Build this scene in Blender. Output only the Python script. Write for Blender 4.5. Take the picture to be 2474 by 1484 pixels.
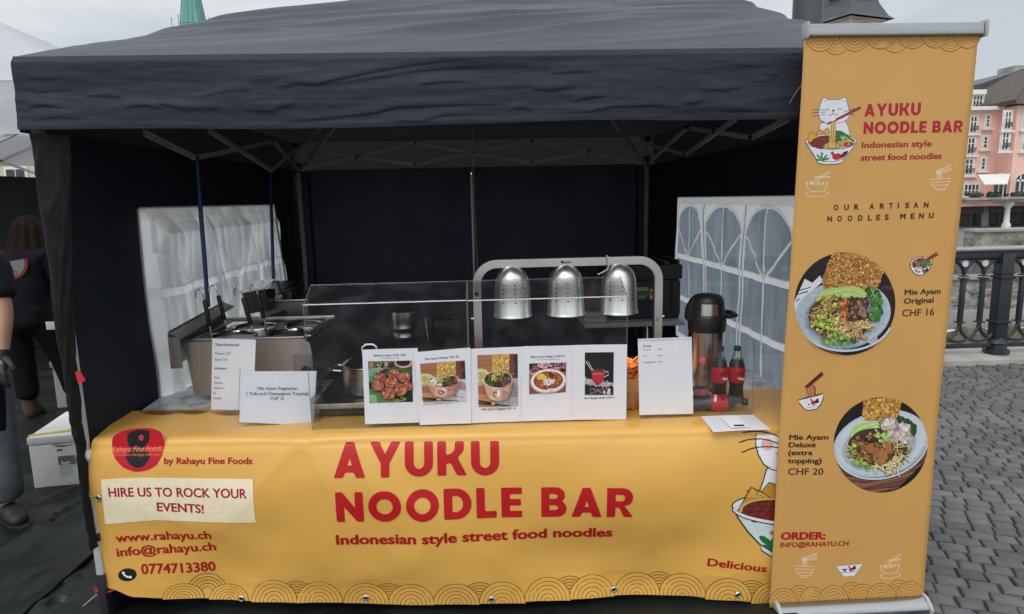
import bpy, bmesh, math, random
from mathutils import Vector as V, Matrix, noise
from mathutils.geometry import tessellate_polygon
R = math.radians; PI = math.pi
random.seed(7)
for o in list(bpy.data.objects): bpy.data.objects.remove(o)
SC = bpy.context.scene
COL = SC.collection

# ---------------------------------------------------------------- camera
F, CW, CH = 1591.0, 2474.0, 1484.0           # focal length in units of a 2474 x 1484 frame
PITCH, YAW, ROLL, EYE = R(9.3), R(2.55), R(1.25), 1.63
fw = V((math.sin(YAW)*math.cos(PITCH), math.cos(YAW)*math.cos(PITCH), -math.sin(PITCH)))
rt0 = V((math.cos(YAW), -math.sin(YAW), 0)); up0 = rt0.cross(fw)
rt = rt0*math.cos(ROLL) - up0*math.sin(ROLL); up = rt0*math.sin(ROLL) + up0*math.cos(ROLL)
cam = bpy.data.cameras.new('camera'); camo = bpy.data.objects.new('camera', cam); COL.objects.link(camo)
cam.sensor_fit = 'HORIZONTAL'; cam.sensor_width = 36; cam.lens = 36*F/CW
cam.clip_start = 0.05; cam.clip_end = 3000
m = Matrix((rt, up, -fw)).transposed().to_4x4(); m.translation = V((0, 0, EYE)); camo.matrix_world = m
SC.camera = camo
EYEP = V((0, 0, EYE))
def ray(x, y): return fw + rt*((x-CW/2)/F) - up*((y-CH/2)/F)
def onY(x, y, Y): d = ray(x, y); return EYEP + d*(Y/d.y)
def onX(x, y, X): d = ray(x, y); return EYEP + d*(X/d.x)
def onZ(x, y, Z): d = ray(x, y); return EYEP + d*((Z-EYE)/d.z)
def onP(x, y, O, n): d = ray(x, y); return EYEP + d*((O-EYEP).dot(n)/d.dot(n))

# ---------------------------------------------------------------- sky, sun, exposure
SUN_EL, SUN_AZ = R(52), R(205)               # azimuth clockwise from +Y: behind the camera, slightly to the left
w = bpy.data.worlds.new('World'); SC.world = w; w.use_nodes = True
nt = w.node_tree; N = nt.nodes; L = nt.links; N.clear()
def nd(nt, t, **k):
    n = nt.nodes.new(t)
    for a, b in k.items(): setattr(n, a, b)
    return n
out = nd(nt, 'ShaderNodeOutputWorld'); bg = nd(nt, 'ShaderNodeBackground'); bg.inputs['Strength'].default_value = 0.1
sky = nd(nt, 'ShaderNodeTexSky', sky_type='NISHITA', sun_disc=False)
sky.sun_elevation = SUN_EL; sky.sun_rotation = SUN_AZ; sky.air_density = 1.0; sky.dust_density = 2.0
tc = nd(nt, 'ShaderNodeTexCoord'); sep = nd(nt, 'ShaderNodeSeparateXYZ'); L.new(tc.outputs['Generated'], sep.inputs[0])
# overcast: brighter towards the zenith and towards the hidden sun behind the camera
mp = nd(nt, 'ShaderNodeMapping'); mp.inputs['Scale'].default_value = (2.2, 2.2, 7.0); L.new(tc.outputs['Generated'], mp.inputs[0])
nz = nd(nt, 'ShaderNodeTexNoise'); nz.inputs['Scale'].default_value = 1.1; nz.inputs['Detail'].default_value = 7; nz.inputs['Roughness'].default_value = .52
L.new(mp.outputs[0], nz.inputs['Vector'])
rmp = nd(nt, 'ShaderNodeValToRGB'); e = rmp.color_ramp.elements
e[0].position = .36; e[0].color = (5.9, 6.4, 6.9, 1); e[1].position = .60; e[1].color = (8.6, 8.9, 8.95, 1)
L.new(nz.outputs['Fac'], rmp.inputs[0])
mz = nd(nt, 'ShaderNodeMapRange'); mz.inputs['From Min'].default_value = .3; mz.inputs['From Max'].default_value = 1; mz.inputs['To Min'].default_value = 1; mz.inputs['To Max'].default_value = 1.75
L.new(sep.outputs['Z'], mz.inputs['Value'])
my = nd(nt, 'ShaderNodeMapRange'); my.inputs['From Min'].default_value = .35; my.inputs['From Max'].default_value = -.9; my.inputs['To Min'].default_value = 1; my.inputs['To Max'].default_value = 1.45
L.new(sep.outputs['Y'], my.inputs['Value'])
mu = nd(nt, 'ShaderNodeMath', operation='MULTIPLY'); L.new(mz.outputs[0], mu.inputs[0]); L.new(my.outputs[0], mu.inputs[1])
vm = nd(nt, 'ShaderNodeVectorMath', operation='SCALE'); L.new(rmp.outputs[0], vm.inputs[0]); L.new(mu.outputs[0], vm.inputs['Scale'])
mx = nd(nt, 'ShaderNodeMix', data_type='RGBA'); mx.inputs[0].default_value = .93
L.new(sky.outputs[0], mx.inputs[6]); L.new(vm.outputs[0], mx.inputs[7])
L.new(mx.outputs[2], bg.inputs['Color']); L.new(bg.outputs[0], out.inputs[0])
sl = bpy.data.lights.new('sun', 'SUN'); sl.energy = .9; sl.angle = R(25); sl.color = (1, .975, .94)
so = bpy.data.objects.new('sun', sl); COL.objects.link(so)
so.rotation_euler = (V((math.sin(SUN_AZ)*math.cos(SUN_EL), math.cos(SUN_AZ)*math.cos(SUN_EL), math.sin(SUN_EL)))).to_track_quat('Z', 'Y').to_euler()
so.location = (-3, -6, 9)
SC.view_settings.view_transform = 'Standard'; SC.view_settings.look = 'None'
SC.view_settings.exposure = 0.0; SC.view_settings.gamma = 1
SC.render.resolution_x = 1024; SC.render.resolution_y = 614

# ---------------------------------------------------------------- materials
def lin(h):                                   # '#rrggbb' -> linear rgb
    c = [int(h[i:i+2], 16)/255 for i in (1, 3, 5)]
    return tuple((x/12.92 if x <= .04045 else ((x+.055)/1.055)**2.4) for x in c)
MATS = {}
def mat(name, col, rough=.5, metal=0, var=.12, scale=8, bump=0, bscale=40, coat=0, stretch=(1, 1, 1), trans=0, alpha=1, sheen=0, rvar=.08, spec=None, detail=5, tint=None, bdist=.01):
    """procedural material: object-space noise varies colour and roughness, a second noise makes the bump"""
    if name in MATS: return MATS[name]
    m = bpy.data.materials.new(name); m.use_nodes = True; t = m.node_tree; b = t.nodes['Principled BSDF']; o = t.nodes['Material Output']
    if isinstance(col, str): col = lin(col)
    tc = nd(t, 'ShaderNodeTexCoord'); mp = nd(t, 'ShaderNodeMapping'); mp.inputs['Scale'].default_value = stretch
    t.links.new(tc.outputs['Object'], mp.inputs[0])
    n = nd(t, 'ShaderNodeTexNoise'); n.inputs['Scale'].default_value = scale; n.inputs['Detail'].default_value = detail
    t.links.new(mp.outputs[0], n.inputs['Vector'])
    r = nd(t, 'ShaderNodeValToRGB'); e = r.color_ramp.elements
    e[0].position = .3; e[1].position = .7
    c2 = tint or col
    e[0].color = tuple(max(0, x*(1-var)) for x in col)+(1,); e[1].color = tuple(min(1, x*(1+var)) for x in c2)+(1,)
    t.links.new(n.outputs['Fac'], r.inputs[0]); t.links.new(r.outputs[0], b.inputs['Base Color'])
    mr = nd(t, 'ShaderNodeMapRange'); mr.inputs['To Min'].default_value = max(.02, rough-rvar); mr.inputs['To Max'].default_value = min(1, rough+rvar)
    t.links.new(n.outputs['Fac'], mr.inputs[0]); t.links.new(mr.outputs[0], b.inputs['Roughness'])
    b.inputs['Metallic'].default_value = metal; b.inputs['Coat Weight'].default_value = coat
    b.inputs['Transmission Weight'].default_value = trans; b.inputs['Alpha'].default_value = alpha
    b.inputs['Sheen Weight'].default_value = sheen
    if spec is not None: b.inputs['Specular IOR Level'].default_value = spec
    if bump:
        n2 = nd(t, 'ShaderNodeTexNoise'); n2.inputs['Scale'].default_value = bscale; n2.inputs['Detail'].default_value = 4
        t.links.new(mp.outputs[0], n2.inputs['Vector'])
        bm = nd(t, 'ShaderNodeBump'); bm.inputs['Strength'].default_value = bump; bm.inputs['Distance'].default_value = bdist
        t.links.new(n2.outputs['Fac'], bm.inputs['Height']); t.links.new(bm.outputs[0], b.inputs['Normal'])
    MATS[name] = m
    return m
def add_translucent(m, col, fac):
    t = m.node_tree; b = t.nodes['Principled BSDF']; o = t.nodes['Material Output']
    tr = nd(t, 'ShaderNodeBsdfTranslucent'); tr.inputs[0].default_value = tuple(col)+(1,)
    mx = nd(t, 'ShaderNodeMixShader'); mx.inputs[0].default_value = fac
    t.links.new(b.outputs[0], mx.inputs[1]); t.links.new(tr.outputs[0], mx.inputs[2]); t.links.new(mx.outputs[0], o.inputs[0])
    return m
def clear_plastic(name, tint=(.985, .99, .992), gloss=.12, haze=.03):
    """thin sheet of acrylic: mostly see-through, fresnel reflection, a little dust"""
    if name in MATS: return MATS[name]
    m = bpy.data.materials.new(name); m.use_nodes = True; t = m.node_tree; t.nodes.clear()
    o = nd(t, 'ShaderNodeOutputMaterial'); tr = nd(t, 'ShaderNodeBsdfTransparent'); tr.inputs[0].default_value = tint+(1,)
    gl = nd(t, 'ShaderNodeBsdfGlossy'); gl.inputs['Roughness'].default_value = .02
    lw = nd(t, 'ShaderNodeFresnel'); lw.inputs['IOR'].default_value = 1.3
    fk = nd(t, 'ShaderNodeMath', operation='MULTIPLY'); fk.inputs[1].default_value = .55; t.links.new(lw.outputs[0], fk.inputs[0])
    m1 = nd(t, 'ShaderNodeMixShader'); t.links.new(fk.outputs[0], m1.inputs[0]); t.links.new(tr.outputs[0], m1.inputs[1]); t.links.new(gl.outputs[0], m1.inputs[2])
    df = nd(t, 'ShaderNodeBsdfDiffuse'); df.inputs[0].default_value = (.8, .82, .85, 1)
    tc = nd(t, 'ShaderNodeTexCoord'); n = nd(t, 'ShaderNodeTexNoise'); n.inputs['Scale'].default_value = 9; n.inputs['Detail'].default_value = 8
    t.links.new(tc.outputs['Object'], n.inputs['Vector'])
    mr = nd(t, 'ShaderNodeMapRange'); mr.inputs['From Min'].default_value = .45; mr.inputs['From Max'].default_value = .8; mr.inputs['To Min'].default_value = haze*.4; mr.inputs['To Max'].default_value = haze*2.2
    t.links.new(n.outputs['Fac'], mr.inputs[0])
    m2 = nd(t, 'ShaderNodeMixShader'); t.links.new(mr.outputs[0], m2.inputs[0]); t.links.new(m1.outputs[0], m2.inputs[1]); t.links.new(df.outputs[0], m2.inputs[2])
    t.links.new(m2.outputs[0], o.inputs[0])
    MATS[name] = m
    return m
def ink_mat():
    if 'printed_ink' in MATS: return MATS['printed_ink']
    m = bpy.data.materials.new('printed_ink'); m.use_nodes = True; t = m.node_tree; b = t.nodes['Principled BSDF']
    a = nd(t, 'ShaderNodeVertexColor'); a.layer_name = 'ink'
    tc = nd(t, 'ShaderNodeTexCoord'); n = nd(t, 'ShaderNodeTexNoise'); n.inputs['Scale'].default_value = 60; n.inputs['Detail'].default_value = 3
    t.links.new(tc.outputs['Object'], n.inputs['Vector'])
    mr = nd(t, 'ShaderNodeMapRange'); mr.inputs['To Min'].default_value = .86; mr.inputs['To Max'].default_value = 1.12
    t.links.new(n.outputs['Fac'], mr.inputs[0])
    s = nd(t, 'ShaderNodeVectorMath', operation='SCALE'); t.links.new(a.outputs['Color'], s.inputs[0]); t.links.new(mr.outputs[0], s.inputs['Scale'])
    t.links.new(s.outputs[0], b.inputs['Base Color']); b.inputs['Roughness'].default_value = .5; b.inputs['Specular IOR Level'].default_value = .35
    MATS['printed_ink'] = m
    return m

# ---------------------------------------------------------------- object helpers
def tag(o, label=None, cat=None, group=None, kind=None):
    if label: o['label'] = label
    if cat: o['category'] = cat
    if group: o['group'] = group
    if kind: o['kind'] = kind
    return o
def thing(name, loc, label, cat, group=None):
    o = bpy.data.objects.new(name, None); o.empty_display_size = .05; o.location = V(loc); COL.objects.link(o)
    return tag(o, label, cat, group)
def worldloc(o):
    p = V((0, 0, 0))
    while o: p = p + o.location; o = o.parent
    return p
def copy_tree(o, parent=None):
    c = o.copy(); COL.objects.link(c); c.parent = parent
    for ch in o.children: copy_tree(ch, c)
    return c
class MB:
    """collects shapes, given in world coordinates, into one mesh object"""
    def __init__(s): s.bm = bmesh.new()
    def quad(s, *p):
        return s.bm.faces.new([s.bm.verts.new(V(q)) for q in p])
    def poly(s, pts): return s.quad(*pts)
    def box(s, a, b, bev=0, M=None):
        a, b = V(a), V(b); t = bmesh.new()
        bmesh.ops.create_cube(t, size=1)
        for v in t.verts: v.co = V(((a.x+b.x)/2+v.co.x*(b.x-a.x), (a.y+b.y)/2+v.co.y*(b.y-a.y), (a.z+b.z)/2+v.co.z*(b.z-a.z)))
        if bev: bmesh.ops.bevel(t, geom=t.edges[:], offset=bev, segments=2, affect='EDGES', profile=.6)
        if M is not None: bmesh.ops.transform(t, matrix=M, verts=t.verts)
        s.merge(t); return s
    def merge(s, t):
        me = bpy.data.meshes.new('tmp'); t.to_mesh(me); t.free(); s.bm.from_mesh(me); bpy.data.meshes.remove(me); return s
    def bar(s, p, q, wx, wy, upv=(0, 0, 1), bev=0):
        """rectangular bar from p to q"""
        p, q = V(p), V(q); d = q-p; l = d.length; d.normalize(); u = V(upv)
        if abs(d.dot(u)) > .98: u = V((1, 0, 0))
        a = d.cross(u).normalized(); b = a.cross(d)
        M = Matrix((a, b, d)).transposed().to_4x4(); M.translation = (p+q)/2
        return s.box((-wx/2, -wy/2, -l/2), (wx/2, wy/2, l/2), bev, M)
    def tube(s, pts, r, n=10, cap=True, closed=False):
        pts = [V(p) for p in pts]; k = len(pts); rs = r if isinstance(r, (list, tuple)) else [r]*k
        rings = []; prev = None
        for i, p in enumerate(pts):
            if closed: d = pts[(i+1) % k]-pts[i-1]
            else: d = pts[min(i+1, k-1)]-pts[max(i-1, 0)]
            d.normalize()
            if prev is None:
                u = V((0, 0, 1)) if abs(d.z) < .9 else V((1, 0, 0)); a = d.cross(u).normalized()
            else: a = (prev-d*prev.dot(d)).normalized()
            prev = a; b = d.cross(a)
            rings.append([s.bm.verts.new(p+(a*math.cos(2*PI*j/n)+b*math.sin(2*PI*j/n))*rs[i]) for j in range(n)])
        for i in range(k if closed else k-1):
            A, B = rings[i], rings[(i+1) % k]
            for j in range(n): s.bm.faces.new((A[j], A[(j+1) % n], B[(j+1) % n], B[j]))
        if cap and not closed:
            s.bm.faces.new(rings[0][::-1]); s.bm.faces.new(rings[-1])
        return s
    def lathe(s, prof, c=(0, 0, 0), n=32, M=None, sx=1, sy=1):
        """prof: list of (radius, height); radius 0 closes the end"""
        c = V(c); rings = []
        for r, z in prof:
            if r < 1e-6: rings.append([V((0, 0, z))])
            else: rings.append([V((r*sx*math.cos(2*PI*j/n), r*sy*math.sin(2*PI*j/n), z)) for j in range(n)])
        vr = [[s.bm.verts.new((M @ p if M is not None else p)+c) for p in q] for q in rings]
        for A, B in zip(vr, vr[1:]):
            if len(A) == 1 and len(B) == 1: continue
            for j in range(n):
                if len(A) == 1: s.bm.faces.new((A[0], B[(j+1) % n], B[j]))
                elif len(B) == 1: s.bm.faces.new((A[j], A[(j+1) % n], B[0]))
                else: s.bm.faces.new((A[j], A[(j+1) % n], B[(j+1) % n], B[j]))
        return s
    def grid(s, f, nu, nv, close=False):
        vs = [[s.bm.verts.new(V(f(i/nu, j/nv))) for j in range(nv+1)] for i in range(nu+1)]
        for i in range(nu):
            for j in range(nv): s.bm.faces.new((vs[i][j], vs[i+1][j], vs[i+1][j+1], vs[i][j+1]))
        return s
    def slab(s, f, nu, nv, th):
        """grid with thickness: f(u,v) and the same pushed along its normal"""
        vs = [[V(f(i/nu, j/nv)) for j in range(nv+1)] for i in range(nu+1)]
        def nr(i, j):
            a = vs[min(i+1, nu)][j]-vs[max(i-1, 0)][j]; b = vs[i][min(j+1, nv)]-vs[i][max(j-1, 0)]
            return a.cross(b).normalized()
        top = [[s.bm.verts.new(vs[i][j]) for j in range(nv+1)] for i in range(nu+1)]
        bot = [[s.bm.verts.new(vs[i][j]-nr(i, j)*th) for j in range(nv+1)] for i in range(nu+1)]
        for i in range(nu):
            for j in range(nv):
                s.bm.faces.new((top[i][j], top[i+1][j], top[i+1][j+1], top[i][j+1]))
                s.bm.faces.new((bot[i][j+1], bot[i+1][j+1], bot[i+1][j], bot[i][j]))
        for i in range(nu):
            s.bm.faces.new((top[i+1][0], top[i][0], bot[i][0], bot[i+1][0])); s.bm.faces.new((top[i][nv], top[i+1][nv], bot[i+1][nv], bot[i][nv]))
        for j in range(nv):
            s.bm.faces.new((top[0][j], top[0][j+1], bot[0][j+1], bot[0][j])); s.bm.faces.new((top[nu][j+1], top[nu][j], bot[nu][j], bot[nu][j+1]))
        return s
    def prism(s, pts, d):
        """closed polygon of 3-D points extruded by vector d"""
        pts = [V(p) for p in pts]; d = V(d); a = [s.bm.verts.new(p) for p in pts]; b = [s.bm.verts.new(p+d) for p in pts]; n = len(pts)
        s.bm.faces.new(a[::-1]); s.bm.faces.new(b)
        for i in range(n): s.bm.faces.new((a[i], a[(i+1) % n], b[(i+1) % n], b[i]))
        return s
    def obj(s, name, m, parent=None, smooth=True, angle=40, fix=True):
        if fix: bmesh.ops.recalc_face_normals(s.bm, faces=s.bm.faces[:])
        if parent is not None:
            o = worldloc(parent)
            for v in s.bm.verts: v.co -= o
        me = bpy.data.meshes.new(name); s.bm.to_mesh(me); s.bm.free()
        ob = bpy.data.objects.new(name, me); COL.objects.link(ob); ob.parent = parent
        me.materials.append(m)
        if smooth:
            for p in me.polygons: p.use_smooth = True
            try: me.set_sharp_from_angle(angle=R(angle))
            except Exception: pass
        return ob
def arc(c, r, a0, a1, n, ax=(1, 0, 0), ay=(0, 0, 1)):
    c, ax, ay = V(c), V(ax), V(ay)
    return [c+ax*(r*math.cos(R(a0+(a1-a0)*i/n)))+ay*(r*math.sin(R(a0+(a1-a0)*i/n))) for i in range(n+1)]
def fold(x, y, seed=0.0):                      # sharp creases: ridged noise, 0..1
    n = noise.noise(V((x, y, seed))); return max(0, 1.03-math.sqrt(n*n+.0035))**4
def nz3(x, y, z=0): return noise.noise(V((x, y, z)))

# ---------------------------------------------------------------- printing: flat ink shapes on a sheet
class Sheet:
    """a surface things are printed on; uv are metres across and up"""
    def __init__(s, O, ex, ey, cell=0, warp=None):
        s.O, s.ex, s.ey = V(O), V(ex).normalized(), V(ey).normalized(); s.n = s.ex.cross(s.ey).normalized(); s.cell = cell; s.warp = warp
    def uv(s, x, y):
        p = onP(x, y, s.O, s.n)-s.O
        a, b = p.dot(s.ex), p.dot(s.ey); k = s.ex.dot(s.ey); d = 1-k*k
        return ((a-k*b)/d, (b-k*a)/d)
    def at(s, u, v, h=0):
        if s.warp: return s.warp(u, v, h)
        return s.O+s.ex*u+s.ey*v+s.n*h
def hexc(c): return lin(c) if isinstance(c, str) else c
def rounded(pts, r, n=3):
    o = []; k = len(pts)
    for i in range(k):
        p0, p1, p2 = V(pts[i-1]), V(pts[i]), V(pts[(i+1) % k]); a = p0-p1; b = p2-p1
        q = min(r, a.length*.45, b.length*.45); A = p1+a.normalized()*q; B = p1+b.normalized()*q
        for j in range(n+1):
            t = j/n; o.append(A*(1-t)**2+p1*(2*t*(1-t))+B*t*t)
    return o
def clip_convex(sub, clip):
    """Sutherland-Hodgman, clip polygon counter-clockwise"""
    o = sub
    for i in range(len(clip)):
        a, b = clip[i-1], clip[i]; inp = o; o = []
        if not inp: return []
        ins = lambda p: (b[0]-a[0])*(p[1]-a[1])-(b[1]-a[1])*(p[0]-a[0]) >= 0
        for j in range(len(inp)):
            p, q = inp[j-1], inp[j]; ip, iq = ins(p), ins(q)
            if ip != iq:
                dx, dy = q[0]-p[0], q[1]-p[1]; den = (b[0]-a[0])*dy-(b[1]-a[1])*dx
                t = ((b[1]-a[1])*(p[0]-a[0])-(b[0]-a[0])*(p[1]-a[1]))/den if abs(den) > 1e-14 else 0
                o.append((p[0]+t*dx, p[1]+t*dy))
            if iq: o.append(q)
    return o
class Print:
    """ink shapes given in frame coordinates (px=True) or in uv metres; each shape lies a hair above the last"""
    def __init__(s, sheet, px=True, h0=.0006, dh=.00002): s.S = sheet; s.px = px; s.h = h0; s.dh = dh; s.vs = []; s.fs = []; s.cs = []; s.clip = None; s.T = None
    def c(s, p):
        if s.T: p = s.T(p)
        return s.S.uv(p[0], p[1]) if s.px else (p[0], p[1])
    def tri(s, loops, col):
        loops = [[V((p[0], p[1], 0)) for p in l] for l in loops]
        fl = [p for l in loops for p in l]
        if len(fl) < 3: return
        b = len(s.vs); s.vs += [(p.x, p.y, s.h) for p in fl]
        for t in tessellate_polygon(loops):
            A, B, C_ = [fl[i] for i in t]
            cr = (B.x-A.x)*(C_.y-A.y)-(B.y-A.y)*(C_.x-A.x)
            if abs(cr) < 1e-12: continue
            s.fs.append([b+i for i in (t if cr > 0 else t[::-1])]); s.cs.append(col)
    def poly(s, pts, col, holes=(), r=0):
        P = [s.c(p) for p in (rounded([V((p[0], p[1])) for p in pts], r) if r else pts)]
        if s.clip: P = clip_convex(P, s.clip)
        if len(P) >= 3: s.tri([P]+[[s.c(p) for p in h] for h in holes], hexc(col))
        s.h += s.dh; return s
    def ell(s, cx, cy, rx, ry, col, n=28, rot=0, a0=0, a1=360, hole=0, wob=0, seed=0):
        def ring(k):
            o = []
            for i in range(n+(0 if a1-a0 >= 360 else 1)):
                a = R(a0+(a1-a0)*i/n); q = k*(1+wob*nz3(math.cos(a)*1.7+seed, math.sin(a)*1.7, seed*3.1)); x, y = math.cos(a)*rx*q, math.sin(a)*ry*q
                o.append((cx+x*math.cos(R(rot))-y*math.sin(R(rot)), cy+x*math.sin(R(rot))+y*math.cos(R(rot))))
            return o
        return s.poly(ring(1), col, [ring(hole)] if hole else ())
    def line(s, pts, wd, col, closed=False, taper=False):
        pts = [V((p[0], p[1])) for p in pts]; k = len(pts); Lf, Rt = [], []
        for i, p in enumerate(pts):
            d = (pts[(i+1) % k]-pts[i-1]) if closed else (pts[min(i+1, k-1)]-pts[max(i-1, 0)])
            if d.length < 1e-9: d = V((1, 0))
            d.normalize(); nn = V((-d.y, d.x))*wd/2*((1-.85*abs(2*i/(k-1)-1)**2) if taper and k > 1 else 1)
            Lf.append(p+nn); Rt.append(p-nn)
        rng = range(k) if closed else range(k-1)
        col = hexc(col)
        for i in rng:
            j = (i+1) % k; q = [s.c(t) for t in (Lf[i], Lf[j], Rt[j], Rt[i])]
            if s.clip:
                q = clip_convex(q, s.clip)
                if len(q) < 3: continue
            s.tri([q], col)
        s.h += s.dh; return s
    def arcs(s, cx, cy, rx, ry, a0, a1, wd, col, n=14): return s.line([(cx+rx*math.cos(R(a0+(a1-a0)*i/n)), cy+ry*math.sin(R(a0+(a1-a0)*i/n))) for i in range(n+1)], wd, col)
    def glyph(s, f2, loops, col):
        """2-D loops through affine f2 into uv"""
        s.tri([[f2(p) for p in l] for l in loops], hexc(col))
    def text(s, txt, p0, p1, cap, col, bold=0.0, spacing=1.0, shear=0, fit=True):
        """baseline from p0 to p1 (frame), capital height cap (frame px, up)"""
        a, b = V(s.c(p0)), V(s.c(p1)); hgt = (V(s.c((p0[0], p0[1]-cap)))-a).length if s.px else cap
        vs, fs, x0, x1, ch = text_mesh(txt, 0, spacing, shear)
        d = (b-a); ln = d.length; d.normalize(); e = V((-d.y, d.x)); sx = ln/(x1-x0); sy = hgt/ch
        col = hexc(col); k = max(0, bold)
        for ox, oy in (((k, 0), (-k, 0), (0, k*.8), (0, -k*.8), (k*.7, k*.6), (-k*.7, k*.6), (k*.7, -k*.6), (-k*.7, -k*.6)) if k else ((0, 0),)):
            bb = len(s.vs); s.vs += [tuple(a+d*((x-x0+ox)*sx)+e*((y+oy)*sy))+(s.h,) for x, y in vs]
            for f in fs: s.fs.append([bb+i for i in f]); s.cs.append(col)
            s.h += .000004
        s.h += s.dh; return s
    def big(s, txt, p0, p1, cap, col, gap=.12):
        a, b = V(s.c(p0)), V(s.c(p1)); hgt = (V(s.c((p0[0], p0[1]-cap)))-a).length
        tot = sum((GL[c][0] if c != ' ' else .3)+gap for c in txt)-gap
        d = b-a; sx = d.length/tot; d.normalize(); e = V((-d.y, d.x)); x = 0
        for c in txt:
            if c == ' ': x += .3+gap; continue
            wd, loops = GL[c]
            s.glyph(lambda p: a+d*((p[0]+x)*sx)+e*(p[1]*hgt), loops, col); x += wd+gap
        s.h += s.dh; return s
    def obj(s, name, parent, label=None):
        S = s.S; bm = bmesh.new(); vs = [bm.verts.new(v) for v in s.vs]; cl = bm.faces.layers.int.new('ci'); pal = []; pi = {}
        for f, c in zip(s.fs, s.cs):
            if len(set(f)) < 3: continue
            try: fc = bm.faces.new([vs[i] for i in f])
            except ValueError: continue
            if c not in pi: pi[c] = len(pal); pal.append(c)
            fc[cl] = pi[c]
        if S.cell:
            for ax in (0, 1):
                lo = min(v.co[ax] for v in bm.verts); hi = max(v.co[ax] for v in bm.verts); k = math.floor(lo/S.cell)+1
                while k*S.cell < hi:
                    no = V((1, 0, 0)) if ax == 0 else V((0, 1, 0))
                    bmesh.ops.bisect_plane(bm, geom=bm.verts[:]+bm.edges[:]+bm.faces[:], dist=1e-7, plane_co=no*(k*S.cell), plane_no=no); k += 1
        o = worldloc(parent)
        idx = [f[cl] for f in bm.faces]
        for v in bm.verts: v.co = S.at(v.co.x, v.co.y, v.co.z)-o
        me = bpy.data.meshes.new(name); bm.to_mesh(me); bm.free()
        a = me.color_attributes.new('ink', 'FLOAT_COLOR', 'CORNER'); buf = []
        for p in me.polygons: buf += (list(pal[idx[p.index]])+[1])*p.loop_total
        a.data.foreach_set('color', buf)
        me.materials.append(ink_mat())
        for p in me.polygons: p.use_smooth = True
        ob = bpy.data.objects.new(name, me); COL.objects.link(ob); ob.parent = parent
        if label: ob['label'] = label
        return ob
TXT = {}
def text_mesh(txt, bold, spacing, shear):
    k = (txt, bold, spacing, shear)
    if k in TXT: return TXT[k]
    def conv(tx):
        c = bpy.data.curves.new('lettering', 'FONT'); c.body = tx; c.size = 1; c.offset = bold; c.space_character = spacing; c.shear = shear; c.resolution_u = 3; c.fill_mode = 'BOTH'
        o = bpy.data.objects.new('lettering', c); COL.objects.link(o); dg = bpy.context.evaluated_depsgraph_get(); dg.update()
        me = bpy.data.meshes.new_from_object(o.evaluated_get(dg))
        vs = [(v.co.x, v.co.y) for v in me.vertices]; fs = []
        for p in me.polygons:
            f = list(p.vertices)
            A = sum(vs[f[i-1]][0]*vs[f[i]][1]-vs[f[i]][0]*vs[f[i-1]][1] for i in range(len(f)))
            fs.append(f if A > 0 else f[::-1])
        bpy.data.meshes.remove(me); bpy.data.objects.remove(o); bpy.data.curves.remove(c); return vs, fs
    vs, fs = conv(txt); hv, _ = conv('H')
    TXT[k] = (vs, fs, min(v[0] for v in vs), max(v[0] for v in vs), max(v[1] for v in hv)-min(v[1] for v in hv))
    return TXT[k]
# heavy rounded display capitals, drawn by hand: width, loops (outer then holes), cap height 1
def _arc(cx, cy, rx, ry, a0, a1, n=10): return [(cx+rx*math.cos(R(a0+(a1-a0)*i/n)), cy+ry*math.sin(R(a0+(a1-a0)*i/n))) for i in range(n+1)]
def _r(p, r=.05): return [(q.x, q.y) for q in rounded([V(a) for a in p], r)]
GL = {
 'A': (.96, [_r([(0, 0), (.35, 1), (.6, 1), (.96, 0), (.68, 0), (.615, .16), (.34, .16), (.28, 0)]), _r([(.41, .36), (.55, .36), (.48, .56)], .03)]),
 'Y': (.94, [_r([(0, 1), (.29, 1), (.47, .66), (.65, 1), (.94, 1), (.6, .4), (.6, 0), (.34, 0), (.34, .4)])]),
 'U': (.86, [_r([(0, 1), (.27, 1)]+_arc(.43, .4, .16, .18, 180, 360)+[(.59, 1), (.86, 1)]+_arc(.43, .4, .43, .41, 360, 180, 16))]),
 'K': (.9, [_r([(0, 0), (0, 1), (.27, 1), (.27, .62), (.4, .64), (.53, .76), (.55, 1), (.82, 1), (.81, .74), (.62, .53), (.9, 0), (.6, 0), (.43, .34), (.37, .38), (.27, .36), (.27, 0)])]),
 'N': (.87, [_r([(0, 0), (0, 1), (.22, 1), (.61, .47), (.61, 1), (.87, 1), (.87, 0), (.66, 0), (.26, .52), (.26, 0)])]),
 'O': (1.04, [_arc(.52, .5, .52, .52, 0, 351, 39), _arc(.52, .5, .26, .26, 0, 345, 23)]),
 'D': (.88, [_r([(0, 0), (0, 1)]+_arc(.4, .5, .48, .5, 90, -90, 18)), [(.27, .24), (.27, .76)]+_arc(.4, .5, .21, .26, 90, -90, 10)]),
 'L': (.64, [_r([(0, 0), (0, 1), (.27, 1), (.27, .23), (.64, .23), (.64, 0)])]),
 'E': (.66, [_r([(0, 0), (0, 1), (.66, 1), (.66, .78), (.27, .78), (.27, .62), (.62, .62), (.62, .4), (.27, .4), (.27, .22), (.66, .22), (.66, 0)], .04)]),
 'B': (.8, [_r([(0, 0), (0, 1)]+_arc(.48, .74, .27, .26, 90, -50, 10)+_arc(.5, .29, .3, .29, 50, -90, 12)), [(.26, .62), (.26, .78)]+_arc(.42, .7, .1, .08, 90, -90, 6), [(.26, .24), (.26, .4)]+_arc(.44, .32, .1, .08, 90, -90, 6)]),
 'R': (.84, [_r([(0, 0), (0, 1)]+_arc(.48, .68, .34, .32, 90, -50, 12)+[(.55, .4), (.84, 0), (.55, 0), (.39, .34), (.27, .34), (.27, 0)], .04), [(.27, .56), (.27, .78)]+_arc(.46, .67, .11, .11, 90, -90, 7)]),
}

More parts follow.
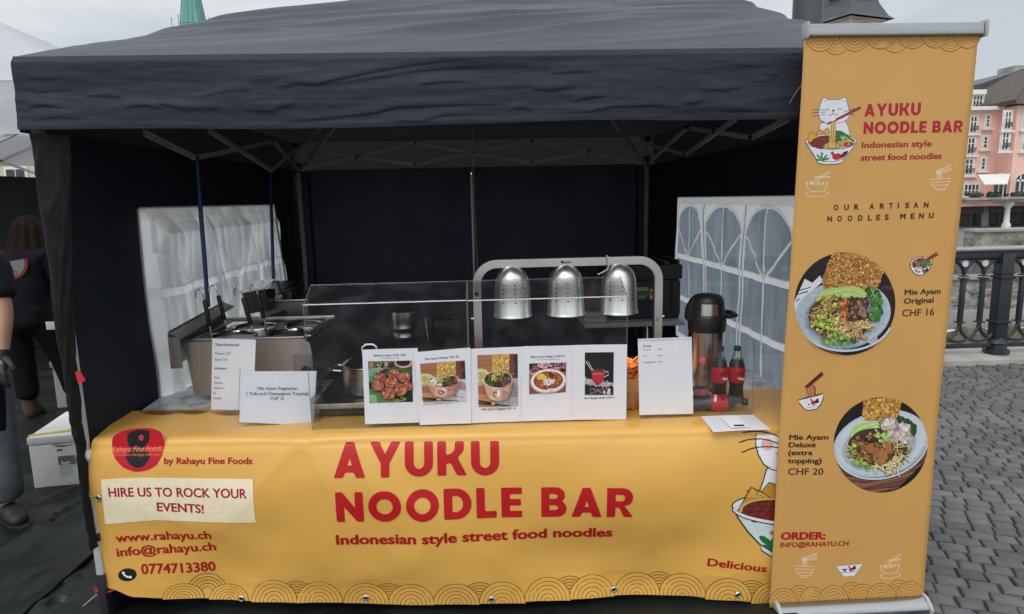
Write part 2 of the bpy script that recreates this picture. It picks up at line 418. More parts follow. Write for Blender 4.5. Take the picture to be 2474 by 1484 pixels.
# ================================================================ THE SETTING
def structure(o): return tag(o, kind='structure')
M_stone = mat('sett_stone', (.125, .125, .13), .72, var=.22, scale=5, bump=.35, bscale=90)
def sett_ground():
    m = mat('ground_joints', (.12, .112, .098), .9, var=.3, scale=12, bump=.5, bscale=120)
    b = MB(); b.quad((-1.75, -40, 0), (70, -40, 0), (70, 6.3, 0), (-1.75, 6.3, 0)); b.quad((-70, -40, 0), (-1.75, -40, 0), (-1.75, 16, 0), (-70, 16, 0))
    structure(b.obj('ground', m, smooth=False))
    t = MB(); a = R(-24); ca, sa = math.cos(a), math.sin(a); rng = random.Random(3)
    rows = 112; bm = t.bm
    for r in range(-rows//2, rows//2):
        y0 = r*.078; x = -7+rng.random()*.1; wy = 3.6
        while x < 7.5:
            ln = rng.uniform(.082, .125); cx, cy = x+ln/2, y0+.039; X = 3.6+cx*ca-cy*sa; Y = 3.2+cx*sa+cy*ca
            if .95 < X < 7.6 and 1.3 < Y < 5.74:
                hz = .016+rng.uniform(-.0025, .003); g = .0032; bv = .008
                tl = (rng.uniform(-.014, .014), rng.uniform(-.014, .014)); js = [rng.uniform(-.004, .004) for _ in range(8)]
                def pt(dx, dy, z, k): 
                    px, py = cx+dx+js[k], cy+dy+js[(k+3) % 8]; return V((3.6+px*ca-py*sa, 3.2+px*sa+py*ca, z+(dx*tl[0]+dy*tl[1] if z > .005 else 0)))
                A = [bm.verts.new(pt(sx*(ln/2-g), sy*(.039-g), .001, k)) for k, (sx, sy) in enumerate(((-1, -1), (1, -1), (1, 1), (-1, 1)))]
                B = [bm.verts.new(pt(sx*(ln/2-g), sy*(.039-g), hz-.007, k)) for k, (sx, sy) in enumerate(((-1, -1), (1, -1), (1, 1), (-1, 1)))]
                C = [bm.verts.new(pt(sx*(ln/2-g-bv), sy*(.039-g-bv), hz, k)) for k, (sx, sy) in enumerate(((-1, -1), (1, -1), (1, 1), (-1, 1)))]
                for P, Q in ((A, B), (B, C)):
                    for k in range(4): bm.faces.new((P[k], P[(k+1) % 4], Q[(k+1) % 4], Q[k]))
                bm.faces.new(C)
            x += ln
    o = t.obj('paving_setts', sett_material(), angle=50)
    structure(o)
def sett_material():
    m = bpy.data.materials.new('paving_sett'); m.use_nodes = True; t = m.node_tree; b = t.nodes['Principled BSDF']
    geo = nd(t, 'ShaderNodeNewGeometry'); tc = nd(t, 'ShaderNodeTexCoord')
    n = nd(t, 'ShaderNodeTexNoise'); n.inputs['Scale'].default_value = 30; n.inputs['Detail'].default_value = 8; t.links.new(tc.outputs['Object'], n.inputs['Vector'])
    n3 = nd(t, 'ShaderNodeTexNoise'); n3.inputs['Scale'].default_value = 1.3; n3.inputs['Detail'].default_value = 5; t.links.new(tc.outputs['Object'], n3.inputs['Vector'])
    r = nd(t, 'ShaderNodeValToRGB'); e = r.color_ramp.elements; e[0].position = 0; e[0].color = (.070, .071, .075, 1); e[1].position = 1; e[1].color = (.128, .125, .125, 1)
    t.links.new(geo.outputs['Random Per Island'], r.inputs[0])
    mr = nd(t, 'ShaderNodeMapRange'); mr.inputs['To Min'].default_value = .72; mr.inputs['To Max'].default_value = 1.28; t.links.new(n.outputs['Fac'], mr.inputs[0])
    mr3 = nd(t, 'ShaderNodeMapRange'); mr3.inputs['From Min'].default_value = .35; mr3.inputs['From Max'].default_value = .65; mr3.inputs['To Min'].default_value = .82; mr3.inputs['To Max'].default_value = 1.15; t.links.new(n3.outputs['Fac'], mr3.inputs[0])
    mm = nd(t, 'ShaderNodeMath', operation='MULTIPLY'); t.links.new(mr.outputs[0], mm.inputs[0]); t.links.new(mr3.outputs[0], mm.inputs[1])
    s = nd(t, 'ShaderNodeVectorMath', operation='SCALE'); t.links.new(r.outputs[0], s.inputs[0]); t.links.new(mm.outputs[0], s.inputs['Scale'])
    t.links.new(s.outputs[0], b.inputs['Base Color']); b.inputs['Roughness'].default_value = .62
    bp = nd(t, 'ShaderNodeBump'); bp.inputs['Strength'].default_value = .5; bp.inputs['Distance'].default_value = .006; n2 = nd(t, 'ShaderNodeTexNoise'); n2.inputs['Scale'].default_value = 55; n2.inputs['Detail'].default_value = 6
    t.links.new(tc.outputs['Object'], n2.inputs['Vector']); t.links.new(n2.outputs['Fac'], bp.inputs['Height']); t.links.new(bp.outputs[0], b.inputs['Normal'])
    return m
sett_ground()
M_pale = mat('pale_stone', (.36, .34, .31), .8, var=.25, scale=3, bump=.4, bscale=40)
b = MB(); b.box((-1.75, 5.76, -1.2), (40, 6.32, .055), .012); structure(b.obj('kerb', M_pale))
b = MB(); b.quad((-400, 6.3, -4.9), (400, 6.3, -4.9), (400, 24.2, -4.9), (-400, 24.2, -4.9))
structure(b.obj('river', mat('river_water', (.05, .065, .06), .12, var=.2, scale=1.5, bump=.25, bscale=3), smooth=False))
b = MB(); b.quad((-900, 24.6, -1.3), (900, 24.6, -1.3), (900, 1400, -1.3), (-900, 1400, -1.3))
structure(b.obj('far_bank', mat('far_paving', (.16, .155, .15), .9), smooth=False))

def crease_fn(lines, amp, w_up, w_dn):
    """height of sharp folds along polylines in a plane: steep below the line, gentle above"""
    segs = []
    for j_, ln in enumerate(lines):
        k = len(ln)-1; am = .45+.55*((j_*37) % 11)/10 if len(ln) < 6 else 1.0
        for i, (a, c) in enumerate(zip(ln, ln[1:])): segs.append((a[0], a[1], c[0]-a[0], c[1]-a[1], i/k, 1/k, am))
    def f(x, y):
        h = 0
        for ax, ay, dx, dy, t0, dt, am in segs:
            l2 = dx*dx+dy*dy; t = ((x-ax)*dx+(y-ay)*dy)/l2
            if t < -.02 or t > 1.02: continue
            s_ = (dx*(y-ay)-dy*(x-ax))/math.sqrt(l2)*(1 if dx > 0 else -1)
            if s_ > 3*w_up or s_ < -3*w_dn: continue
            q = s_/(w_up if s_ > 0 else w_dn); h = max(h, am*amp*math.exp(-q*q)*math.sin(PI*min(1, max(0, t0+t*dt)))**.6)
        return h
    return f
TARP_CR = crease_fn([[onZ(x, y, .02).xy for x, y in l] for l in ([(-60, 1395), (0, 1353), (92, 1279), (147, 1249), (202, 1219), (260, 1190)], [(40, 1255), (74, 1233), (138, 1205), (198, 1182), (240, 1165)], [(90, 1500), (133, 1463), (180, 1417), (235, 1371)], [(0, 1440), (60, 1395), (110, 1370)], [(20, 1480), (90, 1420), (150, 1385)])], .034, .06, .012)
def tarp():
    b = MB(); x0, x1, y0, y1 = -7.6, 1.16, 1.55, 5.72
    def f(u, v):
        x = x0+(x1-x0)*u; ye = 8.5 if x < -1.85 else 5.70; y = y0+(ye-y0)*v+.04*nz3(x*1.3, 3)*(1-v)
        z = .012+.018*fold(x*.45+y*1.0, y*.9-x*.55, 2.0)+.018*fold(x*.9-y*.5, y*1.9-x*.6, 5)+.010*fold(x*1.9+y*.8, y*3.2-x*1.2, 8)+.005*nz3(x*6, y*6)+.008*fold(x*3+y*2, y*6-x*3, 12)*max(0, nz3(x, y, 4)+.4)+TARP_CR(x, y)
        return (x, y, z)
    b.grid(f, 420, 240)
    m = mat('ground_sheet_plastic', (.0085, .011, .010), .45, var=.5, scale=3, bump=.6, bscale=11, spec=.35)
    structure(b.obj('ground_sheet', m))
tarp()

def cord(name, pts, r, m, label, cat):
    return tag(MB().tube(pts, r, 6).obj(name, m), label, cat)
M_white = mat('white_plastic', (.72, .73, .74), .45, var=.06)

def railing():
    m = mat('cast_iron', (.02, .024, .03), .42, var=.3, scale=9, bump=.15, bscale=60)
    Y = 6.0; root = thing('bridge_railing', (4.95, Y, .055), 'black cast iron bridge railing with interlaced gothic arches behind the orange roll-up banner', 'railing')
    X0, X1 = 2.6, 9.4; P = .194; z0 = .055; px = 4.95
    b = MB(); b.box((X0, Y-.045, 1.04), (X1, Y+.045, 1.062), .006); b.box((X0, Y-.03, .985), (X1, Y+.03, 1.04), .004); b.obj('top_rail', m, root)
    b = MB(); b.box((X0, Y-.03, .12), (X1, Y+.03, .165), .006); b.obj('bottom_rail', m, root)
    posts = [px-2*P*5, px, px+2*P*5+.0, px+2*P*10]
    for x in posts:
        b = MB(); b.box((x-.06, Y-.055, .2), (x+.06, Y+.055, 1.03), .008); b.box((x-.075, Y-.07, .79), (x+.075, Y+.07, .815), .006); b.box((x-.07, Y-.065, .835), (x+.07, Y+.065, .85), .005); b.box((x-.075, Y-.07, .36), (x+.075, Y+.07, .385), .006)
        b.lathe([(.11, z0), (.11, .1), (.085, .115), (.08, .15), (.1, .165), (.06, .215), (0, .215)], (x, Y, 0), 8)
        b.obj('post', m, root)
    n0 = math.ceil((X0-px)/P); n1 = int((X1-px)/P); tr = MB(); tl = MB(); mdl = mat('pale_medallion', (.62, .6, .52), .6)
    for k in range(n0, n1+1):
        x = px+k*P
        if not any(abs(x-q) < .05 for q in posts):
            b = MB(); b.box((x-.019, Y-.019, .36), (x+.019, Y+.019, .80), .004); b.box((x-.036, Y-.034, .785), (x+.036, Y+.034, .8), .004); b.box((x-.032, Y-.03, .813), (x+.032, Y+.03, .825), .003); b.box((x-.036, Y-.034, .365), (x+.036, Y+.034, .38), .004)
            b.obj('baluster', m, root)
        tr.tube([V((x+P*(1-math.cos(R(t)))*1.0, Y, .83+.155*math.sin(R(t)))) for t in range(0, 181, 12)], .0165, 6)
        tl.tube([V((x+P*(1-math.cos(R(t)))*1.0, Y, .37-.185*math.sin(R(t)))) for t in range(0, 181, 12)], .0165, 6)
        md = MB(); md.lathe([(0, 0), (.03, 0), (.03, .012), (0, .012)], (x+0, Y, .935), 14, Matrix.Rotation(R(90), 4, 'X')); md.obj('medallion', mdl, root)
    tr.obj('upper_tracery', m, root); tl.obj('lower_tracery', m, root)
railing()

# ---------------------------------------------------------------- far bank: quay wall, hotel, towers
def quay():
    m = mat('quay_stone', (.27, .255, .235), .9, var=.45, scale=2.5, bump=1, bscale=3.2, detail=9, bdist=.35)
    ms = mat('quay_smooth', (.30, .295, .28), .8, var=.2, scale=1.2, bump=.3, bscale=10)
    mm = mat('mossy_stone', (.10, .10, .075), .9, var=.5, scale=1.1, bump=1, bscale=3, tint=(.30, .285, .24), detail=10, bdist=.2)
    Y = 24; zz = lambda y: onY(2380, y, Y).z
    root = thing('quay_wall', (20, Y, -4.9), 'grey rusticated stone quay wall across the river behind the railing', 'wall')
    X0, X1 = -60, 90
    MB().box((X0, Y+.1, zz(748)), (X1, Y+.9, zz(676))).obj('rough_masonry', m, root)
    MB().box((X0, Y-.02, zz(676)+.003), (X1, Y+.9, zz(662)), .05).obj('string_course', ms, root)
    MB().box((X0, Y+.05, zz(662)+.003), (X1, Y+.9, zz(612))).obj('upper_course', mat('quay_dark', (.12, .12, .115), .9, var=.3), root)
    MB().box((X0, Y-.15, zz(612)+.003), (X1, Y+.9, zz(600)), .05).obj('coping', ms, root)
    b = MB(); b.box((X0, Y-.03, zz(794)), (X1, Y+.9, zz(748)-.003), .04); b.obj('plinth', ms, root)
    b = MB(); b.grid(lambda u, v: (X0+(X1-X0)*u, Y-.05-.5*v+.25*nz3(u*300, v*3), zz(794)-.0-.9*v+.3*nz3(u*420, v*5, 3)), 400, 6); b.obj('mossy_footing', mat('dark_moss_stone', (.07, .068, .04), .95, var=.6, scale=1.5, tint=(.16, .15, .09), bump=1, bscale=4, bdist=.2), root)
    b = MB(); b.box((X0, Y-1.6, -5.2), (X1, Y-.1, zz(822)), .05); b.obj('landing', MATS['quay_dark'], root)
    # hotel terrace parapet
    Yt = 26; z2 = lambda y: onY(2400, y, Yt).z
    r2 = thing('terrace_wall', (23, Yt, -1.3), 'stained mossy terrace wall in front of the pink building', 'wall')
    MB().box((20, Yt, -1.35), (70, Yt+.5, z2(561))).obj('masonry', mm, r2)
    MB().box((20, Yt-.12, z2(561)+.003), (70, Yt+.6, z2(553)), .04).obj('coping', ms, r2)
quay()

def hotel():
    Y = 50; W = lambda x, y, d=0: onY(x, y, Y+d)
    pink = mat('pink_render', (.84, .52, .44), .85, var=.08, scale=.4, bump=.1, bscale=8)
    white = mat('white_trim', (.72, .70, .66), .7, var=.08); glass = mat('dark_window_glass', (.03, .035, .04), .08, var=.3, scale=.6)
    slate = mat('brown_roof_tiles', (.085, .068, .055), .8, var=.35, scale=2.5, bump=.8, bscale=14, stretch=(1, 1, 3)); dark = mat('dark_metal_roof', (.07, .07, .072), .5, var=.2)
    conc = mat('weathered_concrete', (.34, .33, .3), .85, var=.35, scale=.8)
    xe = W(2405, 400).x; root = thing('pink_hotel', (xe, Y, -1.3), 'pink rendered hotel with white framed windows and brown tiled roof across the river', 'building')
    zg = W(2390, 498).z; ze = W(2390, 268).z; zr = W(2430, 262).z
    b = MB(); b.box((xe-16, Y, zg), (xe, Y+14, ze)); b.box((xe-16, Y+1.6, ze), (xe-.3, Y+14, W(2390, 222).z)); b.box((xe+.003, Y-1.6, zg), (xe+30, Y+14, zr)); b.obj('wall', pink, root, smooth=False)
    b = MB(); b.box((xe-16, Y+.6, -1.3), (xe+30, Y+14, zg-.003)); b.obj('ground_floor_wall', conc, root, smooth=False)
    b = MB(); b.box((xe-16.2, Y-.5, ze+.003), (xe, Y+1.2, ze+.28), .04); b.box((xe-16.2, Y+1.2, W(2390, 222).z+.003), (xe-.3, Y+14, W(2390, 222).z+.35)); b.obj('cornice', white, root, smooth=False)
    # roofs
    b = MB(); zt = W(2400, 172).z
    q0, q1, q2 = W(2372, 226, 6), W(2374, 201, 6), W(2474, 166, 6); b.prism([V((q0.x, Y+6, q0.z-.6)), V((q0.x+30, Y+6, q0.z-.6)), V((q0.x+30, Y+6, q2.z+2.6)), V((q2.x, Y+6, q2.z)), V((q0.x, Y+6, q1.z))], (0, 9, 0)); a0 = W(2400, 208, 5.9); a1 = W(2428, 196, 5.9); b.box((a0.x, Y+5.8, a0.z-.3), (a1.x, Y+5.99, a1.z-.2)); b.obj('upper_roof', dark, root, smooth=False)
    b = MB(); pass
    P = [V((xe-.6, Y-2.2, zr+.05)), V((xe+31, Y-2.2, zr+.05)), V((xe+31, Y+3.5, zr+3.3)), V((xe+5.6, Y+3.5, zr+3.3))]
    b.prism(P, (0, .3, .3)); b.prism([V((xe-.6, Y-2.2, zr+.05)), V((xe+5.6, Y+3.5, zr+3.3)), V((xe+5.6, Y+9, zr+3.3)), V((xe-.6, Y+9, zr+.05))], (-.1, 0, .3)); b.obj('roof', slate, root, smooth=False)
    c0 = W(2452, 158, 9); b = MB(); b.box((c0.x, Y+9, c0.z-2), (c0.x+4, Y+11, c0.z)); b.obj('chimney', conc, root, smooth=False)
    def window(x, y, wpx, hpx, d=0, mull=2, name='window', arch=False, bars=3):
        c = W(x, y, d); s = (c-EYEP).dot(fw)/F; hw, hh = wpx*s/2, hpx*s/2; yy = Y+d
        f = MB(); t = .16
        f.box((c.x-hw-t, yy-.06, c.z-hh-t), (c.x+hw+t, yy-.003, c.z+hh+t)); f.box((c.x-hw-.3, yy-.22, c.z-hh-.3), (c.x+hw+.3, yy-.003, c.z-hh-t-.003))
        w = f.obj(name, white, root, smooth=False)
        g = MB(); g.box((c.x-hw, yy-.075, c.z-hh), (c.x+hw, yy-.063, c.z+hh)); g.obj('pane', glass, w, smooth=False)
        k = MB()
        for i in range(1, mull): q = c.x-hw+2*hw*i/mull; k.box((q-.05, yy-.1, c.z-hh), (q+.05, yy-.078, c.z+hh))
        for i in range(1, bars): q = c.z-hh+2*hh*i/bars; k.box((c.x-hw, yy-.09, q-.03), (c.x+hw, yy-.079, q+.03))
        for sx in (-1, 1): k.box((c.x+sx*hw-.05, yy-.1, c.z-hh), (c.x+sx*hw+.05, yy-.078, c.z+hh))
        k.obj('glazing_bars', white, w, smooth=False)
        if mull > 1 and bars > 2:
            r = MB()
            for i in range(6): q = c.x-hw+2*hw*i/5; r.box((q-.02, yy-.3, c.z-hh+.1), (q+.02, yy-.26, c.z-hh*.35))
            r.box((c.x-hw-.05, yy-.31, c.z-hh*.35), (c.x+hw+.05, yy-.25, c.z-hh*.35+.05)); r.obj('guard_rail', dark, w, smooth=False)
    for a in ((2350, 301, 16, 34), (2344, 353, 17, 34), (2339, 403, 19, 33), (2345, 460, 36, 26, 0, 4, 'window', False, 2), (2360, 248, 24, 28, 1.6, 3), (2385, 293, 8, 24, 0, 1), (2379, 344, 9, 24, 0, 1), (2374, 396, 9, 24, 0, 1), (2433, 291, 15, 38, -1.6, 2), (2427, 341, 16, 38, -1.6, 2), (2480, 289, 15, 38, -1.6, 2), (2478, 341, 16, 38, -1.6, 2)): window(*a)
    for k in range(1, 8):                      # the wing goes on behind the roll-up banner
        for y, w_, h_ in ((301, 16, 34), (353, 17, 34), (403, 19, 33)): window(2350-(y-301)*.11-k*40, y, w_, h_)
    # arched doors on the balcony
    for x in (2417, 2468):
        c = W(x, 436, -1.6); s = (c-EYEP).dot(fw)/F; hw = 15*s; top = [V((c.x+hw*math.cos(R(a)), Y-1.66, c.z+hw*math.sin(R(a)))) for a in range(0, 181, 15)]
        f = MB(); k = 1.12; f.prism([V((c.x+hw*k, Y-1.66, c.z-1.7))]+[V((c.x+hw*k*math.cos(R(a)), Y-1.66, c.z+hw*k*math.sin(R(a)))) for a in range(0, 181, 15)]+[V((c.x-hw*k, Y-1.66, c.z-1.7))], (0, .05, 0)); d = f.obj('arched_door', white, root, smooth=False)
        g = MB(); g.prism([V((c.x+hw, Y-1.69, c.z-1.6))]+[p-V((0, .03, 0)) for p in top]+[V((c.x-hw, Y-1.69, c.z-1.6))], (0, .02, 0)); g.obj('pane', glass, d, smooth=False)
        k = MB(); k.box((c.x-hw, Y-1.73, c.z-.08), (c.x+hw, Y-1.7, c.z+.06))
        for i in (-.4, 0.4): k.box((c.x+i*hw-.05, Y-1.73, c.z-1.6), (c.x+i*hw+.05, Y-1.7, c.z+hw*.9))
        k.obj('glazing_bars', white, d, smooth=False)
    a = W(2337, 480, -3); e = W(2337, 491, -3)
    b = MB(); b.box((a.x, Y-3, e.z), (xe+30, Y-1.61, a.z), .05); b.box((a.x-.2, Y-3.2, a.z-.12), (xe+30, Y-1.62, a.z+.05)); b.obj('balcony', conc, root, smooth=False)
    b = MB(); rng = random.Random(5)
    for i in range(170):
        x = a.x+rng.choice((rng.uniform(.2, 1.2), rng.uniform(1.8, 2.6), rng.uniform(3.4, 5.2), rng.uniform(0, 7))); r = rng.uniform(.04, .15); b.lathe([(0, -r), (r*.8, -r*.5), (r, 0), (r*.7, r*.6), (0, r)], (x, Y-2.7+rng.uniform(-.2, .2), a.z+.12+rng.uniform(0, .25)), 7)
    b.obj('balcony_planting', mat('balcony_leaves', (.05, .065, .04), .8, var=.6, scale=3), root, smooth=False)
    p0, p1 = W(2400, 433, -1.6), W(2378, 447, -3.4)
    b = MB(); b.prism([V((p1.x, Y-3.4, p1.z)), V((W(2434, 446, -3.4).x, Y-3.4, p1.z)), V((W(2440, 432, -1.65).x, Y-1.65, p0.z+.3)), V((p1.x+.8, Y-1.65, p0.z+.3))], (0, 0, .06)); b.obj('awning', white, root, smooth=False)
    # ground floor openings and columns
    for x0, x1, y0, y1 in ((2318, 2366, 507, 556), (2392, 2428, 505, 553), (2441, 2500, 503, 550)):
        A, B = W(x0, y0, .6), W(x1, y1, .6); f = MB(); f.box((A.x, Y+.5, B.z), (B.x, Y+.59, A.z)); o = f.obj('shop_window', glass, root, smooth=False)
        f = MB(); f.box(((A.x+B.x)/2-.06, Y+.44, B.z), ((A.x+B.x)/2+.06, Y+.497, A.z)); f.box((A.x-.1, Y+.42, A.z-.3), (B.x+.1, Y+.497, A.z+.15)); f.obj('window_frame', dark, o, smooth=False)
    for x in (2432, 2490):
        c = W(x, 530, -2.4); b = MB(); b.lathe([(.30, -1.3), (.30, -1.0), (.2, -.85), (.17, e.z-.5), (.3, e.z-.3), (.42, e.z-.12), (.42, e.z-.003)], (c.x, Y-2.4, 0), 14); b.obj('column', white, root)
hotel()

def towers():
    # church tower with slate roof and clock
    Y = 80; st = mat('tower_stone', (.46, .43, .38), .85, var=.2, scale=.5); sl = mat('tower_slates', (.065, .07, .078), .6, var=.3, scale=1.5, bump=.6, bscale=10, stretch=(1, 1, 3))
    z0 = onY(2100, 41, Y).z; cx = onY(2092, 41, Y).x
    root = thing('clock_tower', (cx, Y+4, -1.3), 'stone church clock tower with steep grey slate roof above the banner', 'tower')
    Mr = Matrix.Rotation(R(20), 4, 'Z'); hw = 2.75
    b = MB(); M = Matrix.Translation((cx, Y+4, 0)) @ Mr; b.box((-hw, -hw, -1.3), (hw, hw, z0), 0, M); b.obj('wall', st, root, smooth=False)
    b = MB(); b.box((-hw-.25, -hw-.25, z0+.003), (hw+.25, hw+.25, z0+.22), 0, M); b.obj('cornice', st, root, smooth=False)
    b = MB(); pr = [(1.22, z0+.22), (1.05, z0+.7), (.80, z0+2.2), (.55, z0+5), (.3, z0+10), (0, z0+17)]; rings = []
    for k, z in pr:
        h = (hw+.25)*k; rings.append([M @ V((sx*h, sy*h, z)) for sx, sy in ((-1, -1), (1, -1), (1, 1), (-1, 1))])
    for A, B in zip(rings, rings[1:]):
        for i in range(4): b.quad(A[i], A[(i+1) % 4], B[(i+1) % 4], B[i])
    bmesh.ops.remove_doubles(b.bm, verts=b.bm.verts, dist=.001); b.obj('roof', sl, root, smooth=False)
    for sx in (0, 1):
        Mq = M @ Matrix.Rotation(R(-90*sx), 4, 'Z')
        b = MB(); b.box((-.55, -hw*.86, z0+1.5), (.55, -hw*.3, z0+2.9), 0, Mq); b.prism([Mq @ V(p) for p in ((-.75, -hw*.95, z0+2.9), (.75, -hw*.95, z0+2.9), (0, -hw*.95, z0+4.2))], Mq.to_3x3() @ V((0, 1.6, 0))); b.obj('dormer', sl, root, smooth=False)
        Mc = Mq @ Matrix.Translation((.0, -hw-.06, z0-2.35)) @ Matrix.Rotation(R(90), 4, 'X')
        b = MB(); b.lathe([(0, 0), (2.1, 0), (2.1, .1), (0, .1)], (0, 0, 0), 40, Mc); c = b.obj('clock_face', mat('clock_dial', (.03, .03, .035), .5), root)
        b = MB(); gold = mat('gilt', (.75, .6, .3), .4, .6)
        for q in range(60):
            a = q*6; r0 = 1.5 if q % 5 == 0 else 1.85
            if q % 5 == 0: b.bar(Mc @ V((r0*math.sin(R(a)), r0*math.cos(R(a)), .13)), Mc @ V((1.92*math.sin(R(a)), 1.92*math.cos(R(a)), .13)), .14, .04)
        b.tube([Mc @ V((2.0*math.sin(R(a)), 2.0*math.cos(R(a)), .12)) for a in range(0, 360, 9)], .05, 5, closed=True)
        b.bar(Mc @ V((0, 0, .14)), Mc @ V((.5, 1.2, .14)), .16, .04); b.bar(Mc @ V((0, 0, .16)), Mc @ V((-1.5, .4, .16)), .12, .04); b.obj('numerals_and_hands', gold, c, smooth=False)
    # copper spire
    Y = 150; cu = mat('verdigris_copper', (.12, .30, .26), .65, var=.25, scale=.35, bump=.3, bscale=2, stretch=(1, 1, .25)); gr = mat('copper_seams', (.06, .2, .17), .6)
    A, B = onY(436, 86, Y), onY(504, 84, Y); T0, T1 = onY(441, 0, Y), onY(486, 0, Y); cx = (A.x+B.x)/2; r0 = (B.x-A.x)/2*1.04; r1 = (T1.x-T0.x)/2*1.04; za, zt = A.z, T0.z
    root = thing('copper_spire', (cx, Y, -1.3), 'tall green copper church spire rising behind the black tent roof', 'tower')
    apex = za+(zt-za)*r0/(r0-r1)
    b = MB(); b.lathe([(r0*1.02, za-1.5), (r0, za), (r1, zt), (.05, apex), (0, apex)], (cx, Y, 0), 8); b.obj('spire', cu, root, smooth=False)
    b = MB(); b.box((cx-r0*1.5, Y-r0*1.5, -1.3), (cx+r0*1.5, Y+r0*1.5, za-1.5)); b.obj('tower_wall', st, root, smooth=False)
    b = MB()
    for k in range(8):
        for q in (0, .5):
            a = 45*(k+q); e0 = r0*(1 if q == 0 else math.cos(R(22.5))); e1 = r1*(1 if q == 0 else math.cos(R(22.5)))
            b.tube([V((cx+e0*math.cos(R(a)), Y+e0*math.sin(R(a)), za)), V((cx+e1*math.cos(R(a)), Y+e1*math.sin(R(a)), zt))], .09 if q == 0 else .06, 5)
    for z in (za+2, za+7.2): q = r0+(r1-r0)*(z-za)/(zt-za); b.tube([V((cx+q*math.cos(R(45*k)), Y+q*math.sin(R(45*k)), z)) for k in range(8)], .07, 5, closed=True)
    b.obj('seams', gr, root)
    for a in (200, 340, 250, 290):
        b = MB(); p = V((cx+r0*1.35*math.cos(R(a)), Y+r0*1.35*math.sin(R(a)), za-1.5)); b.lathe([(.22, 0), (.2, 1.6), (.32, 1.7), (.1, 2.2), (.06, 4.2), (.16, 4.4), (0, 4.8)], p, 8); b.obj('finial', cu, root)
    # steel mast
    p0, p1 = onY(1916, 60, 9), onY(1984, 60, 9); r = (p1.x-p0.x)/2; cx = (p0.x+p1.x)/2
    root = thing('steel_mast', (cx, 9, -4.9), 'thick dark grey steel mast standing behind the right shoulder of the tent', 'mast')
    b = MB(); b.lathe([(r, -4.9), (r, 9.5), (0, 9.5)], (cx, 9, 0), 40); b.obj('shaft', mat('grey_steel_mast', (.075, .08, .085), .42, .5, var=.2, scale=4, stretch=(1, 1, .2)), root)
towers()

def neighbour():
    wf = add_translucent(mat('white_canopy_fabric', (.62, .63, .66), .7, var=.06, scale=2, bump=.5, bscale=7, stretch=(.5, .5, 2)), (.8, .8, .82), .35)
    df = mat('dark_green_tent_fabric', (.013, .017, .0145), .85, spec=.2, var=.3, scale=3, bump=.5, bscale=8)
    al = mat('aluminium_bar', (.55, .55, .54), .4, .8, var=.1)
    root = thing('white_market_tent', (-4.56, 6.84, 0), 'neighbouring white market tent with open sides left of the black tent', 'tent')
    cx, cy, h, ze, zp, zb = -4.56, 6.84, 1.8, 2.542, 3.418, 2.16
    b = MB()
    def f(u, v):
        x, y = cx+(2*u-1)*h, cy+(2*v-1)*h; g = 1-max(abs(2*u-1), abs(2*v-1)); sag = -.05*math.sin(PI*min(1, g*1.2))*(1-abs(abs(2*u-1)-abs(2*v-1)))*0
        return (x, y, ze+(zp-ze)*g+sag+.012*nz3(x*4, y*4))
    b.grid(f, 48, 48); b.obj('canopy', wf, root, angle=80)
    b = MB()
    pts = [(cx-h, cy-h), (cx+h, cy-h), (cx+h, cy+h), (cx-h, cy+h), (cx-h, cy-h)]
    for (xa, ya), (xb, yb) in zip(pts, pts[1:]):
        b.grid(lambda u, v: (xa+(xb-xa)*u+.015*nz3(u*9, v*3, xa), ya+(yb-ya)*u+.02*nz3(u*8, v*2, ya), ze-(ze-zb)*v+.01*math.sin(u*17)*v), 40, 6)
    b.obj('valance', wf, root)
    for i, (x, y) in enumerate(pts[:4]): MB().box((x*.985-.02+cx*.015, y-.02+(cy-y)*.02, 0), (x*.985+.02+cx*.015, y+.02+(cy-y)*.02, ze-.02), .004).obj('leg', al, root)
    for i in range(4):
        (xa, ya), (xb, yb) = pts[i], pts[i+1]
        for k in range(4):
            A = V((xa+(xb-xa)*k/4, ya+(yb-ya)*k/4, 0)); B = V((xa+(xb-xa)*(k+1)/4, ya+(yb-ya)*(k+1)/4, 0)); ins = V((cx-A.x, cy-A.y, 0))*.03
            z1, z2 = (2.41, 2.05) if k % 2 else (2.05, 2.41)
            for za, zc in ((z1, z2), (z2, z1)): MB().bar(A+ins+V((0, 0, za)), B+ins+V((0, 0, zc)), .018, .03).obj('scissor_bar', al, root)
    z0 = onY(40, 424, 8.58).z
    b = MB(); b.grid(lambda u, v: (-7.5+5.0*u, 8.58+.05*math.sin(u*23)+.03*nz3(u*12, v*4), (z0+.04*math.sin(u*9)+.05*u-.03)*v), 80, 24); b.obj('back_wall', df, root)
    # pale building far behind it
    r2 = thing('beige_house', (-22, 34, -1.3), 'beige house front with small windows glimpsed under the white tent', 'building')
    mb = mat('beige_render', (.55, .47, .34), .85, var=.12, scale=.5); b = MB(); b.box((-40, 34, -1.3), (-12, 44, 6.0)); b.obj('wall', mb, r2, smooth=False)
    b = MB(); b.box((-41, 33.4, 6.003), (-11, 45, 6.3)); b.prism([(-41, 33.4, 6.303), (-41, 45, 6.303), (-41, 39, 8)], (30, 0, 0)); b.obj('roof', MATS['brown_roof_tiles'], r2, smooth=False)
    for i in range(12):
        for j in range(2):
            x, z = -38+i*2.2, .3+j*2.6; f = MB(); f.box((x-.55, 33.9, z-.8), (x+.55, 33.997, z+.8)); wn = f.obj('window', MATS['white_trim'], r2, smooth=False)
            g = MB(); g.box((x-.42, 33.86, z-.68), (x-.04, 33.897, z+.68)); g.box((x+.04, 33.86, z-.68), (x+.42, 33.897, z+.68)); g.obj('pane', MATS['dark_window_glass'], wn, smooth=False)
neighbour()

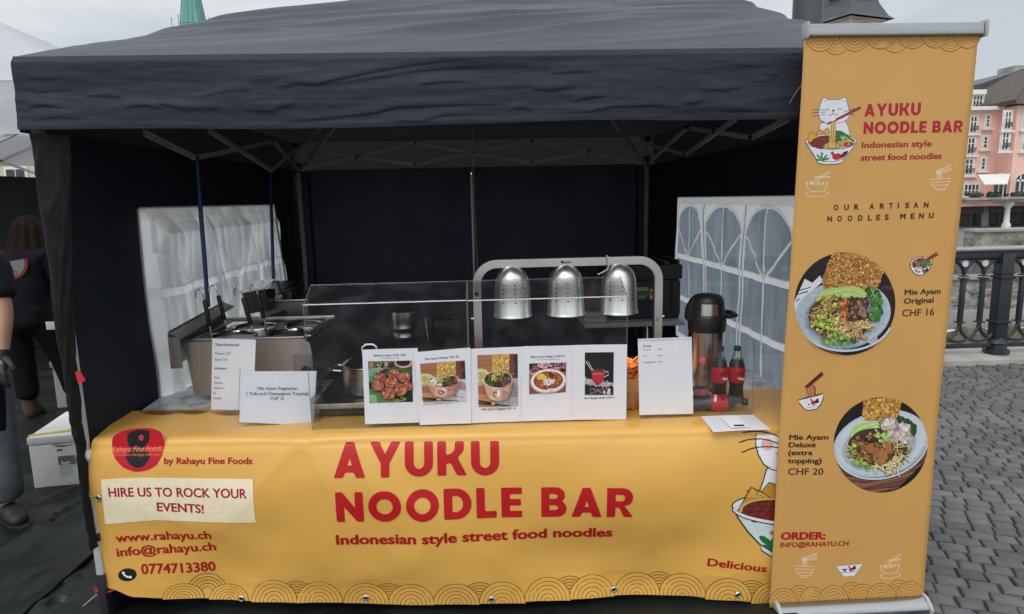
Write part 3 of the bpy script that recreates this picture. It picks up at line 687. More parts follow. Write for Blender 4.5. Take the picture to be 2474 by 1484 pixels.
# ================================================================ THE BLACK TENT
def fabric(name, col, tr, trc, bump=.5, scale=9, stretch=(1, 1, 1), sheen=.0, rough=.62, spec=.18):
    return add_translucent(mat(name, col, rough, var=.18, scale=3, bump=bump, bscale=scale, stretch=stretch, sheen=sheen, spec=spec), trc, tr)
F_roof = fabric('black_roof_fabric', (.034, .039, .053), .05, (.08, .08, .09), bump=.3, scale=14, stretch=(.4, 1.3, 1), rough=.45, spec=.38)
F_val = fabric('black_valance_fabric', (.024, .028, .039), .04, (.1, .1, .12), bump=.3, scale=26, stretch=(.5, 1, 2), rough=.55)
F_wall = fabric('black_wall_fabric', (.012, .016, .026), .015, (.02, .025, .04), bump=.3, scale=6)
F_rear = fabric('black_rear_fabric', (.06, .066, .098), .03, (.04, .045, .06), bump=.3, scale=6)
M_steel = mat('grey_painted_steel', (.36, .365, .38), .5, 0, var=.12)
M_blackpl = mat('black_plastic', (.018, .018, .02), .42, var=.2)
TX0, TX1, TY0, TY1 = -1.545, 1.5, 2.385, 5.74
ZE, ZV, ZR = 2.135, 1.89, 2.735

tent = thing('market_tent', (-.03, 4.05, 0), 'black pop-up market tent with side walls and windows over the noodle stall', 'tent')
def roof_z(x, y):
    g = max(0, min((x-TX0)/1.44, (TX1-x)/.62, (y-TY0)/1.58, (TY1-y)/1.75)); g = min(g, 1)
    # smooth the hips a little and bulge the slack cloth
    k = sorted(((x-TX0)/1.44, (TX1-x)/.62, (y-TY0)/1.58, (TY1-y)/1.75))
    d = k[1]-k[0]; g = max(0, g-.035*math.exp(-d*9)*min(1, g*4))
    z = ZE+(ZR-ZE)*(.52*g+.48*math.sin(g*PI/2))
    wob = min(1, g*5)*min(1, (1.02-g)*3+.2)
    # long tension folds that run from the corners along the front slope
    z += wob*(.030*fold(x*.5+.4*y, y*3.0-x*.75, 1.3)-.006+.020*fold(x*.7, y*6.0-x*1.15, 4.0)+.010*fold(x*1.2, y*11-x*1.9, 6.0)+.016*fold(x*.4, y*9-x*1.9, 31)*(.3+.7*min(1, max(0, nz3(x*.8, y*.8, 13)+.6)))+.008*fold(x*2.2+y, y*15-x*4.2, 16.0)*max(0, nz3(x*1.5, y*1.5, 3)+.3)+.012*nz3(x*.9, y*1.6, 7)+.003*nz3(x*5, y*9, 2))
    return z
def f_roof(u, v):
    x = TX0+(TX1-TX0)*u; y = TY0+(TY1-TY0)*v
    return (x, y, roof_z(x, y)+(.02*nz3(x*5, y*5, 9)*max(0, 1-((x+.1)**2*8+(y-4.0)**2*8)) if abs(x+.1) < .5 else 0))
b = MB(); b.grid(f_roof, 300, 300); b.obj('canopy', F_roof, tent, angle=180)
zc_ = lambda p: (451+.5522*p[0], 64.4+.5522*p[1]); zd_ = lambda p: (824.7+.3335*p[0], .3335*p[1]); ze_ = lambda p: (1650+.3335*p[0], .3335*p[1]); zf_ = lambda p: (.3335*p[0], .3335*p[1])
VCR = [[(lambda p: (p.x, p.z))(onY(*m_(q), 2.37)) for q in l] for m_, l in (
 (zc_, [(380, 272), (480, 240), (570, 248), (700, 218), (900, 180), (1100, 150), (1420, 128)]), (zc_, [(600, 252), (800, 222), (1000, 190), (1280, 166), (1500, 158)]), (zc_, [(240, 355), (370, 362), (490, 322)]),
 (zc_, [(390, 410), (560, 395), (800, 372), (930, 345), (1100, 342), (1400, 335)]), (zc_, [(850, 398), (1010, 410), (1130, 382), (1290, 380)]), (zc_, [(1000, 252), (1120, 238), (1280, 238)]), (zc_, [(60, 302), (170, 278), (300, 272)]), (zc_, [(-150, 330), (0, 360), (160, 352)]),
 (zd_, [(1560, 830), (1800, 815), (1950, 780), (2250, 765), (2470, 775)]), (zd_, [(1190, 800), (1300, 775), (1400, 805)]), (zd_, [(1650, 745), (1760, 720), (1930, 695)]), (zd_, [(2180, 500), (2330, 490), (2480, 512)]), (zd_, [(1500, 530), (1700, 515), (1900, 512)]), (zd_, [(1370, 640), (1500, 655), (1700, 630)]),
 (ze_, [(300, 460), (480, 470), (650, 475)]), (ze_, [(540, 525), (620, 540), (700, 545)]), (ze_, [(0, 750), (80, 745), (150, 715)]), (ze_, [(470, 582), (560, 585), (650, 572)]), (ze_, [(100, 640), (300, 650), (430, 620)]), (ze_, [(250, 800), (420, 790), (600, 800)]),
 (zf_, [(180, 640), (280, 665), (400, 650), (520, 640)]), (zf_, [(200, 780), (340, 765), (500, 790)]), (zf_, [(230, 880), (420, 850), (620, 862)]), (zf_, [(600, 700), (760, 690), (900, 705)]), (zf_, [(900, 780), (1050, 760), (1200, 790)]), (zf_, [(200, 560), (330, 575), (470, 560)]))]
VCF = crease_fn(VCR, .0062, .022, .0065)
def f_vf(u, v):                                  # front valance: hangs from a rounded eave, creased sideways
    x = TX0+(TX1-TX0)*u; z = ZE-(ZE-ZV)*v; e = v*(1-v)*4
    y = TY0-.012*min(1, v*12)-.010*v+.010*nz3(x*1.1, v*2.2, 3)*min(1, v*4)
    c = fold(x*.75+v*.5, v*2.1+.45*x+.5*nz3(x*.9, v, 8), 2.2)*(.35+.65*e)
    c2 = fold(x*1.5-v*.7, v*4.6+x*.25, 6.1)*e*(.5+.5*nz3(x*1.3, 1, 4))
    y -= .0035*c+.003*c2+.0012*nz3(x*9, v*12)+.003*nz3(x*3, v*5, 11)+VCF(x, z)*min(1, v*20)
    return (x, y, z+.006*math.sin(x*3.3)*v+.008*nz3(x*2, 4)*v)
b = MB(); b.slab(f_vf, 460, 100, .0012); fv = b.obj('front_valance', F_val, tent, angle=180)
b = MB(); b.grid(lambda u, v: V(f_vf(u, .90+.098*v))-V((0, .0022+.0012*math.sin(v*PI), 0)), 260, 6); b.obj('hem', F_val, fv, angle=180)
for nm, X, s in (('side_valance', TX0, -1), ('side_valance', TX1, 1)):
    b = MB(); b.grid(lambda u, v: (X+s*(.012*v)+s*.012*v*nz3(u*5, v*2, s), TY0+(TY1+.012-TY0)*u, ZE+.004-(ZE+.004-ZV)*v), 60, 8); b.obj(nm, F_val, tent, angle=180)
F_back = fabric('black_back_valance_fabric', (.035, .037, .043), .22, (.13, .118, .118), bump=.4, scale=9)
b = MB(); b.grid(lambda u, v: (TX0-.02+(TX1-TX0+.04)*u, TY1+.01*v*nz3(u*7, v*2), ZE+.004-(ZE-ZV+.034)*v), 60, 8); b.obj('back_valance', F_back, tent, angle=180)

# walls ---------------------------------------------------------------------------------------------
def wall_mesh(X, Y0, Y1, ztop, win, side):
    """side wall in the plane x = X with an opening for its window"""
    wy0, wy1, wz0, wz1 = win
    def seq(a, b, n): return [a+(b-a)*i/n for i in range(n+1)]
    ys = seq(Y0, wy0, 10)[:-1]+seq(wy0, wy1, 26)[:-1]+seq(wy1, Y1, 8)
    zs = seq(.0, wz0, 10)[:-1]+seq(wz0, wz1, 16)[:-1]+seq(wz1, ztop, 6)
    def P(y, z): return V((X+side*win_bulge(y, z, side), y, z))
    b = MB(); vs = [[b.bm.verts.new(P(y, z)) for z in zs] for y in ys]
    for i in range(len(ys)-1):
        for j in range(len(zs)-1):
            ym, zm = (ys[i]+ys[i+1])/2, (zs[j]+zs[j+1])/2
            if wy0 < ym < wy1 and wz0 < zm < wz1: continue
            b.bm.faces.new((vs[i][j], vs[i+1][j], vs[i+1][j+1], vs[i][j+1]))
    o = b.obj('side_wall', F_wall, tent, angle=180)
    return o, P
def win_bulge(y, z, side):
    return .02*nz3(y*1.6, z*1.8, side*2)+.008*nz3(y*5, z*4, side)+(.05*max(0, 1.0-z) if side > 0 else .015)
LW = (3.03, 4.99, .66, 1.625); RW = (2.88, 4.78, .60, 1.617)
wl, PL = wall_mesh(-1.5, 2.47, 5.68, 1.90, LW, -1)
wr, PR = wall_mesh(1.43, 2.47, 5.68, 1.885, RW, 1)
def pane_mat(name, col, tr, haze):
    m = bpy.data.materials.new(name); m.use_nodes = True; t = m.node_tree; t.nodes.clear(); o = nd(t, 'ShaderNodeOutputMaterial')
    tl = nd(t, 'ShaderNodeBsdfTranslucent'); gl = nd(t, 'ShaderNodeBsdfPrincipled'); gl.inputs['Base Color'].default_value = col+(1,); gl.inputs['Roughness'].default_value = .25
    tc = nd(t, 'ShaderNodeTexCoord'); mp = nd(t, 'ShaderNodeMapping'); mp.inputs['Scale'].default_value = (1, 5, 1.2); n = nd(t, 'ShaderNodeTexNoise'); n.inputs['Scale'].default_value = 2.2; n.inputs['Detail'].default_value = 7
    t.links.new(tc.outputs['Object'], mp.inputs[0]); t.links.new(mp.outputs[0], n.inputs['Vector'])
    r = nd(t, 'ShaderNodeValToRGB'); e = r.color_ramp.elements; e[0].position = .3; e[1].position = .7; e[0].color = tuple(c*.68 for c in haze)+(1,); e[1].color = tuple(min(1, c*1.15) for c in haze)+(1,)
    t.links.new(n.outputs['Fac'], r.inputs[0]); t.links.new(r.outputs[0], tl.inputs[0])
    m1 = nd(t, 'ShaderNodeMixShader'); m1.inputs[0].default_value = .88; t.links.new(gl.outputs[0], m1.inputs[1]); t.links.new(tl.outputs[0], m1.inputs[2])
    tp = nd(t, 'ShaderNodeBsdfTransparent'); m2 = nd(t, 'ShaderNodeMixShader'); m2.inputs[0].default_value = tr; t.links.new(m1.outputs[0], m2.inputs[1]); t.links.new(tp.outputs[0], m2.inputs[2])
    t.links.new(m2.outputs[0], o.inputs[0]); return m
PANE_L = pane_mat('milky_window_film', (.5, .52, .53), .08, (.80, .83, .84)); PANE_R = pane_mat('grey_window_film', (.16, .19, .23), .08, (.30, .35, .41))
WFAB = add_translucent(mat('white_window_fabric', (.78, .79, .8), .6, var=.08, scale=5, bump=.5, bscale=12), (1, 1, 1), .75)
def tent_window(wall, P, win, side, pane, crumple, k=1.0, er=0):
    y0, y1, z0, z1 = win; inw = -side                     # towards the inside of the tent
    def Q(y, z, h=0):
        p = P(y, z); c = crumple*(fold(y*2.1+z*.5, z*1.0-y*.7, 3)*.9+fold(y*4.3, z*.9, 8)*.45+.5*nz3(y*6, z*3, 5)+.5*fold(y*9+z, z*1.6-y, 12))*min(1, 8*min(y-y0, y1-y, z-z0, z1-z)+.05)
        return V((p.x+inw*(c+h), y, z))
    b = MB(); S_ = .006; NY, NZ = int((y1-y0)/S_), int((z1-z0)/S_); cov = [[False]*(NZ+1) for _ in range(NY+1)]
    def piece(q, h):
        """a bit of white cloth; the film behind it is cut away"""
        e1 = max(math.hypot(q[1][0]-q[0][0], q[1][1]-q[0][1]), math.hypot(q[2][0]-q[3][0], q[2][1]-q[3][1])); e2 = max(math.hypot(q[3][0]-q[0][0], q[3][1]-q[0][1]), math.hypot(q[2][0]-q[1][0], q[2][1]-q[1][1]))
        n1, n2 = max(1, round(e1/.011)), max(1, round(e2/.011))
        def BL(s, t):
            y = (q[0][0]*(1-s)+q[1][0]*s)*(1-t)+(q[3][0]*(1-s)+q[2][0]*s)*t; z = (q[0][1]*(1-s)+q[1][1]*s)*(1-t)+(q[3][1]*(1-s)+q[2][1]*s)*t; return Q(y, z, h*.5)
        b.grid(lambda s, t: BL(s, t), n1, n2)
        ys = [p[0] for p in q]; zs = [p[1] for p in q]
        for i in range(max(0, int((min(ys)-y0)/S_)), min(NY, int((max(ys)-y0)/S_)+1)+1):
            for j in range(max(0, int((min(zs)-z0)/S_)), min(NZ, int((max(zs)-z0)/S_)+1)+1):
                y, z = y0+(y1-y0)*i/NY, z0+(z1-z0)*j/NZ; sg = []
                for m in range(4):
                    u, w_ = q[m], q[(m+1) % 4]; sg.append((w_[0]-u[0])*(z-u[1])-(w_[1]-u[1])*(y-u[0]))
                if all(t >= -1e-9 for t in sg) or all(t <= 1e-9 for t in sg): cov[i][j] = True
    def strip(pts, wd, h=.004):
        pts = [V((p[0], p[1])) for p in pts]; dense = []
        for a, c in zip(pts, pts[1:]):
            n = max(1, int((c-a).length/.03)); dense += [a+(c-a)*(i/n) for i in range(n)]
        dense.append(pts[-1]); L_ = []
        for i, p in enumerate(dense):
            d = (dense[min(i+1, len(dense)-1)]-dense[max(i-1, 0)]).normalized(); nn = V((-d.y, d.x))*wd*k/2
            L_.append((p+nn, p-nn))
        for (a, a2), (c, c2) in zip(L_, L_[1:]): piece((a, c, c2, a2), h)
    fr = .03
    strip([(y0+fr/2, z0), (y0+fr/2, z1)], fr+.03, .006); strip([(y1-fr/2, z0), (y1-fr/2, z1)], fr+.03, .006); strip([(y0, z1-.022), (y1, z1-.022)], .05, .007); strip([(y0, z0+.022), (y1, z0+.022)], .05, .007)
    n = 3; cw = (y1-y0-2*fr)/n; zb = z0+(z1-z0)*.60; zm = z0+(z1-z0)*.30
    strip([(y0, zb), (y1, zb)], .042, .0065); strip([(y0, zm), (y1, zm)], .04, .0065)
    for w_ in range(n):
        a, c = y0+fr+cw*w_, y0+fr+cw*(w_+1); m = (a+c)/2; hw = cw/2-.028; zs = z1-.05-hw*.62
        if w_: strip([(a-.016, z0), (a-.016, z1)], .018); strip([(a+.016, z0), (a+.016, z1)], .018)
        ar = [(m+hw*math.cos(R(t)), zs+hw*.62*math.sin(R(t))) for t in range(0, 181, 10)]
        for (ya, za), (yb, zc) in zip(ar, ar[1:]): piece(((ya, za), (yb, zc), (yb, z1), (ya, z1)), .0035)    # spandrel
        strip([(m+hw, zb), (m+hw, zs)]+ar[1:]+[(m-hw, zb)], .02, .0055)
        strip([(m, z0), (m, zs+hw*.62)], .018, .006); strip([(m, zb), (m-hw*.96, zs+.02)], .02, .007); strip([(m, zb), (m+hw*.96, zs+.02)], .02, .0075)
        for q in (a+.024, c-.024): strip([(q, z0), (q, zb)], .016)
    pb = MB(); vs = {}
    def vert(i, j):
        if (i, j) not in vs: vs[i, j] = pb.bm.verts.new(Q(y0+(y1-y0)*i/NY, z0+(z1-z0)*j/NZ))
        return vs[i, j]
    for i in range(NY):
        for j in range(NZ):
            if not all(cov[a][c] for a in range(max(0, i-er), min(NY, i+1+er)+1) for c in range(max(0, j-er), min(NZ, j+1+er)+1)): pb.bm.faces.new((vert(i, j), vert(i+1, j), vert(i+1, j+1), vert(i, j+1)))
    w = pb.obj('window', pane, wall, angle=180); b.obj('window_frame', WFAB, w, angle=180)
tent_window(wl, PL, LW, -1, PANE_L, .055, 1.15, 1)
tent_window(wr, PR, RW, 1, PANE_R, .012)
xc = onY(1143, 560, 5.66).x
for x0, x1 in ((-1.5, xc-.004), (xc+.004, 1.43)):
    b = MB(); b.grid(lambda u, v: (x0+(x1-x0)*u, 5.68+.022*nz3(u*2+x0, v*2)+.010*nz3(u*7, v*3, x0)+.012*fold(u*2.2+v*.7, v*1.3-u, x0+3)-.008, 1.895*v+.008*v), 50, 40); b.obj('back_wall', F_rear, tent, angle=180)
for px_ in (757, 1538):                          # flat felled seams on the rear wall
    q = onY(px_, 600, 5.65).x; b = MB(); b.grid(lambda u, v: (q-.012+.024*u, 5.655+.004*nz3(v*9, q), .03+1.85*v), 2, 40); b.obj('wall_seam', F_wall, tent, angle=180)
b = MB(); b.box((xc-.03, 5.63, 1.86), (xc+.03, 5.66, 1.9)); b.obj('pole_cap', M_blackpl, tent)
b = MB(); b.tube([(xc, 5.62, .0), (xc, 5.62, 1.84)], .0125, 12); b.obj('centre_pole', mat('pale_pole', (.62, .62, .58), .4, .4), tent)
# legs and frame --------------------------------------------------------------------------------------
def leg(x, y, m, z1=2.1, w=.03):
    b = MB(); b.box((x-w/2, y-w/2, .02), (x+w/2, y+w/2, z1), .003); b.box((x-.05, y-.05, .013), (x+.05, y+.05, .02)); o = b.obj('leg', m, tent)
    c = MB(); c.box((x-.03, y-.03, z1-.02), (x+.03, y+.03, z1+.02), .004); c.obj('corner_bracket', M_blackpl, o); c = MB(); c.box((x-.028, y-.028, 1.88), (x+.028, y+.028, 1.96), .004); c.obj('slide_bracket', M_blackpl, o)
    return o
xl = onY(722, 430, 5.6).x; xr = onY(1562, 420, 5.6).x
leg(xl, 5.6, M_steel); leg(xr, 5.6, M_steel); leg(1.42, 2.44, M_steel)
fl = onY(206.5, 1090, 2.44); o = leg(fl.x, 2.44, mat('white_leg', (.52, .54, .57), .4, .2, var=.08), w=.026)
b = MB(); b.box((fl.x-.0145, 2.4255, .013), (fl.x+.0145, 2.4545, onY(238, 1385, 2.44).z), .003); b.obj('dark_leg_end', M_blackpl, o); b = MB(); b.box((fl.x-.018, 2.422, onY(227, 1304, 2.44).z), (fl.x+.018, 2.458, onY(226, 1286, 2.44).z), .003); b.obj('dark_clamp', M_blackpl, o)  # added black box darkens the lowest part of the leg
b = MB(); b.box((fl.x-.02, 2.42, onY(215, 1095, 2.44).z-.02), (fl.x+.02, 2.46, onY(215, 1095, 2.44).z+.012), .003); b.obj('height_clamp', M_white, o); b = MB(); b.tube([(fl.x-.001, 2.425, onY(196, 1032, 2.44).z), (fl.x-.001, 2.4268, onY(196, 1032, 2.44).z)], .005, 8); b.obj('adjustment_hole', M_blackpl, o)
def truss(pts, wd=.016, ht=.026):
    for p, q in pts: MB().bar(p, q, wd, ht).obj('scissor_bar', M_steel, tent)
def bolts(ps):
    for p, d in ps: MB().tube([V(p)-V(d)*.016, V(p)+V(d)*.016], .013, 10).obj('pivot_bolt', M_blackpl, tent)
XL = xl+.02
LP = lambda x, y: onX(x, y, XL)
truss([(onX(350, 322, XL), LP(472, 382)), (LP(472, 382), LP(655, 343)), (onX(497, 316, XL)+V((.018, 0, 0)), LP(650, 412)+V((.018, 0, 0))), (LP(655, 343)+V((.018, 0, 0)), LP(716, 411)+V((.018, 0, 0))), (LP(655, 411), LP(716, 360))])
YB = 5.57; BP = lambda x, y, d=0: onY(x, y, YB+d)
truss([(BP(725, 362), BP(863, 380)), (BP(863, 380), BP(1003, 399)), (BP(727, 411, .018), BP(1003, 346, .018)), (BP(1003, 347), BP(1283, 394)), (BP(1003, 399, .018), BP(1284, 341, .018)), (BP(1284, 341), BP(1560, 397)), (BP(1283, 394, .018), BP(1560, 346, .018))])
XR = xr-.02; RP = lambda x, y, d=0: onX(x, y, XR+d)
truss([(RP(1572, 388), RP(1660, 309)), (RP(1660, 309, .018), RP(1817, 333, .018)), (RP(1575, 352, .018), RP(1656, 374, .018)), (RP(1656, 374), RP(1778, 287)), (RP(1817, 333), RP(1905, 287))])
bolts([(p, (0, 1, 0)) for p in (BP(863, 380), BP(1003, 346), BP(1003, 399), BP(1143, 371), BP(1284, 341), BP(1283, 394), BP(1422, 367))]+[(p, (1, 0, 0)) for p in (LP(472, 382), LP(580, 360), LP(655, 343), LP(652, 411), RP(1660, 309), RP(1727, 318), RP(1817, 333), RP(1656, 374))])
# braces from the back corners up to the crown
for p, q in (((xl+.03, 5.55, 1.9), (-.75, 4.75, 2.42)), ((xl+.03, 5.55, 2.08), (-.72, 4.8, 2.45)), ((xr-.03, 5.55, 1.9), (.75, 4.75, 2.42)), ((xr-.03, 5.55, 2.08), (.72, 4.8, 2.45)), ((-.75, 4.75, 2.42), (0, 4.05, 2.62)), ((.75, 4.75, 2.42), (0, 4.05, 2.62)), ((-.75, 3.35, 2.38), (0, 4.05, 2.62)), ((.75, 3.35, 2.38), (0, 4.05, 2.62))):
    MB().bar(p, q, .016, .026).obj('roof_brace', M_steel, tent)
# front-left leg is wrapped in the loose front edge of the side wall
EL = [(66, 322), (76, 420), (92, 520), (115, 690), (137, 846), (153, 933), (167, 1020), (184, 1090), (194, 1159), (212, 1263), (222, 1327)]
ER = [(166, 326), (164, 430), (165, 560), (170, 700), (176, 846), (183, 933), (190.5, 1020), (199.5, 1090), (204, 1159), (216, 1263), (228, 1327)]
def lerpl(L_, t):
    k = t*(len(L_)-1); i = min(int(k), len(L_)-2); f = k-i; return (L_[i][0]*(1-f)+L_[i+1][0]*f, L_[i][1]*(1-f)+L_[i+1][1]*f)
def f_wrap(u, v):
    a, c = lerpl(EL, v), lerpl(ER, v); p = onY(a[0]+(c[0]-a[0])*u, a[1]+(c[1]-a[1])*u, 2.40)
    y = 2.40+.028*(2*u-1)**2-.012*fold(u*2+v*1.3, v*7+u*2, 3)-.01*fold(u*1.5-v*2, v*11, 7)*(.6+.4*nz3(u, v*5))-.004*nz3(u*6, v*30)
    return (p.x, y+.0, p.z)
b = MB(); b.slab(f_wrap, 26, 150, .003); b.obj('leg_wrap', fabric('black_wrap_fabric', (.011, .0125, .013), .02, (.03, .03, .03), bump=.4, scale=30, sheen=0, rough=.85), tent, angle=180)
p = [onY(x, y, 2.37) for x, y in ((181, 899), (193, 897), (206, 920), (189, 928))]
b = MB(); b.prism(p, (0, .004, 0)); b.obj('pull_tab', mat('red_webbing', (.55, .015, .03), .6), tent)
# blue storm poles in front of the left window, and loose cords
for (xa, ya), (xb, yb), m, r in (((475, 388), (503, 742), mat('blue_pole', (.012, .035, .13), .4), .011), ((653, 420), (661, 690), MATS['blue_pole'], .011)):
    b = MB(); b.tube([onX(xa, ya, -1.41), onX(xb, yb, -1.41)], r, 10); b.obj('storm_pole', m, tent)
b = MB(); b.tube([onX(664, 500, -1.43), onX(672, 560, -1.43), onX(694, 705, -1.43)], .006, 6); b.obj('guy_rope', mat('olive_rope', (.2, .19, .1), .8), tent)
b = MB(); b.tube([onY(1141, 300, 4.2), onY(1143, 370, 4.2), onY(1147, 520, 4.2), onY(1157, 700, 4.2), onY(1166, 850, 4.2)], .0026, 6); b.obj('hanging_cord', mat('grey_cord', (.25, .25, .26), .6), tent)
b = MB(); b.tube([onY(1550, 410, 5.3), onY(1548, 560, 5.3), onY(1551, 600, 5.3), onY(1545, 580, 5.3), onY(1525, 568, 5.3)], .004, 6); b.obj('power_cord', M_blackpl, tent)
b = MB(); b.tube([onY(1939, 203, 2.36), onY(1920, 228, 2.36), onY(1907, 250, 2.36)], .0018, 5); b.obj('tie_cord', MATS['grey_cord'], tent)

# ================================================================ TABLE, PRINTED CLOTH
TZ = .758
# the front of the table runs slightly askew: y = YF0 - YS * x
YF0, YS = 2.375, .05; _nF = V((YS, 1, 0)).normalized()
def YL(x): return YF0-YS*x
def onB(x, y): return onP(x, y, V((0, YF0, 0)), _nF)
M_inox = mat('brushed_steel', (.56, .55, .53), .28, 1.0, var=.1, scale=3, stretch=(1, 1, 30), bump=.03, bscale=60)
M_inox2 = mat('brushed_steel_cross', (.50, .49, .475), .34, 1.0, var=.12, scale=3, stretch=(30, 1, 1), bump=.03, bscale=60)
M_chrome = mat('polished_steel', (.66, .66, .66), .12, 1.0, var=.05)
M_alu = mat('spun_aluminium', (.74, .74, .73), .33, 1.0, var=.1, scale=2.2, stretch=(18, 18, .25), bump=.04, bscale=50)
M_paper = add_translucent(mat('white_paper', (.77, .775, .83), .7, var=.02, scale=10, bump=.06, bscale=9), (.8, .78, .74), .12)
M_clear = clear_plastic('clear_acrylic', haze=.012)
M_edge = mat('lit_acrylic_edge', (.62, .66, .68), .3, var=.1)  # pale colour stands in for light caught along acrylic edges

tb = thing('serving_table', (-.1, 2.8, 0), 'long folding table with white marbled top under the yellow banner', 'table')
mm = bpy.data.materials.new('marble_top'); mm.use_nodes = True
t = mm.node_tree; bs = t.nodes['Principled BSDF']; bs.inputs['Roughness'].default_value = .3
tc = nd(t, 'ShaderNodeTexCoord'); n = nd(t, 'ShaderNodeTexNoise'); n.inputs['Scale'].default_value = 5; n.inputs['Detail'].default_value = 8; n.inputs['Distortion'].default_value = 1.5
r = nd(t, 'ShaderNodeValToRGB'); e = r.color_ramp.elements; e[0].position = .38; e[0].color = (.30, .31, .32, 1); e[1].position = .52; e[1].color = (.66, .67, .66, 1)
t.links.new(tc.outputs['Object'], n.inputs['Vector']); t.links.new(n.outputs['Fac'], r.inputs[0]); t.links.new(r.outputs[0], bs.inputs['Base Color'])
b = MB(); b.prism([V((-1.475, YL(-1.475)+.012, TZ-.03)), V((1.33, YL(1.33)+.012, TZ-.03)), V((1.33, 3.24, TZ-.03)), V((-1.52, 3.24, TZ-.03))], (0, 0, .03)); b.obj('table_top', mm, tb)
for x in (-1.2, 1.1):
    for y in (2.6, 3.12): MB().box((x-.016, y-.016, .02), (x+.016, y+.016, TZ-.031), .003).obj('leg', M_blackpl, tb)

# --- the printed banner over the table edge
zbot = [(-1.56, 300, 1436), (-1.2, 430, 1447)]
BOT = [(232, 1412), (262, 1418), (330, 1440), (450, 1447), (583, 1452), (760, 1456), (885, 1457), (1030, 1456), (1187, 1452), (1340, 1446), (1484, 1441), (1620, 1440), (1750, 1447), (1860, 1456)]
BOTW = [onB(x, y) for x, y in BOT]; BOTW.append(V((1.34, YL(1.34), BOTW[-1].z)))
LEFT = [(221, 1075), (228, 1180), (236, 1300), (242, 1412)]; LEFTW = [onB(x, y) for x, y in LEFT]
def interp(ps, k, a, c):                       # ps sorted in attribute a
    if k <= ps[0][a]: return ps[0][c]
    for p, q in zip(ps, ps[1:]):
        if k <= q[a]: f = (k-p[a])/(q[a]-p[a]+1e-9); f = f*f*(3-2*f); return p[c]*(1-f)+q[c]*f
    return ps[-1][c]
def zb(x): return interp(BOTW, x, 0, 2)
LW2 = sorted(LEFTW, key=lambda p: p.z)
def xleft(z): return interp(LW2, z, 2, 0)
XRB = 1.32; ZT = TZ+.006
pin = onB(732, 1050)                      # small pinch where the cloth is gathered
def yfront(x, z):
    k = max(0, min(1, (ZT-.03-z)/.62)); s = math.sin(PI*min(1, k*1.05))
    d = .055*nz3(x*1.1+z*1.9, z*1.25-x*.55, 3.3)*k**.8+.020*nz3(x*2.7-z*2.2, z*2.6, 6)*k**.7+.022*math.sin(PI*min(1, k)**.6)
    d += .026*fold((x+z*.9)*.85, (z-.55*x)*1.5, 4.4)*s+.012*fold((x-1.5*z)*.9, (z+.5*x)*1.9, 9.4)*k
    dx, dz = x-pin.x, z-pin.z
    if dz < .02: d += .016*math.exp(-abs(dx+.45*dz)*22)*math.exp(-abs(dz)*7)+.012*math.exp(-abs(dx-.9*dz)*18)*math.exp(-abs(dz)*5)
    d += .004*nz3(x*9, z*9, 1)*k+.006*nz3(x*5, 2)*(k > .9)
    return YL(x)-.004-d
def cloth(x, t):                                # t 0..1 along the drop, starting at the back edge of the top strip
    if t < .22:
        y = 2.80-(2.80-(YL(x)+.03))*t/.22; return V((x, y+.012*nz3(x*2, 5)*(1-t/.22), ZT+.0025*nz3(x*4, y*5)+.002))
    if t < .30:
        a = (t-.22)/.08*PI/2; y0 = yfront(x, ZT-.03); r = .03
        return V((x, y0+r-(r)*math.sin(a)+(1-math.sin(a))*(YL(x)+.03-y0-r), ZT-r+r*math.cos(a)+.002*math.cos(a)))
    z1 = ZT-.03; z = z1+(zb(x)-z1)*(t-.30)/.70
    return V((x, yfront(x, z), z))
ban = thing('table_banner', (-.1, YF0, TZ), 'yellow printed vinyl banner draped over the front of the serving table', 'banner')
def f_cloth(u, v):
    xf = xleft(ZT-.03); x0 = -1.545+(xf+1.545)*v/.22 if v < .22 else xleft(cloth(-1.0, v).z)
    x = x0+(XRB-x0)*u
    return cloth(x, v)
M_vinyl = mat('yellow_vinyl', (.72, .395, .085), .36, var=.035, scale=4, bump=.05, bscale=220)
b = MB(); b.grid(f_cloth, 260, 100); b.obj('cloth', M_vinyl, ban, angle=180)
_kx = 1/math.hypot(1, YS)
front = Sheet((0, YF0, 0), (1, -YS, 0), (0, 0, 1), cell=.012, warp=lambda u, v, h: V((u*_kx, yfront(u*_kx, v)-.0011-h, v)))
RED = lin('#b5161c'); RED2 = lin('#a8121a'); BRN = (.19, .085, .012); CREAM = lin('#efe0bf'); BLK = (.012, .012, .014)
P = Print(front); P.big('AYUKU', (813, 1143), (1206, 1140), 76, RED, .13); P.obj('lettering', ban); P = Print(front); P.big('NOODLE BAR', (821, 1246), (1523, 1236), 71, RED, .155); P.obj('lettering', ban)
P = Print(front); P.text('Indonesian style street food noodles', (820, 1302), (1475, 1289), 23, RED2, .036); P.obj('lettering', ban)
P = Print(front); P.text('by Rahayu Fine Foods', (404, 1115), (615, 1114), 13.5, RED2, .028); P.obj('lettering', ban)
P = Print(front, dh=.0005); P.poly([(254.5, 1150.7), (350, 1147), (619.6, 1147.7), (625.3, 1253), (500, 1252.5), (385, 1251), (260, 1262)], CREAM)
P.text('HIRE US TO ROCK YOUR', (274, 1192.4), (606, 1191.5), 21, lin('#a51a33'), .025); P.text('EVENTS!', (388.5, 1227), (501, 1230), 20, lin('#a51a33'), .025); P.obj('slogan_panel', ban)
P = Print(front); P.text('www.rahayu.ch', (286, 1306), (515, 1296), 20, RED2, .026); P.obj('lettering', ban); P = Print(front); P.text('info@rahayu.ch', (288, 1341), (523, 1327), 20, RED2, .026); P.obj('lettering', ban); P = Print(front); P.text('0774713380', (346, 1383.5), (519, 1381.5), 23, RED2, .026); P.obj('lettering', ban)
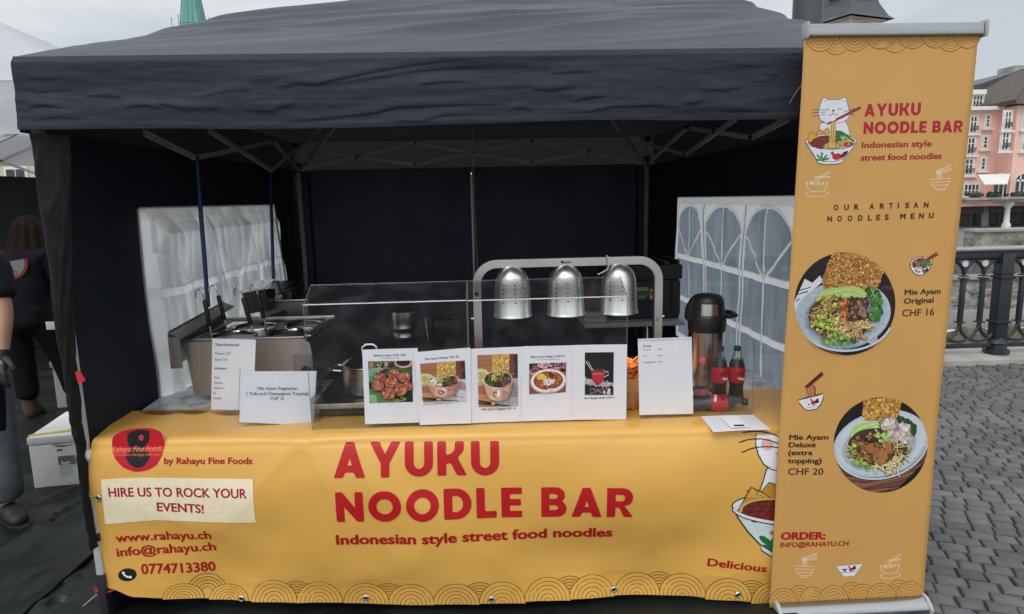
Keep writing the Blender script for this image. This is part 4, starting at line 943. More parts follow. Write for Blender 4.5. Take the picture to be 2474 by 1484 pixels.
P = Print(front); P.text('Delicious a', (1708, 1364.5), (1872, 1377), 17, RED2, .028); P.obj('lettering', ban)
P = Print(front, dh=.0004); P.ell(311, 1385.5, 22, 15.5, BLK, rot=-6); P.line([(301, 1380), (304, 1386), (310, 1390), (318, 1391)], 4, (.8, .8, .8)); P.ell(301.5, 1380.5, 3.6, 3, (.8, .8, .8)); P.ell(318.5, 1390.5, 3.8, 3, (.8, .8, .8)); P.obj('phone_icon', ban)
# emblem
P = Print(front, dh=.0002); P.T = lambda p: (.3335*p[0], 989.6+.3335*p[1])
P.poly([(820, 195), (870, 158), (940, 138), (1010, 130), (1110, 131), (1178, 160), (1196, 240), (1190, 320), (1155, 388), (1085, 424), (1005, 433), (920, 405), (852, 342), (816, 265)], lin('#c2152c'), r=25)
P.poly([(924, 182), (950, 156), (1010, 141), (1088, 148), (1091, 178), (1083, 232), (1058, 256), (1046, 285), (1098, 306), (1108, 338), (1066, 394), (1010, 406), (962, 378), (918, 325), (946, 300), (942, 262), (932, 246), (936, 228), (921, 214), (934, 200)], BLK, r=10)
for a in range(0, 360, 72): P.ell(1030+10*math.cos(R(a)), 200+12*math.sin(R(a)), 9, 11, lin('#d5404a'), 10)
P.ell(1030, 200, 5, 6, lin('#7a0c18'), 8)
P.text('Rahayu Fine Foods', (826, 300), (1188, 290), 34, lin('#e8884a'), -.004, 1, .3); P.text('Indonesian Heritage with Love', (850, 324), (1178, 320), 17, lin('#e07a40'), 0, 1, .25); P.obj('emblem', ban)
# wave border of concentric arcs along the lower edge
P = Print(front, h0=.0004)
def wave_px(P, cx, cy, r, up=True, wd=1.5, col=BRN, ratio=1.0, n=6, fill=None, a=(180, 360)):
    if fill: P.ell(cx, cy, r, r*ratio, fill, 22, 0, a[0], a[1])
    for k in range(n): P.arcs(cx, cy, r*(1-.175*k), r*ratio*(1-.175*k), a[0], a[1], wd, col, 20)
YEL = (.735, .405, .088)
big = [443, 552, 663, 772, 886, 995, 1103, 1213, 1322, 1430, 1540, 1649, 1757.7, 1867]
yb = lambda x: interp([(p[0], 0, p[1]) for p in BOT], x, 0, 2)
for i in range(0, len(big), 2):
    m = (big[i]+big[i+1])/2; wave_px(P, m, yb(m)-13, 42 if i else 48, n=5)
for i, x in enumerate(big): wave_px(P, x, yb(x)-.5, 55 if i > 1 else 48, ratio=.98 if i > 1 else .75, fill=YEL)
P.obj('wave_border', ban)
tops = Sheet((0, 2.6, ZT+.0045), (1, 0, 0), (0, 1, 0))
P = Print(tops, h0=.001)
for x, y, r in ((385, 990, 50), (462, 990, 40), (555, 990, 50), (640, 990, 40)): wave_px(P, x, y, r, ratio=.24, a=(0, 180), n=5)
P.obj('wave_border', ban)
# half hidden bowl and cat drawing
P = Print(front, h0=.0005); P.T = lambda p: (1649.3+.3335*p[0], 989.6+.3335*p[1])
OUT = (.02, .015, .02); WHT = lin('#dfe0e4')
def outline(P, pts, fill, wd=8, col=OUT, r=0):
    P.poly(pts, fill, r=r); q = [(p.x, p.y) for p in rounded([V(a) for a in pts], r)] if r else pts; P.line(q, wd, col, closed=True)
body = [(590, 400), (565, 490), (540, 560), (520, 640), (900, 660), (880, 540), (850, 480), (830, 400)]
outline(P, body, WHT, 8, OUT, 25)
head = [(528, 178), (516, 240), (530, 310), (565, 375), (620, 415), (700, 432), (790, 415), (850, 370), (885, 300), (888, 230), (870, 178)]
P.poly(head, WHT, r=12); P.line(head, 8, OUT)
P.ell(600, 242, 45, 42, lin('#d9a9a6')); P.ell(820, 250, 45, 42, lin('#d9a9a6'))
for w_ in ([(398, 228), (450, 212), (500, 205), (560, 205), (620, 215), (690, 238)], [(412, 295), (470, 272), (520, 260), (580, 256), (640, 258), (690, 264)], [(432, 163), (500, 155), (560, 156), (620, 165), (690, 190)]): P.line(w_, 8, OUT)
P.line([(660, 300), (690, 330), (715, 300), (740, 332), (770, 300)], 7, OUT)
outline(P, [(350, 690), (385, 765), (460, 870), (560, 975), (640, 1040), (760, 1050), (880, 1010), (980, 890), (1050, 760), (1080, 680)], lin('#c9d7d8'), 10)
P.ell(712, 700, 372, 98, WHT, 40, 4); P.line([(712+372*math.cos(R(a)), 700+98*math.sin(R(a))+26*math.cos(R(a))) for a in range(0, 360, 9)], 9, OUT, closed=True)
outline(P, [(475, 540), (372, 728), (430, 760), (560, 760), (640, 620)], lin('#c9822c'), 8); P.poly([(478, 552), (440, 612), (560, 622), (622, 618)], lin('#d3a44c'))
outline(P, [(606, 508), (548, 572), (640, 640), (800, 640), (760, 560)], lin('#c08a34'), 8)
rg = random.Random(2)
for i in range(6): P.ell(480+rg.uniform(-40, 90), 590+rg.uniform(-30, 30), 7, 4, OUT, 8)
P.ell(640, 715, 250, 92, lin('#c9a860'), 30, 4)
P.ell(650, 722, 235, 84, lin('#5a1d14'), 30, 4)
for i in range(30):
    x, y = 430+(i % 8)*62+rg.uniform(-10, 10)+(31 if (i//8) % 2 else 0), 668+(i//8)*36+rg.uniform(-6, 6)
    if ((x-650)/225)**2+((y-722)/80)**2 < 1: P.ell(x, y, 39, 25, OUT, 14, -12); P.ell(x, y, 34, 21, lin('#7a2a1c'), 14, -12)
P.line([(712+372*math.cos(R(a)), 708+98*math.sin(R(a))+26*math.cos(R(a))) for a in range(10, 176, 8)], 20, WHT); P.line([(712+372*math.cos(R(a)), 720+100*math.sin(R(a))+26*math.cos(R(a))) for a in range(8, 178, 8)], 7, OUT)
for x, y, a in ((585, 930, 35), (600, 985, 20), (640, 930, -60), (690, 990, 10)): P.ell(x, y, 55, 22, lin('#1d6a3a'), 16, a)
P.ell(630, 872, 18, 16, lin('#d05a6a'), 10); P.ell(760, 930, 80, 60, lin('#b01a22'), 18)
outline(P, [(552, 960), (556, 1000), (640, 1048), (780, 1052), (860, 1010), (850, 980), (760, 1020), (640, 1015)], lin('#c9d7d8'), 8)
P.obj('bowl_drawing', ban)
# grommets, tie
M_brass = mat('nickel_grommet', (.6, .6, .6), .25, 1)
for x, y in ((246, 1196), (583, 1447), (885, 1443), (1187, 1441), (1484, 1427), (1780, 1433)):
    p = onB(x, y); q = V((p.x, yfront(p.x, p.z)-.0045, p.z)); Mx = Matrix.Rotation(R(90), 4, 'X')
    b = MB(); b.lathe([(.006, .0), (.0075, .0025), (.011, .0025), (.013, 0)], q, 20, Mx); g = b.obj('grommet', M_brass, ban)
    b = MB(); b.lathe([(.0065, .0004), (0, .0004)], q, 16, Mx); b.obj('eyelet_hole', M_blackpl, g)
g0 = V((-1.505, 2.79, ZT+.006)); p0 = onZ(322, 986, ZT+.006)
b = MB(); b.lathe([(.006, .0), (.0075, .003), (.011, .003), (.013, 0)], p0, 18); b.obj('grommet', M_brass, ban)
b = MB(); rg = random.Random(4); c0 = onB(248, 1420)-V((0, .012, 0))
for k in range(5): b.tube([c0+V((rg.uniform(-.022, .022), rg.uniform(-.012, .012), rg.uniform(-.018, .018))) for _ in range(5)], .0042, 6)
b.tube([c0, c0+V((.02, -.004, -.012)), c0+V((.045, .004, -.008))], .004, 6); b.obj('red_tie_rope', mat('red_rope', (.5, .02, .03), .7), ban)

# ================================================================ PAPER AND ACRYLIC
def paper(name, corners, O, n, label, cat, grp=None, curl=.004, seed=0, lean=None):
    """a sheet of paper through four frame points (tl, tr, br, bl) on the plane (O, n)"""
    n = V(n).normalized(); ex = V((n.y*-1, n.x, 0)).normalized(); ey = n.cross(ex)
    S = Sheet(O, ex, ey); q = [S.uv(*c) for c in corners]
    um = sum(a[0] for a in q)/4; vm_ = sum(a[1] for a in q)/4; hu = max(.01, abs(q[1][0]-q[0][0])/2); hv = max(.01, abs(q[0][1]-q[3][1])/2)
    def warp(u, v, h=0):
        a, c = (u-um)/hu, (v-vm_)/hv
        k = curl*(nz3(a*.9+seed, c*.9, seed)+.5*(a*a)*nz3(seed, c, 2)+.4*nz3(a*3, c*3, seed+4)*.5)
        return S.O+S.ex*u+S.ey*v+S.n*(h+k)
    S.warp = warp; S.cell = .03
    c0 = warp(um, vm_)
    b = MB()
    def f(u, v):
        a = (q[0][0]*(1-u)+q[1][0]*u, q[0][1]*(1-u)+q[1][1]*u); c = (q[3][0]*(1-u)+q[2][0]*u, q[3][1]*(1-u)+q[2][1]*u)
        return warp(a[0]*(1-v)+c[0]*v, a[1]*(1-v)+c[1]*v)
    b.grid(f, 16, 20); root = thing(name, c0, label, cat, grp); b.obj('paper', M_paper, root, angle=180)
    return root, S
INK = (.03, .03, .035)
GY = 2.468                                       # front of the sneeze guards
def quadT(q):
    def T(p):
        s, t = p
        a = (q[0][0]*(1-s)+q[1][0]*s, q[0][1]*(1-s)+q[1][1]*s); c = (q[3][0]*(1-s)+q[2][0]*s, q[3][1]*(1-s)+q[2][1]*s)
        return (a[0]*(1-t)+c[0]*t, a[1]*(1-t)+c[1]*t)
    return T
def photo(S, q, parent, draw, name='food_photo'):
    P = Print(S, h0=.0005); P.T = quadT(q)
    c = [P.c(p) for p in ((0, 1), (1, 1), (1, 0), (0, 0))]; P.clip = c
    draw(P, random.Random(11)); P.obj(name, parent)
def mixc(a, b, t): return tuple(x*(1-t)+y*t for x, y in zip(hexc(a), hexc(b)))
def blotch(P, rg, n, box, rad, cols, clipf=None, asp=1.0, wob=.35):
    for i in range(n):
        x, y = rg.uniform(box[0], box[2]), rg.uniform(box[1], box[3])
        if clipf and not clipf(x, y): continue
        r = rg.uniform(*rad); P.ell(x, y, r, r*asp*rg.uniform(.6, 1.1), mixc(rg.choice(cols), rg.choice(cols), rg.random()), 9, rg.uniform(0, 180), wob=wob, seed=i*.37)
def ph_bakwan(P, rg):
    P.poly([(0, 0), (1, 0), (1, 1), (0, 1)], '#2b2f2a'); P.poly([(0, 0), (1, 0), (1, .16), (0, .22)], '#8a5f5c')
    P.ell(.25, .1, .2, .13, '#c98f84'); P.ell(.25, .08, .17, .1, '#2f3a24'); blotch(P, rg, 22, (.1, .0, .4, .16), (.02, .035), ['#5f7a3c', '#b7b98e', '#31461f'])
    P.ell(.8, .06, .2, .12, '#cf9a92'); P.ell(.8, .04, .16, .09, '#2a1f22')
    P.poly([(.35, .3), (.62, .1), (.8, .2), (.5, .42)], '#39562f'); P.poly([(.72, .2), (1, .16), (1, .4), (.75, .36)], '#2c4229')
    for i in range(8): P.line([(.72+i*.035, .2), (.77+i*.03, .36)], .008, '#6e8a55')
    P.ell(.12, .34, .16, .18, '#6fa283'); P.ell(.16, .42, .14, .16, '#4f8064'); P.ell(.14, .84, .24, .16, '#4d7a4a', rot=25); P.ell(.1, .9, .14, .1, '#86ac72', rot=25); P.ell(.55, .92, .3, .08, '#6d8f4c'); P.ell(.78, .82, .3, .16, '#232b22')
    for (x, y, r) in ((.26, .42, .15), (.58, .32, .14), (.82, .4, .14), (.2, .58, .15), (.52, .52, .16), (.9, .6, .12), (.72, .68, .17), (.45, .76, .17)):
        P.ell(x, y+.01, r*1.02, r*.98, '#5a2a20', 18, wob=.12, seed=x*9); P.ell(x, y, r*.94, r*.88, '#a9614c', 18, wob=.15, seed=x*7)
        blotch(P, rg, 60, (x-r*.7, y-r*.65, x+r*.7, y+r*.65), (.01, .03), ['#c98763', '#8c3f33', '#d9a07a', '#a0523f', '#713026'], lambda a, c: (a-x)**2+(c-y)**2 < (r*.8)**2)
def ph_mie(P, rg, deluxe):
    P.poly([(0, 0), (1, 0), (1, 1), (0, 1)], '#a5694b')
    for i in range(14): P.poly([(0, i*.032), (.9, i*.03-.02), (.9, i*.03-.005), (0, i*.032+.012)], mixc('#8a4f38', '#b9805f', rg.random()))
    P.poly([(.78, 0), (1, 0), (1, .5), (.8, .5)], '#6d4136'); P.poly([(.9, .05), (1, .02), (1, .5), (.93, .5)], '#3f2a26')
    P.poly([(.4, .5), (1, .46), (1, 1), (.3, 1)], '#c9c4cc' if deluxe else '#a6a2a0'); P.ell(.84, .72, .2, .22, '#a78a94' if deluxe else '#8b8786')
    P.ell(.06, .42, .25, .16, '#c9d08c'); P.ell(.05, .46, .2, .13, '#b2a872'); blotch(P, rg, 12, (0, .34, .22, .52), (.02, .04), ['#dfe0a8', '#9aa865', '#d2b078'])
    P.poly([(0, .75), (.4, .78), (.45, 1), (0, 1)], '#c08e5e')
    for i in range(9): P.line([(0, .78+i*.026), (.4, .82+i*.02)], .008, mixc('#8f5d3a', '#d9ac78', rg.random()))
    P.poly([(.37, .02), (.8, .0), (.78, .32), (.7, .42), (.36, .4)], '#cfa04f'); blotch(P, rg, 200, (.38, .02, .78, .4), (.008, .028), ['#e6c478', '#b98638', '#f0dca0', '#d6aa58', '#a87430'])
    P.ell(.5, .48, .37, .18, '#e3bfa6'); P.ell(.5, .47, .34, .155, '#4a372c')
    blotch(P, rg, 110, (.2, .36, .5, .58), (.012, .032), ['#e2d9c8', '#f0ece2', '#b9ab9a'] if deluxe else ['#3a4a2a', '#6f7a34', '#2e2a20', '#1f5a30'], lambda x, y: ((x-.5)/.33)**2+((y-.47)/.15)**2 < 1)
    blotch(P, rg, 110, (.35, .32, .65, .5), (.01, .028), ['#d3c25c', '#b7a13e', '#e7dd90', '#8f8a34'], lambda x, y: ((x-.5)/.33)**2+((y-.45)/.15)**2 < 1)
    blotch(P, rg, 150, (.48, .4, .82, .6), (.01, .03), ['#4a3028', '#2a1c1a', '#7a5444', '#8f7a66', '#33231f'], lambda x, y: ((x-.5)/.33)**2+((y-.47)/.15)**2 < 1)
    P.poly([(.13, .5), (.2, .58), (.35, .635), (.5, .65), (.65, .635), (.8, .58), (.87, .5), (.8, .72), (.72, .84), (.5, .88), (.28, .84), (.2, .72)], '#c08b78' if deluxe else '#c9a28e'); P.poly([(.6, .64), (.87, .5), (.8, .72), (.72, .84), (.58, .87)], '#a8705f' if deluxe else '#b08874')
    P.ell(.43, .74, .13, .115, '#e9dcd2'); P.ell(.43, .74, .115, .1, '#b9806d' if deluxe else '#bf9a84'); P.ell(.43, .745, .085, .072, '#e0d0c4'); P.ell(.43, .745, .072, .06, '#8f4a36'); P.ell(.43, .75, .035, .03, '#c9b09a')
    P.line([(0, .86), (.5, .945)], .03, '#1d1a1c'); P.line([(0, .91), (.7, .97)], .028, '#171518'); P.poly([(.32, .895), (.42, .91), (.42, .955), (.32, .94)], '#d6a58f'); P.line([(.45, .955), (.8, .965)], .018, '#3a3030')
def ph_bihun(P, rg):
    P.poly([(0, 0), (1, 0), (1, 1), (0, 1)], '#8c5753'); P.poly([(0, 0), (1, 0), (1, .3), (0, .36)], '#2c1a20')
    P.ell(.45, .06, .22, .12, '#d8b6b6'); blotch(P, rg, 26, (.28, .0, .62, .14), (.02, .04), ['#a84a64', '#d99ab0', '#8a2f4a', '#e8cdd2']); blotch(P, rg, 90, (.68, .0, 1, .2), (.012, .03), ['#c98fa0', '#7a3a4c', '#e0c0c6', '#5a2a34'])
    P.ell(.15, .27, .15, .11, '#c9a7a2'); P.ell(.15, .25, .12, .08, '#8a2a20')
    for i in range(8): P.line([(0, .6+i*.05), (1, .66+i*.05)], .01, mixc('#7a4440', '#a87670', rg.random()))
    P.ell(.52, .6, .49, .41, '#b9a6a4'); P.ell(.52, .575, .48, .39, '#e6dbd8'); P.ell(.52, .57, .4, .31, '#8f2f1a'); P.ell(.52, .57, .37, .285, '#b4521f')
    blotch(P, rg, 240, (.18, .3, .86, .84), (.012, .034), ['#8a4a34', '#c98a5a', '#5f2a20', '#d8a888', '#a8602f'], lambda x, y: ((x-.52)/.34)**2+((y-.57)/.26)**2 < 1)
    blotch(P, rg, 14, (.22, .36, .42, .52), (.03, .06), ['#d9b03a', '#e8c85a']); blotch(P, rg, 110, (.36, .48, .68, .72), (.012, .032), ['#e9dfd6', '#f2ece6', '#d0bcae'], lambda x, y: ((x-.52)/.16)**2+((y-.6)/.11)**2 < 1)
    P.poly([(.5, .34), (.58, .26), (.7, .4), (.62, .46)], '#6a3328')
def ph_ginger(P, rg):
    P.poly([(0, 0), (1, 0), (1, 1), (0, 1)], '#1f1a1e'); P.poly([(0, .6), (1, .72), (1, .86), (0, .74)], '#b9a6ac')
    blotch(P, rg, 120, (0, .56, 1, .84), (.012, .035), ['#cdbcc2', '#a08e96', '#e0d4d8'], lambda x, y: .58+.12*x < y < .76+.1*x)
    for i in range(14): P.line([(rg.random(), .84), (rg.random(), 1)], .012, mixc('#3a3a44', '#8f8a92', rg.random()))
    P.line([(.02, .2), (.34, .52)], .02, '#d9cfc8'); P.line([(.1, .2), (.38, .52)], .018, '#c9bdb6')
    P.ell(.45, .72, .3, .05, '#b0a0a6'); P.poly([(.22, .42), (.7, .42), (.66, .64), (.58, .72), (.34, .72), (.26, .64)], '#7a2830'); P.poly([(.24, .5), (.68, .5), (.64, .64), (.57, .69), (.35, .69), (.28, .64)], '#b52a34'); P.ell(.46, .5, .22, .03, '#cf5058'); P.ell(.46, .42, .24, .03, '#8a7a80', hole=.85)
    P.line([(.68, .46), (.8, .45), (.82, .52), (.67, .58)], .025, '#c0b4ba'); P.ell(.44, .735, .08, .03, '#9a1f28')
    blotch(P, rg, 8, (.62, .86, .95, .97), (.03, .06), ['#c9a99a', '#e8dcd6', '#a86a4a'])
MENU = [
 ([(875, 845), (1009, 841), (1013, 1021), (882, 1025)], 'menu sheet with photo of brown fried vegetable cakes on leaves', 2.4625,
  [('Bakwan sayur CHF 4.00', (903, 861.3), (980, 860), 4.6, .02), ('( Fried Vegetables Cake)', (917.6, 866.8), (965.5, 866), 2.6, 0)], [(889, 873), (995.5, 871), (998, 971), (893, 974)], ph_bakwan),
 ([(1001, 851), (1136, 840), (1139, 1023), (1014, 1027)], 'tilted menu sheet with photo of bowl and white dumplings, next to the fried cakes sheet', 2.4595,
  [('Mie Ayam Deluxe CHF 20', (1028, 870), (1108, 864), 4.8, .02), ('(With extra topping beef meatball + chicken wonton)', (1023.6, 979), (1127, 970.8), 2.8, 0)], [(1015, 878.7), (1123, 871), (1127, 968), (1022, 972)], lambda P, r: ph_mie(P, r, True)),
 ([(1133.6, 843.4), (1266.7, 837.3), (1259, 1018), (1139.6, 1022.7)], 'menu sheet with tall photo of noodle bowl, its title printed below the photo', 2.4635,
  [('Mie Ayam Original CHF 16', (1164.6, 992.3), (1246, 988.7), 4.8, .02)], [(1153, 858.6), (1250.6, 854.7), (1252, 981.7), (1156.4, 983.8)], lambda P, r: ph_mie(P, r, False)),
 ([(1265, 837), (1387.3, 834.3), (1383, 1015), (1258.8, 1018)], 'menu sheet with photo of a white bowl of red curry', 2.4605,
  [('Bihun Kari Medan CHF 21', (1283, 865.3), (1363.6, 862.6), 4.8, .02), ('( rice noodles with beef curry)', (1294, 870.7), (1352.4, 869), 2.6, 0)], [(1278.5, 878.4), (1367.6, 876), (1367, 948.3), (1278.5, 952.8)], ph_bihun),
 ([(1384, 834), (1515, 832), (1512.8, 1013.6), (1382, 1014.5)], 'menu sheet with dark photo of a red hot drink in a glass cup', 2.4575,
  [('Hot Ginger drink CHF 4', (1411, 964.2), (1483.7, 963), 4.8, .02)], [(1413, 852), (1483, 851), (1482, 954.4), (1412.6, 954.4)], ph_ginger)]
for i, (c, lab, y, txts, pq, fn) in enumerate(MENU):
    root, S = paper('menu_sheet', c, (0, y, 1), (0, -1, 0), lab, 'menu sheet', 'menu sheets taped to the sneeze guards', .003, i*1.7)
    P = Print(S, h0=.0004)
    for tx, a, e_, cap, bo in txts: P.text(tx, a, e_, cap, INK, bo)
    P.obj('lettering', root); photo(S, pq, root, fn)
# sneeze guards of clear acrylic
def guard(corn_bl, corn_br, ztop, label, back=True, zback=1.312, inset=(.0, .0), legs=True):
    x0, x1 = corn_bl, corn_br; root = thing('sneeze_guard', ((x0+x1)/2, GY, ZT), label, 'sneeze guard', 'clear acrylic guards along the table')
    z0 = ZT+.003
    MB().box((x0, GY, z0), (x1, GY+.004, ztop)).obj('front_panel', M_clear, root, smooth=False)
    if back:
        yb = GY+.13; a, c = inset
        b = MB(); b.prism([(x0, GY+.0045, ztop+.001), (x1, GY+.0045, ztop+.001), (x1-c, yb, zback), (x0+a, yb, zback)], (0, .002, .0035)); b.obj('top_panel', M_clear, root, smooth=False)
        b = MB(); b.tube([(x0+a, yb+.004, zback+.002), (x1-c, yb+.004, zback+.002)], .0009, 6); b.tube([(x0, GY+.005, ztop+.003), (x0+a, yb+.003, zback+.003)], .0013, 6); b.tube([(x1, GY+.005, ztop+.003), (x1-c, yb+.003, zback+.003)], .0013, 6); b.obj('top_edge', mat('dim_acrylic_edge', (.16, .17, .18), .4), root)  # fainter edge glint, painted as a darker tone
        b = MB(); b.tube([(x0, GY-.002, ztop), (x1, GY-.002, ztop)], .0022, 8); b.obj('bent_edge', M_edge, root)
        for x in (x0, x1): MB().box((x-.002, GY+.005, z0), (x+.002, GY+.2, z0+.12), 0).obj('foot', M_clear, root, smooth=False)
    b = MB(); b.tube([(x0, GY-.001, z0), (x0, GY-.001, ztop)], .0012, 6); b.tube([(x1, GY-.001, z0), (x1, GY-.001, ztop)], .0012, 6); b.tube([(x0, GY-.002, z0), (x1, GY-.002, z0)], .0012, 6); b.obj('side_edge', MATS.get('dim_acrylic_edge') or mat('dim_acrylic_edge', (.16, .17, .18), .4), root)
    return root
guard(-.672, -.062, 1.256, 'clear acrylic sneeze guard over the hob, left of the lamp frame')
guard(-.058, .552, 1.2545, 'clear acrylic sneeze guard in front of the three heat lamps')
guard(.608, 1.055, 1.075, 'low clear acrylic guard in front of the drink bottles', back=False)
root, S = paper('drinks_menu', [(1541, 820), (1671, 815), (1675, 1000), (1545, 1003)], (0, 2.4625, 1), (0, -1, 0), 'mostly blank white drinks price list in front of the steel thermos', 'menu sheet', None, .002, 8)
P = Print(S, h0=.0004); P.text('Drinks', (1554, 838.5), (1573.7, 838), 4.6, INK, .02)
for tx, a, e_ in (('Water still', (1554, 846.6), (1572, 846.3)), ('CHF 3', (1588, 845.4), (1599.5, 845.3)), ('Cola,', (1554.6, 861.8), (1563, 861.6)), ('CHF 4', (1588.5, 860.5), (1600, 860.3)), ('Hot ginger drink', (1554.6, 877), (1585, 876)), ('CHF 4', (1590, 875.6), (1601, 875.4))): P.text(tx, a, e_, 3, INK, .01)
P.obj('lettering', root)
b = MB(); y_ = 2.461; b.prism([onY(x, y, y_) for x, y in ((1541, 819), (1671, 814), (1671.3, 818), (1541.2, 823))], (0, -.0012, 0)); b.obj('clip_strip', M_edge, root)
# two stands left of the guards
n = V((-.18, -1, .16)); O = onZ(560, 991, ZT+.004)
root, S = paper('allergen_notice', [(513, 818), (618, 821), (612, 992), (510, 990)], O, n, 'tall white allergen list leaning against the steel noodle cooker', 'notice', None, .0015, 3)
P = Print(S, h0=.0006)
for tx, a, e_, cap, bo in (('Fleischherkunft', (521.6, 836), (578.3, 836.5), 6.3, .018), ('Poulet CH', (520.8, 857), (556.7, 857.2), 6.3, 0), ('Rind CH', (520, 872), (548.6, 872.2), 6.3, 0), ('Allergene', (518.6, 892.4), (547.8, 892.6), 5.2, .018), ('Soja', (517.7, 914.4), (530.5, 914.5), 5, 0), ('Gluten', (517, 927), (538, 927.2), 5, 0), ('Sellerie', (516.6, 939.7), (539.4, 940), 5, 0), ('Ei', (516.6, 952), (522, 952), 5, 0), ('Sesam', (516.4, 964.4), (536, 964.6), 5, 0)): P.text(tx, a, e_, cap, (.05, .05, .055), bo)
P.obj('lettering', root)
n = V((.12, -1, .22)); O = onZ(665, 1026, ZT+.004)
root, S = paper('vegetarian_notice', [(584.4, 897.7), (764.5, 896.6), (757.5, 1029), (577.8, 1020)], O, n, 'wide white vegetarian dish notice propped on the table edge left of the guard', 'notice', None, .0035, 6)
P = Print(S, h0=.0006)
for tx, a, e_, cap in (('Mie Ayam Vegetarian', (622.2, 942.4), (719.2, 941.8), 7.5), ('( Tofu and Champignon Topping)', (595.6, 955.2), (745.6, 954.4), 7.5), ('CHF 16', (653.3, 967), (686.1, 966.4), 7.5)): P.text(tx, a, e_, cap, INK, .016)
P.obj('lettering', root)
b = MB(); b.prism([S.at(*S.uv(*c), .004) for c in ((581, 893), (766, 896), (759, 1031), (576, 1021))], S.n*.002); b.obj('acrylic_holder', M_clear, root, smooth=False)
b = MB(); b.tube([S.at(*S.uv(*c), .005) for c in ((581, 888), (576, 1021), (759, 1031), (766, 896))], .0012, 5); b.obj('holder_edge', MATS['dim_acrylic_edge'], root)
# payment card on the table edge (its square code is left out)
q = [onZ(x, y, ZT+.006) for x, y in ((1693, 1006), (1820, 1003))]+[onZ(1862, 1036, ZT+.004), onZ(1724, 1042, ZT+.004)]
root = thing('payment_card', (q[0]+q[2])/2, 'white payment sheet lying over the table edge beside the roll-up banner', 'card')
b = MB(); b.grid(lambda u, v: (q[0]*(1-u)+q[1]*u)*(1-v)+(q[3]*(1-u)+q[2]*u)*v+V((0, 0, .002*math.sin(u*3)-.004*v*v+.0)), 8, 8); b.obj('paper', M_paper, root, angle=180)
b = MB(); g = lambda s, t: (q[0]*(1-s)+q[1]*s)*(1-t)+(q[3]*(1-s)+q[2]*s)*t+V((0, 0, .0035)); b.quad(g(.34, .1), g(.66, .1), g(.66, .9), g(.34, .9)); b.obj('label', mat('bright_label', (.85, .85, .86), .5, var=.01), root)
b = MB(); h_ = V((0, 0, .0012)); b.quad(g(.42, .72)+h_, g(.6, .72)+h_, g(.6, .82)+h_, g(.42, .82)+h_); b.obj('bar', M_blackpl, root)

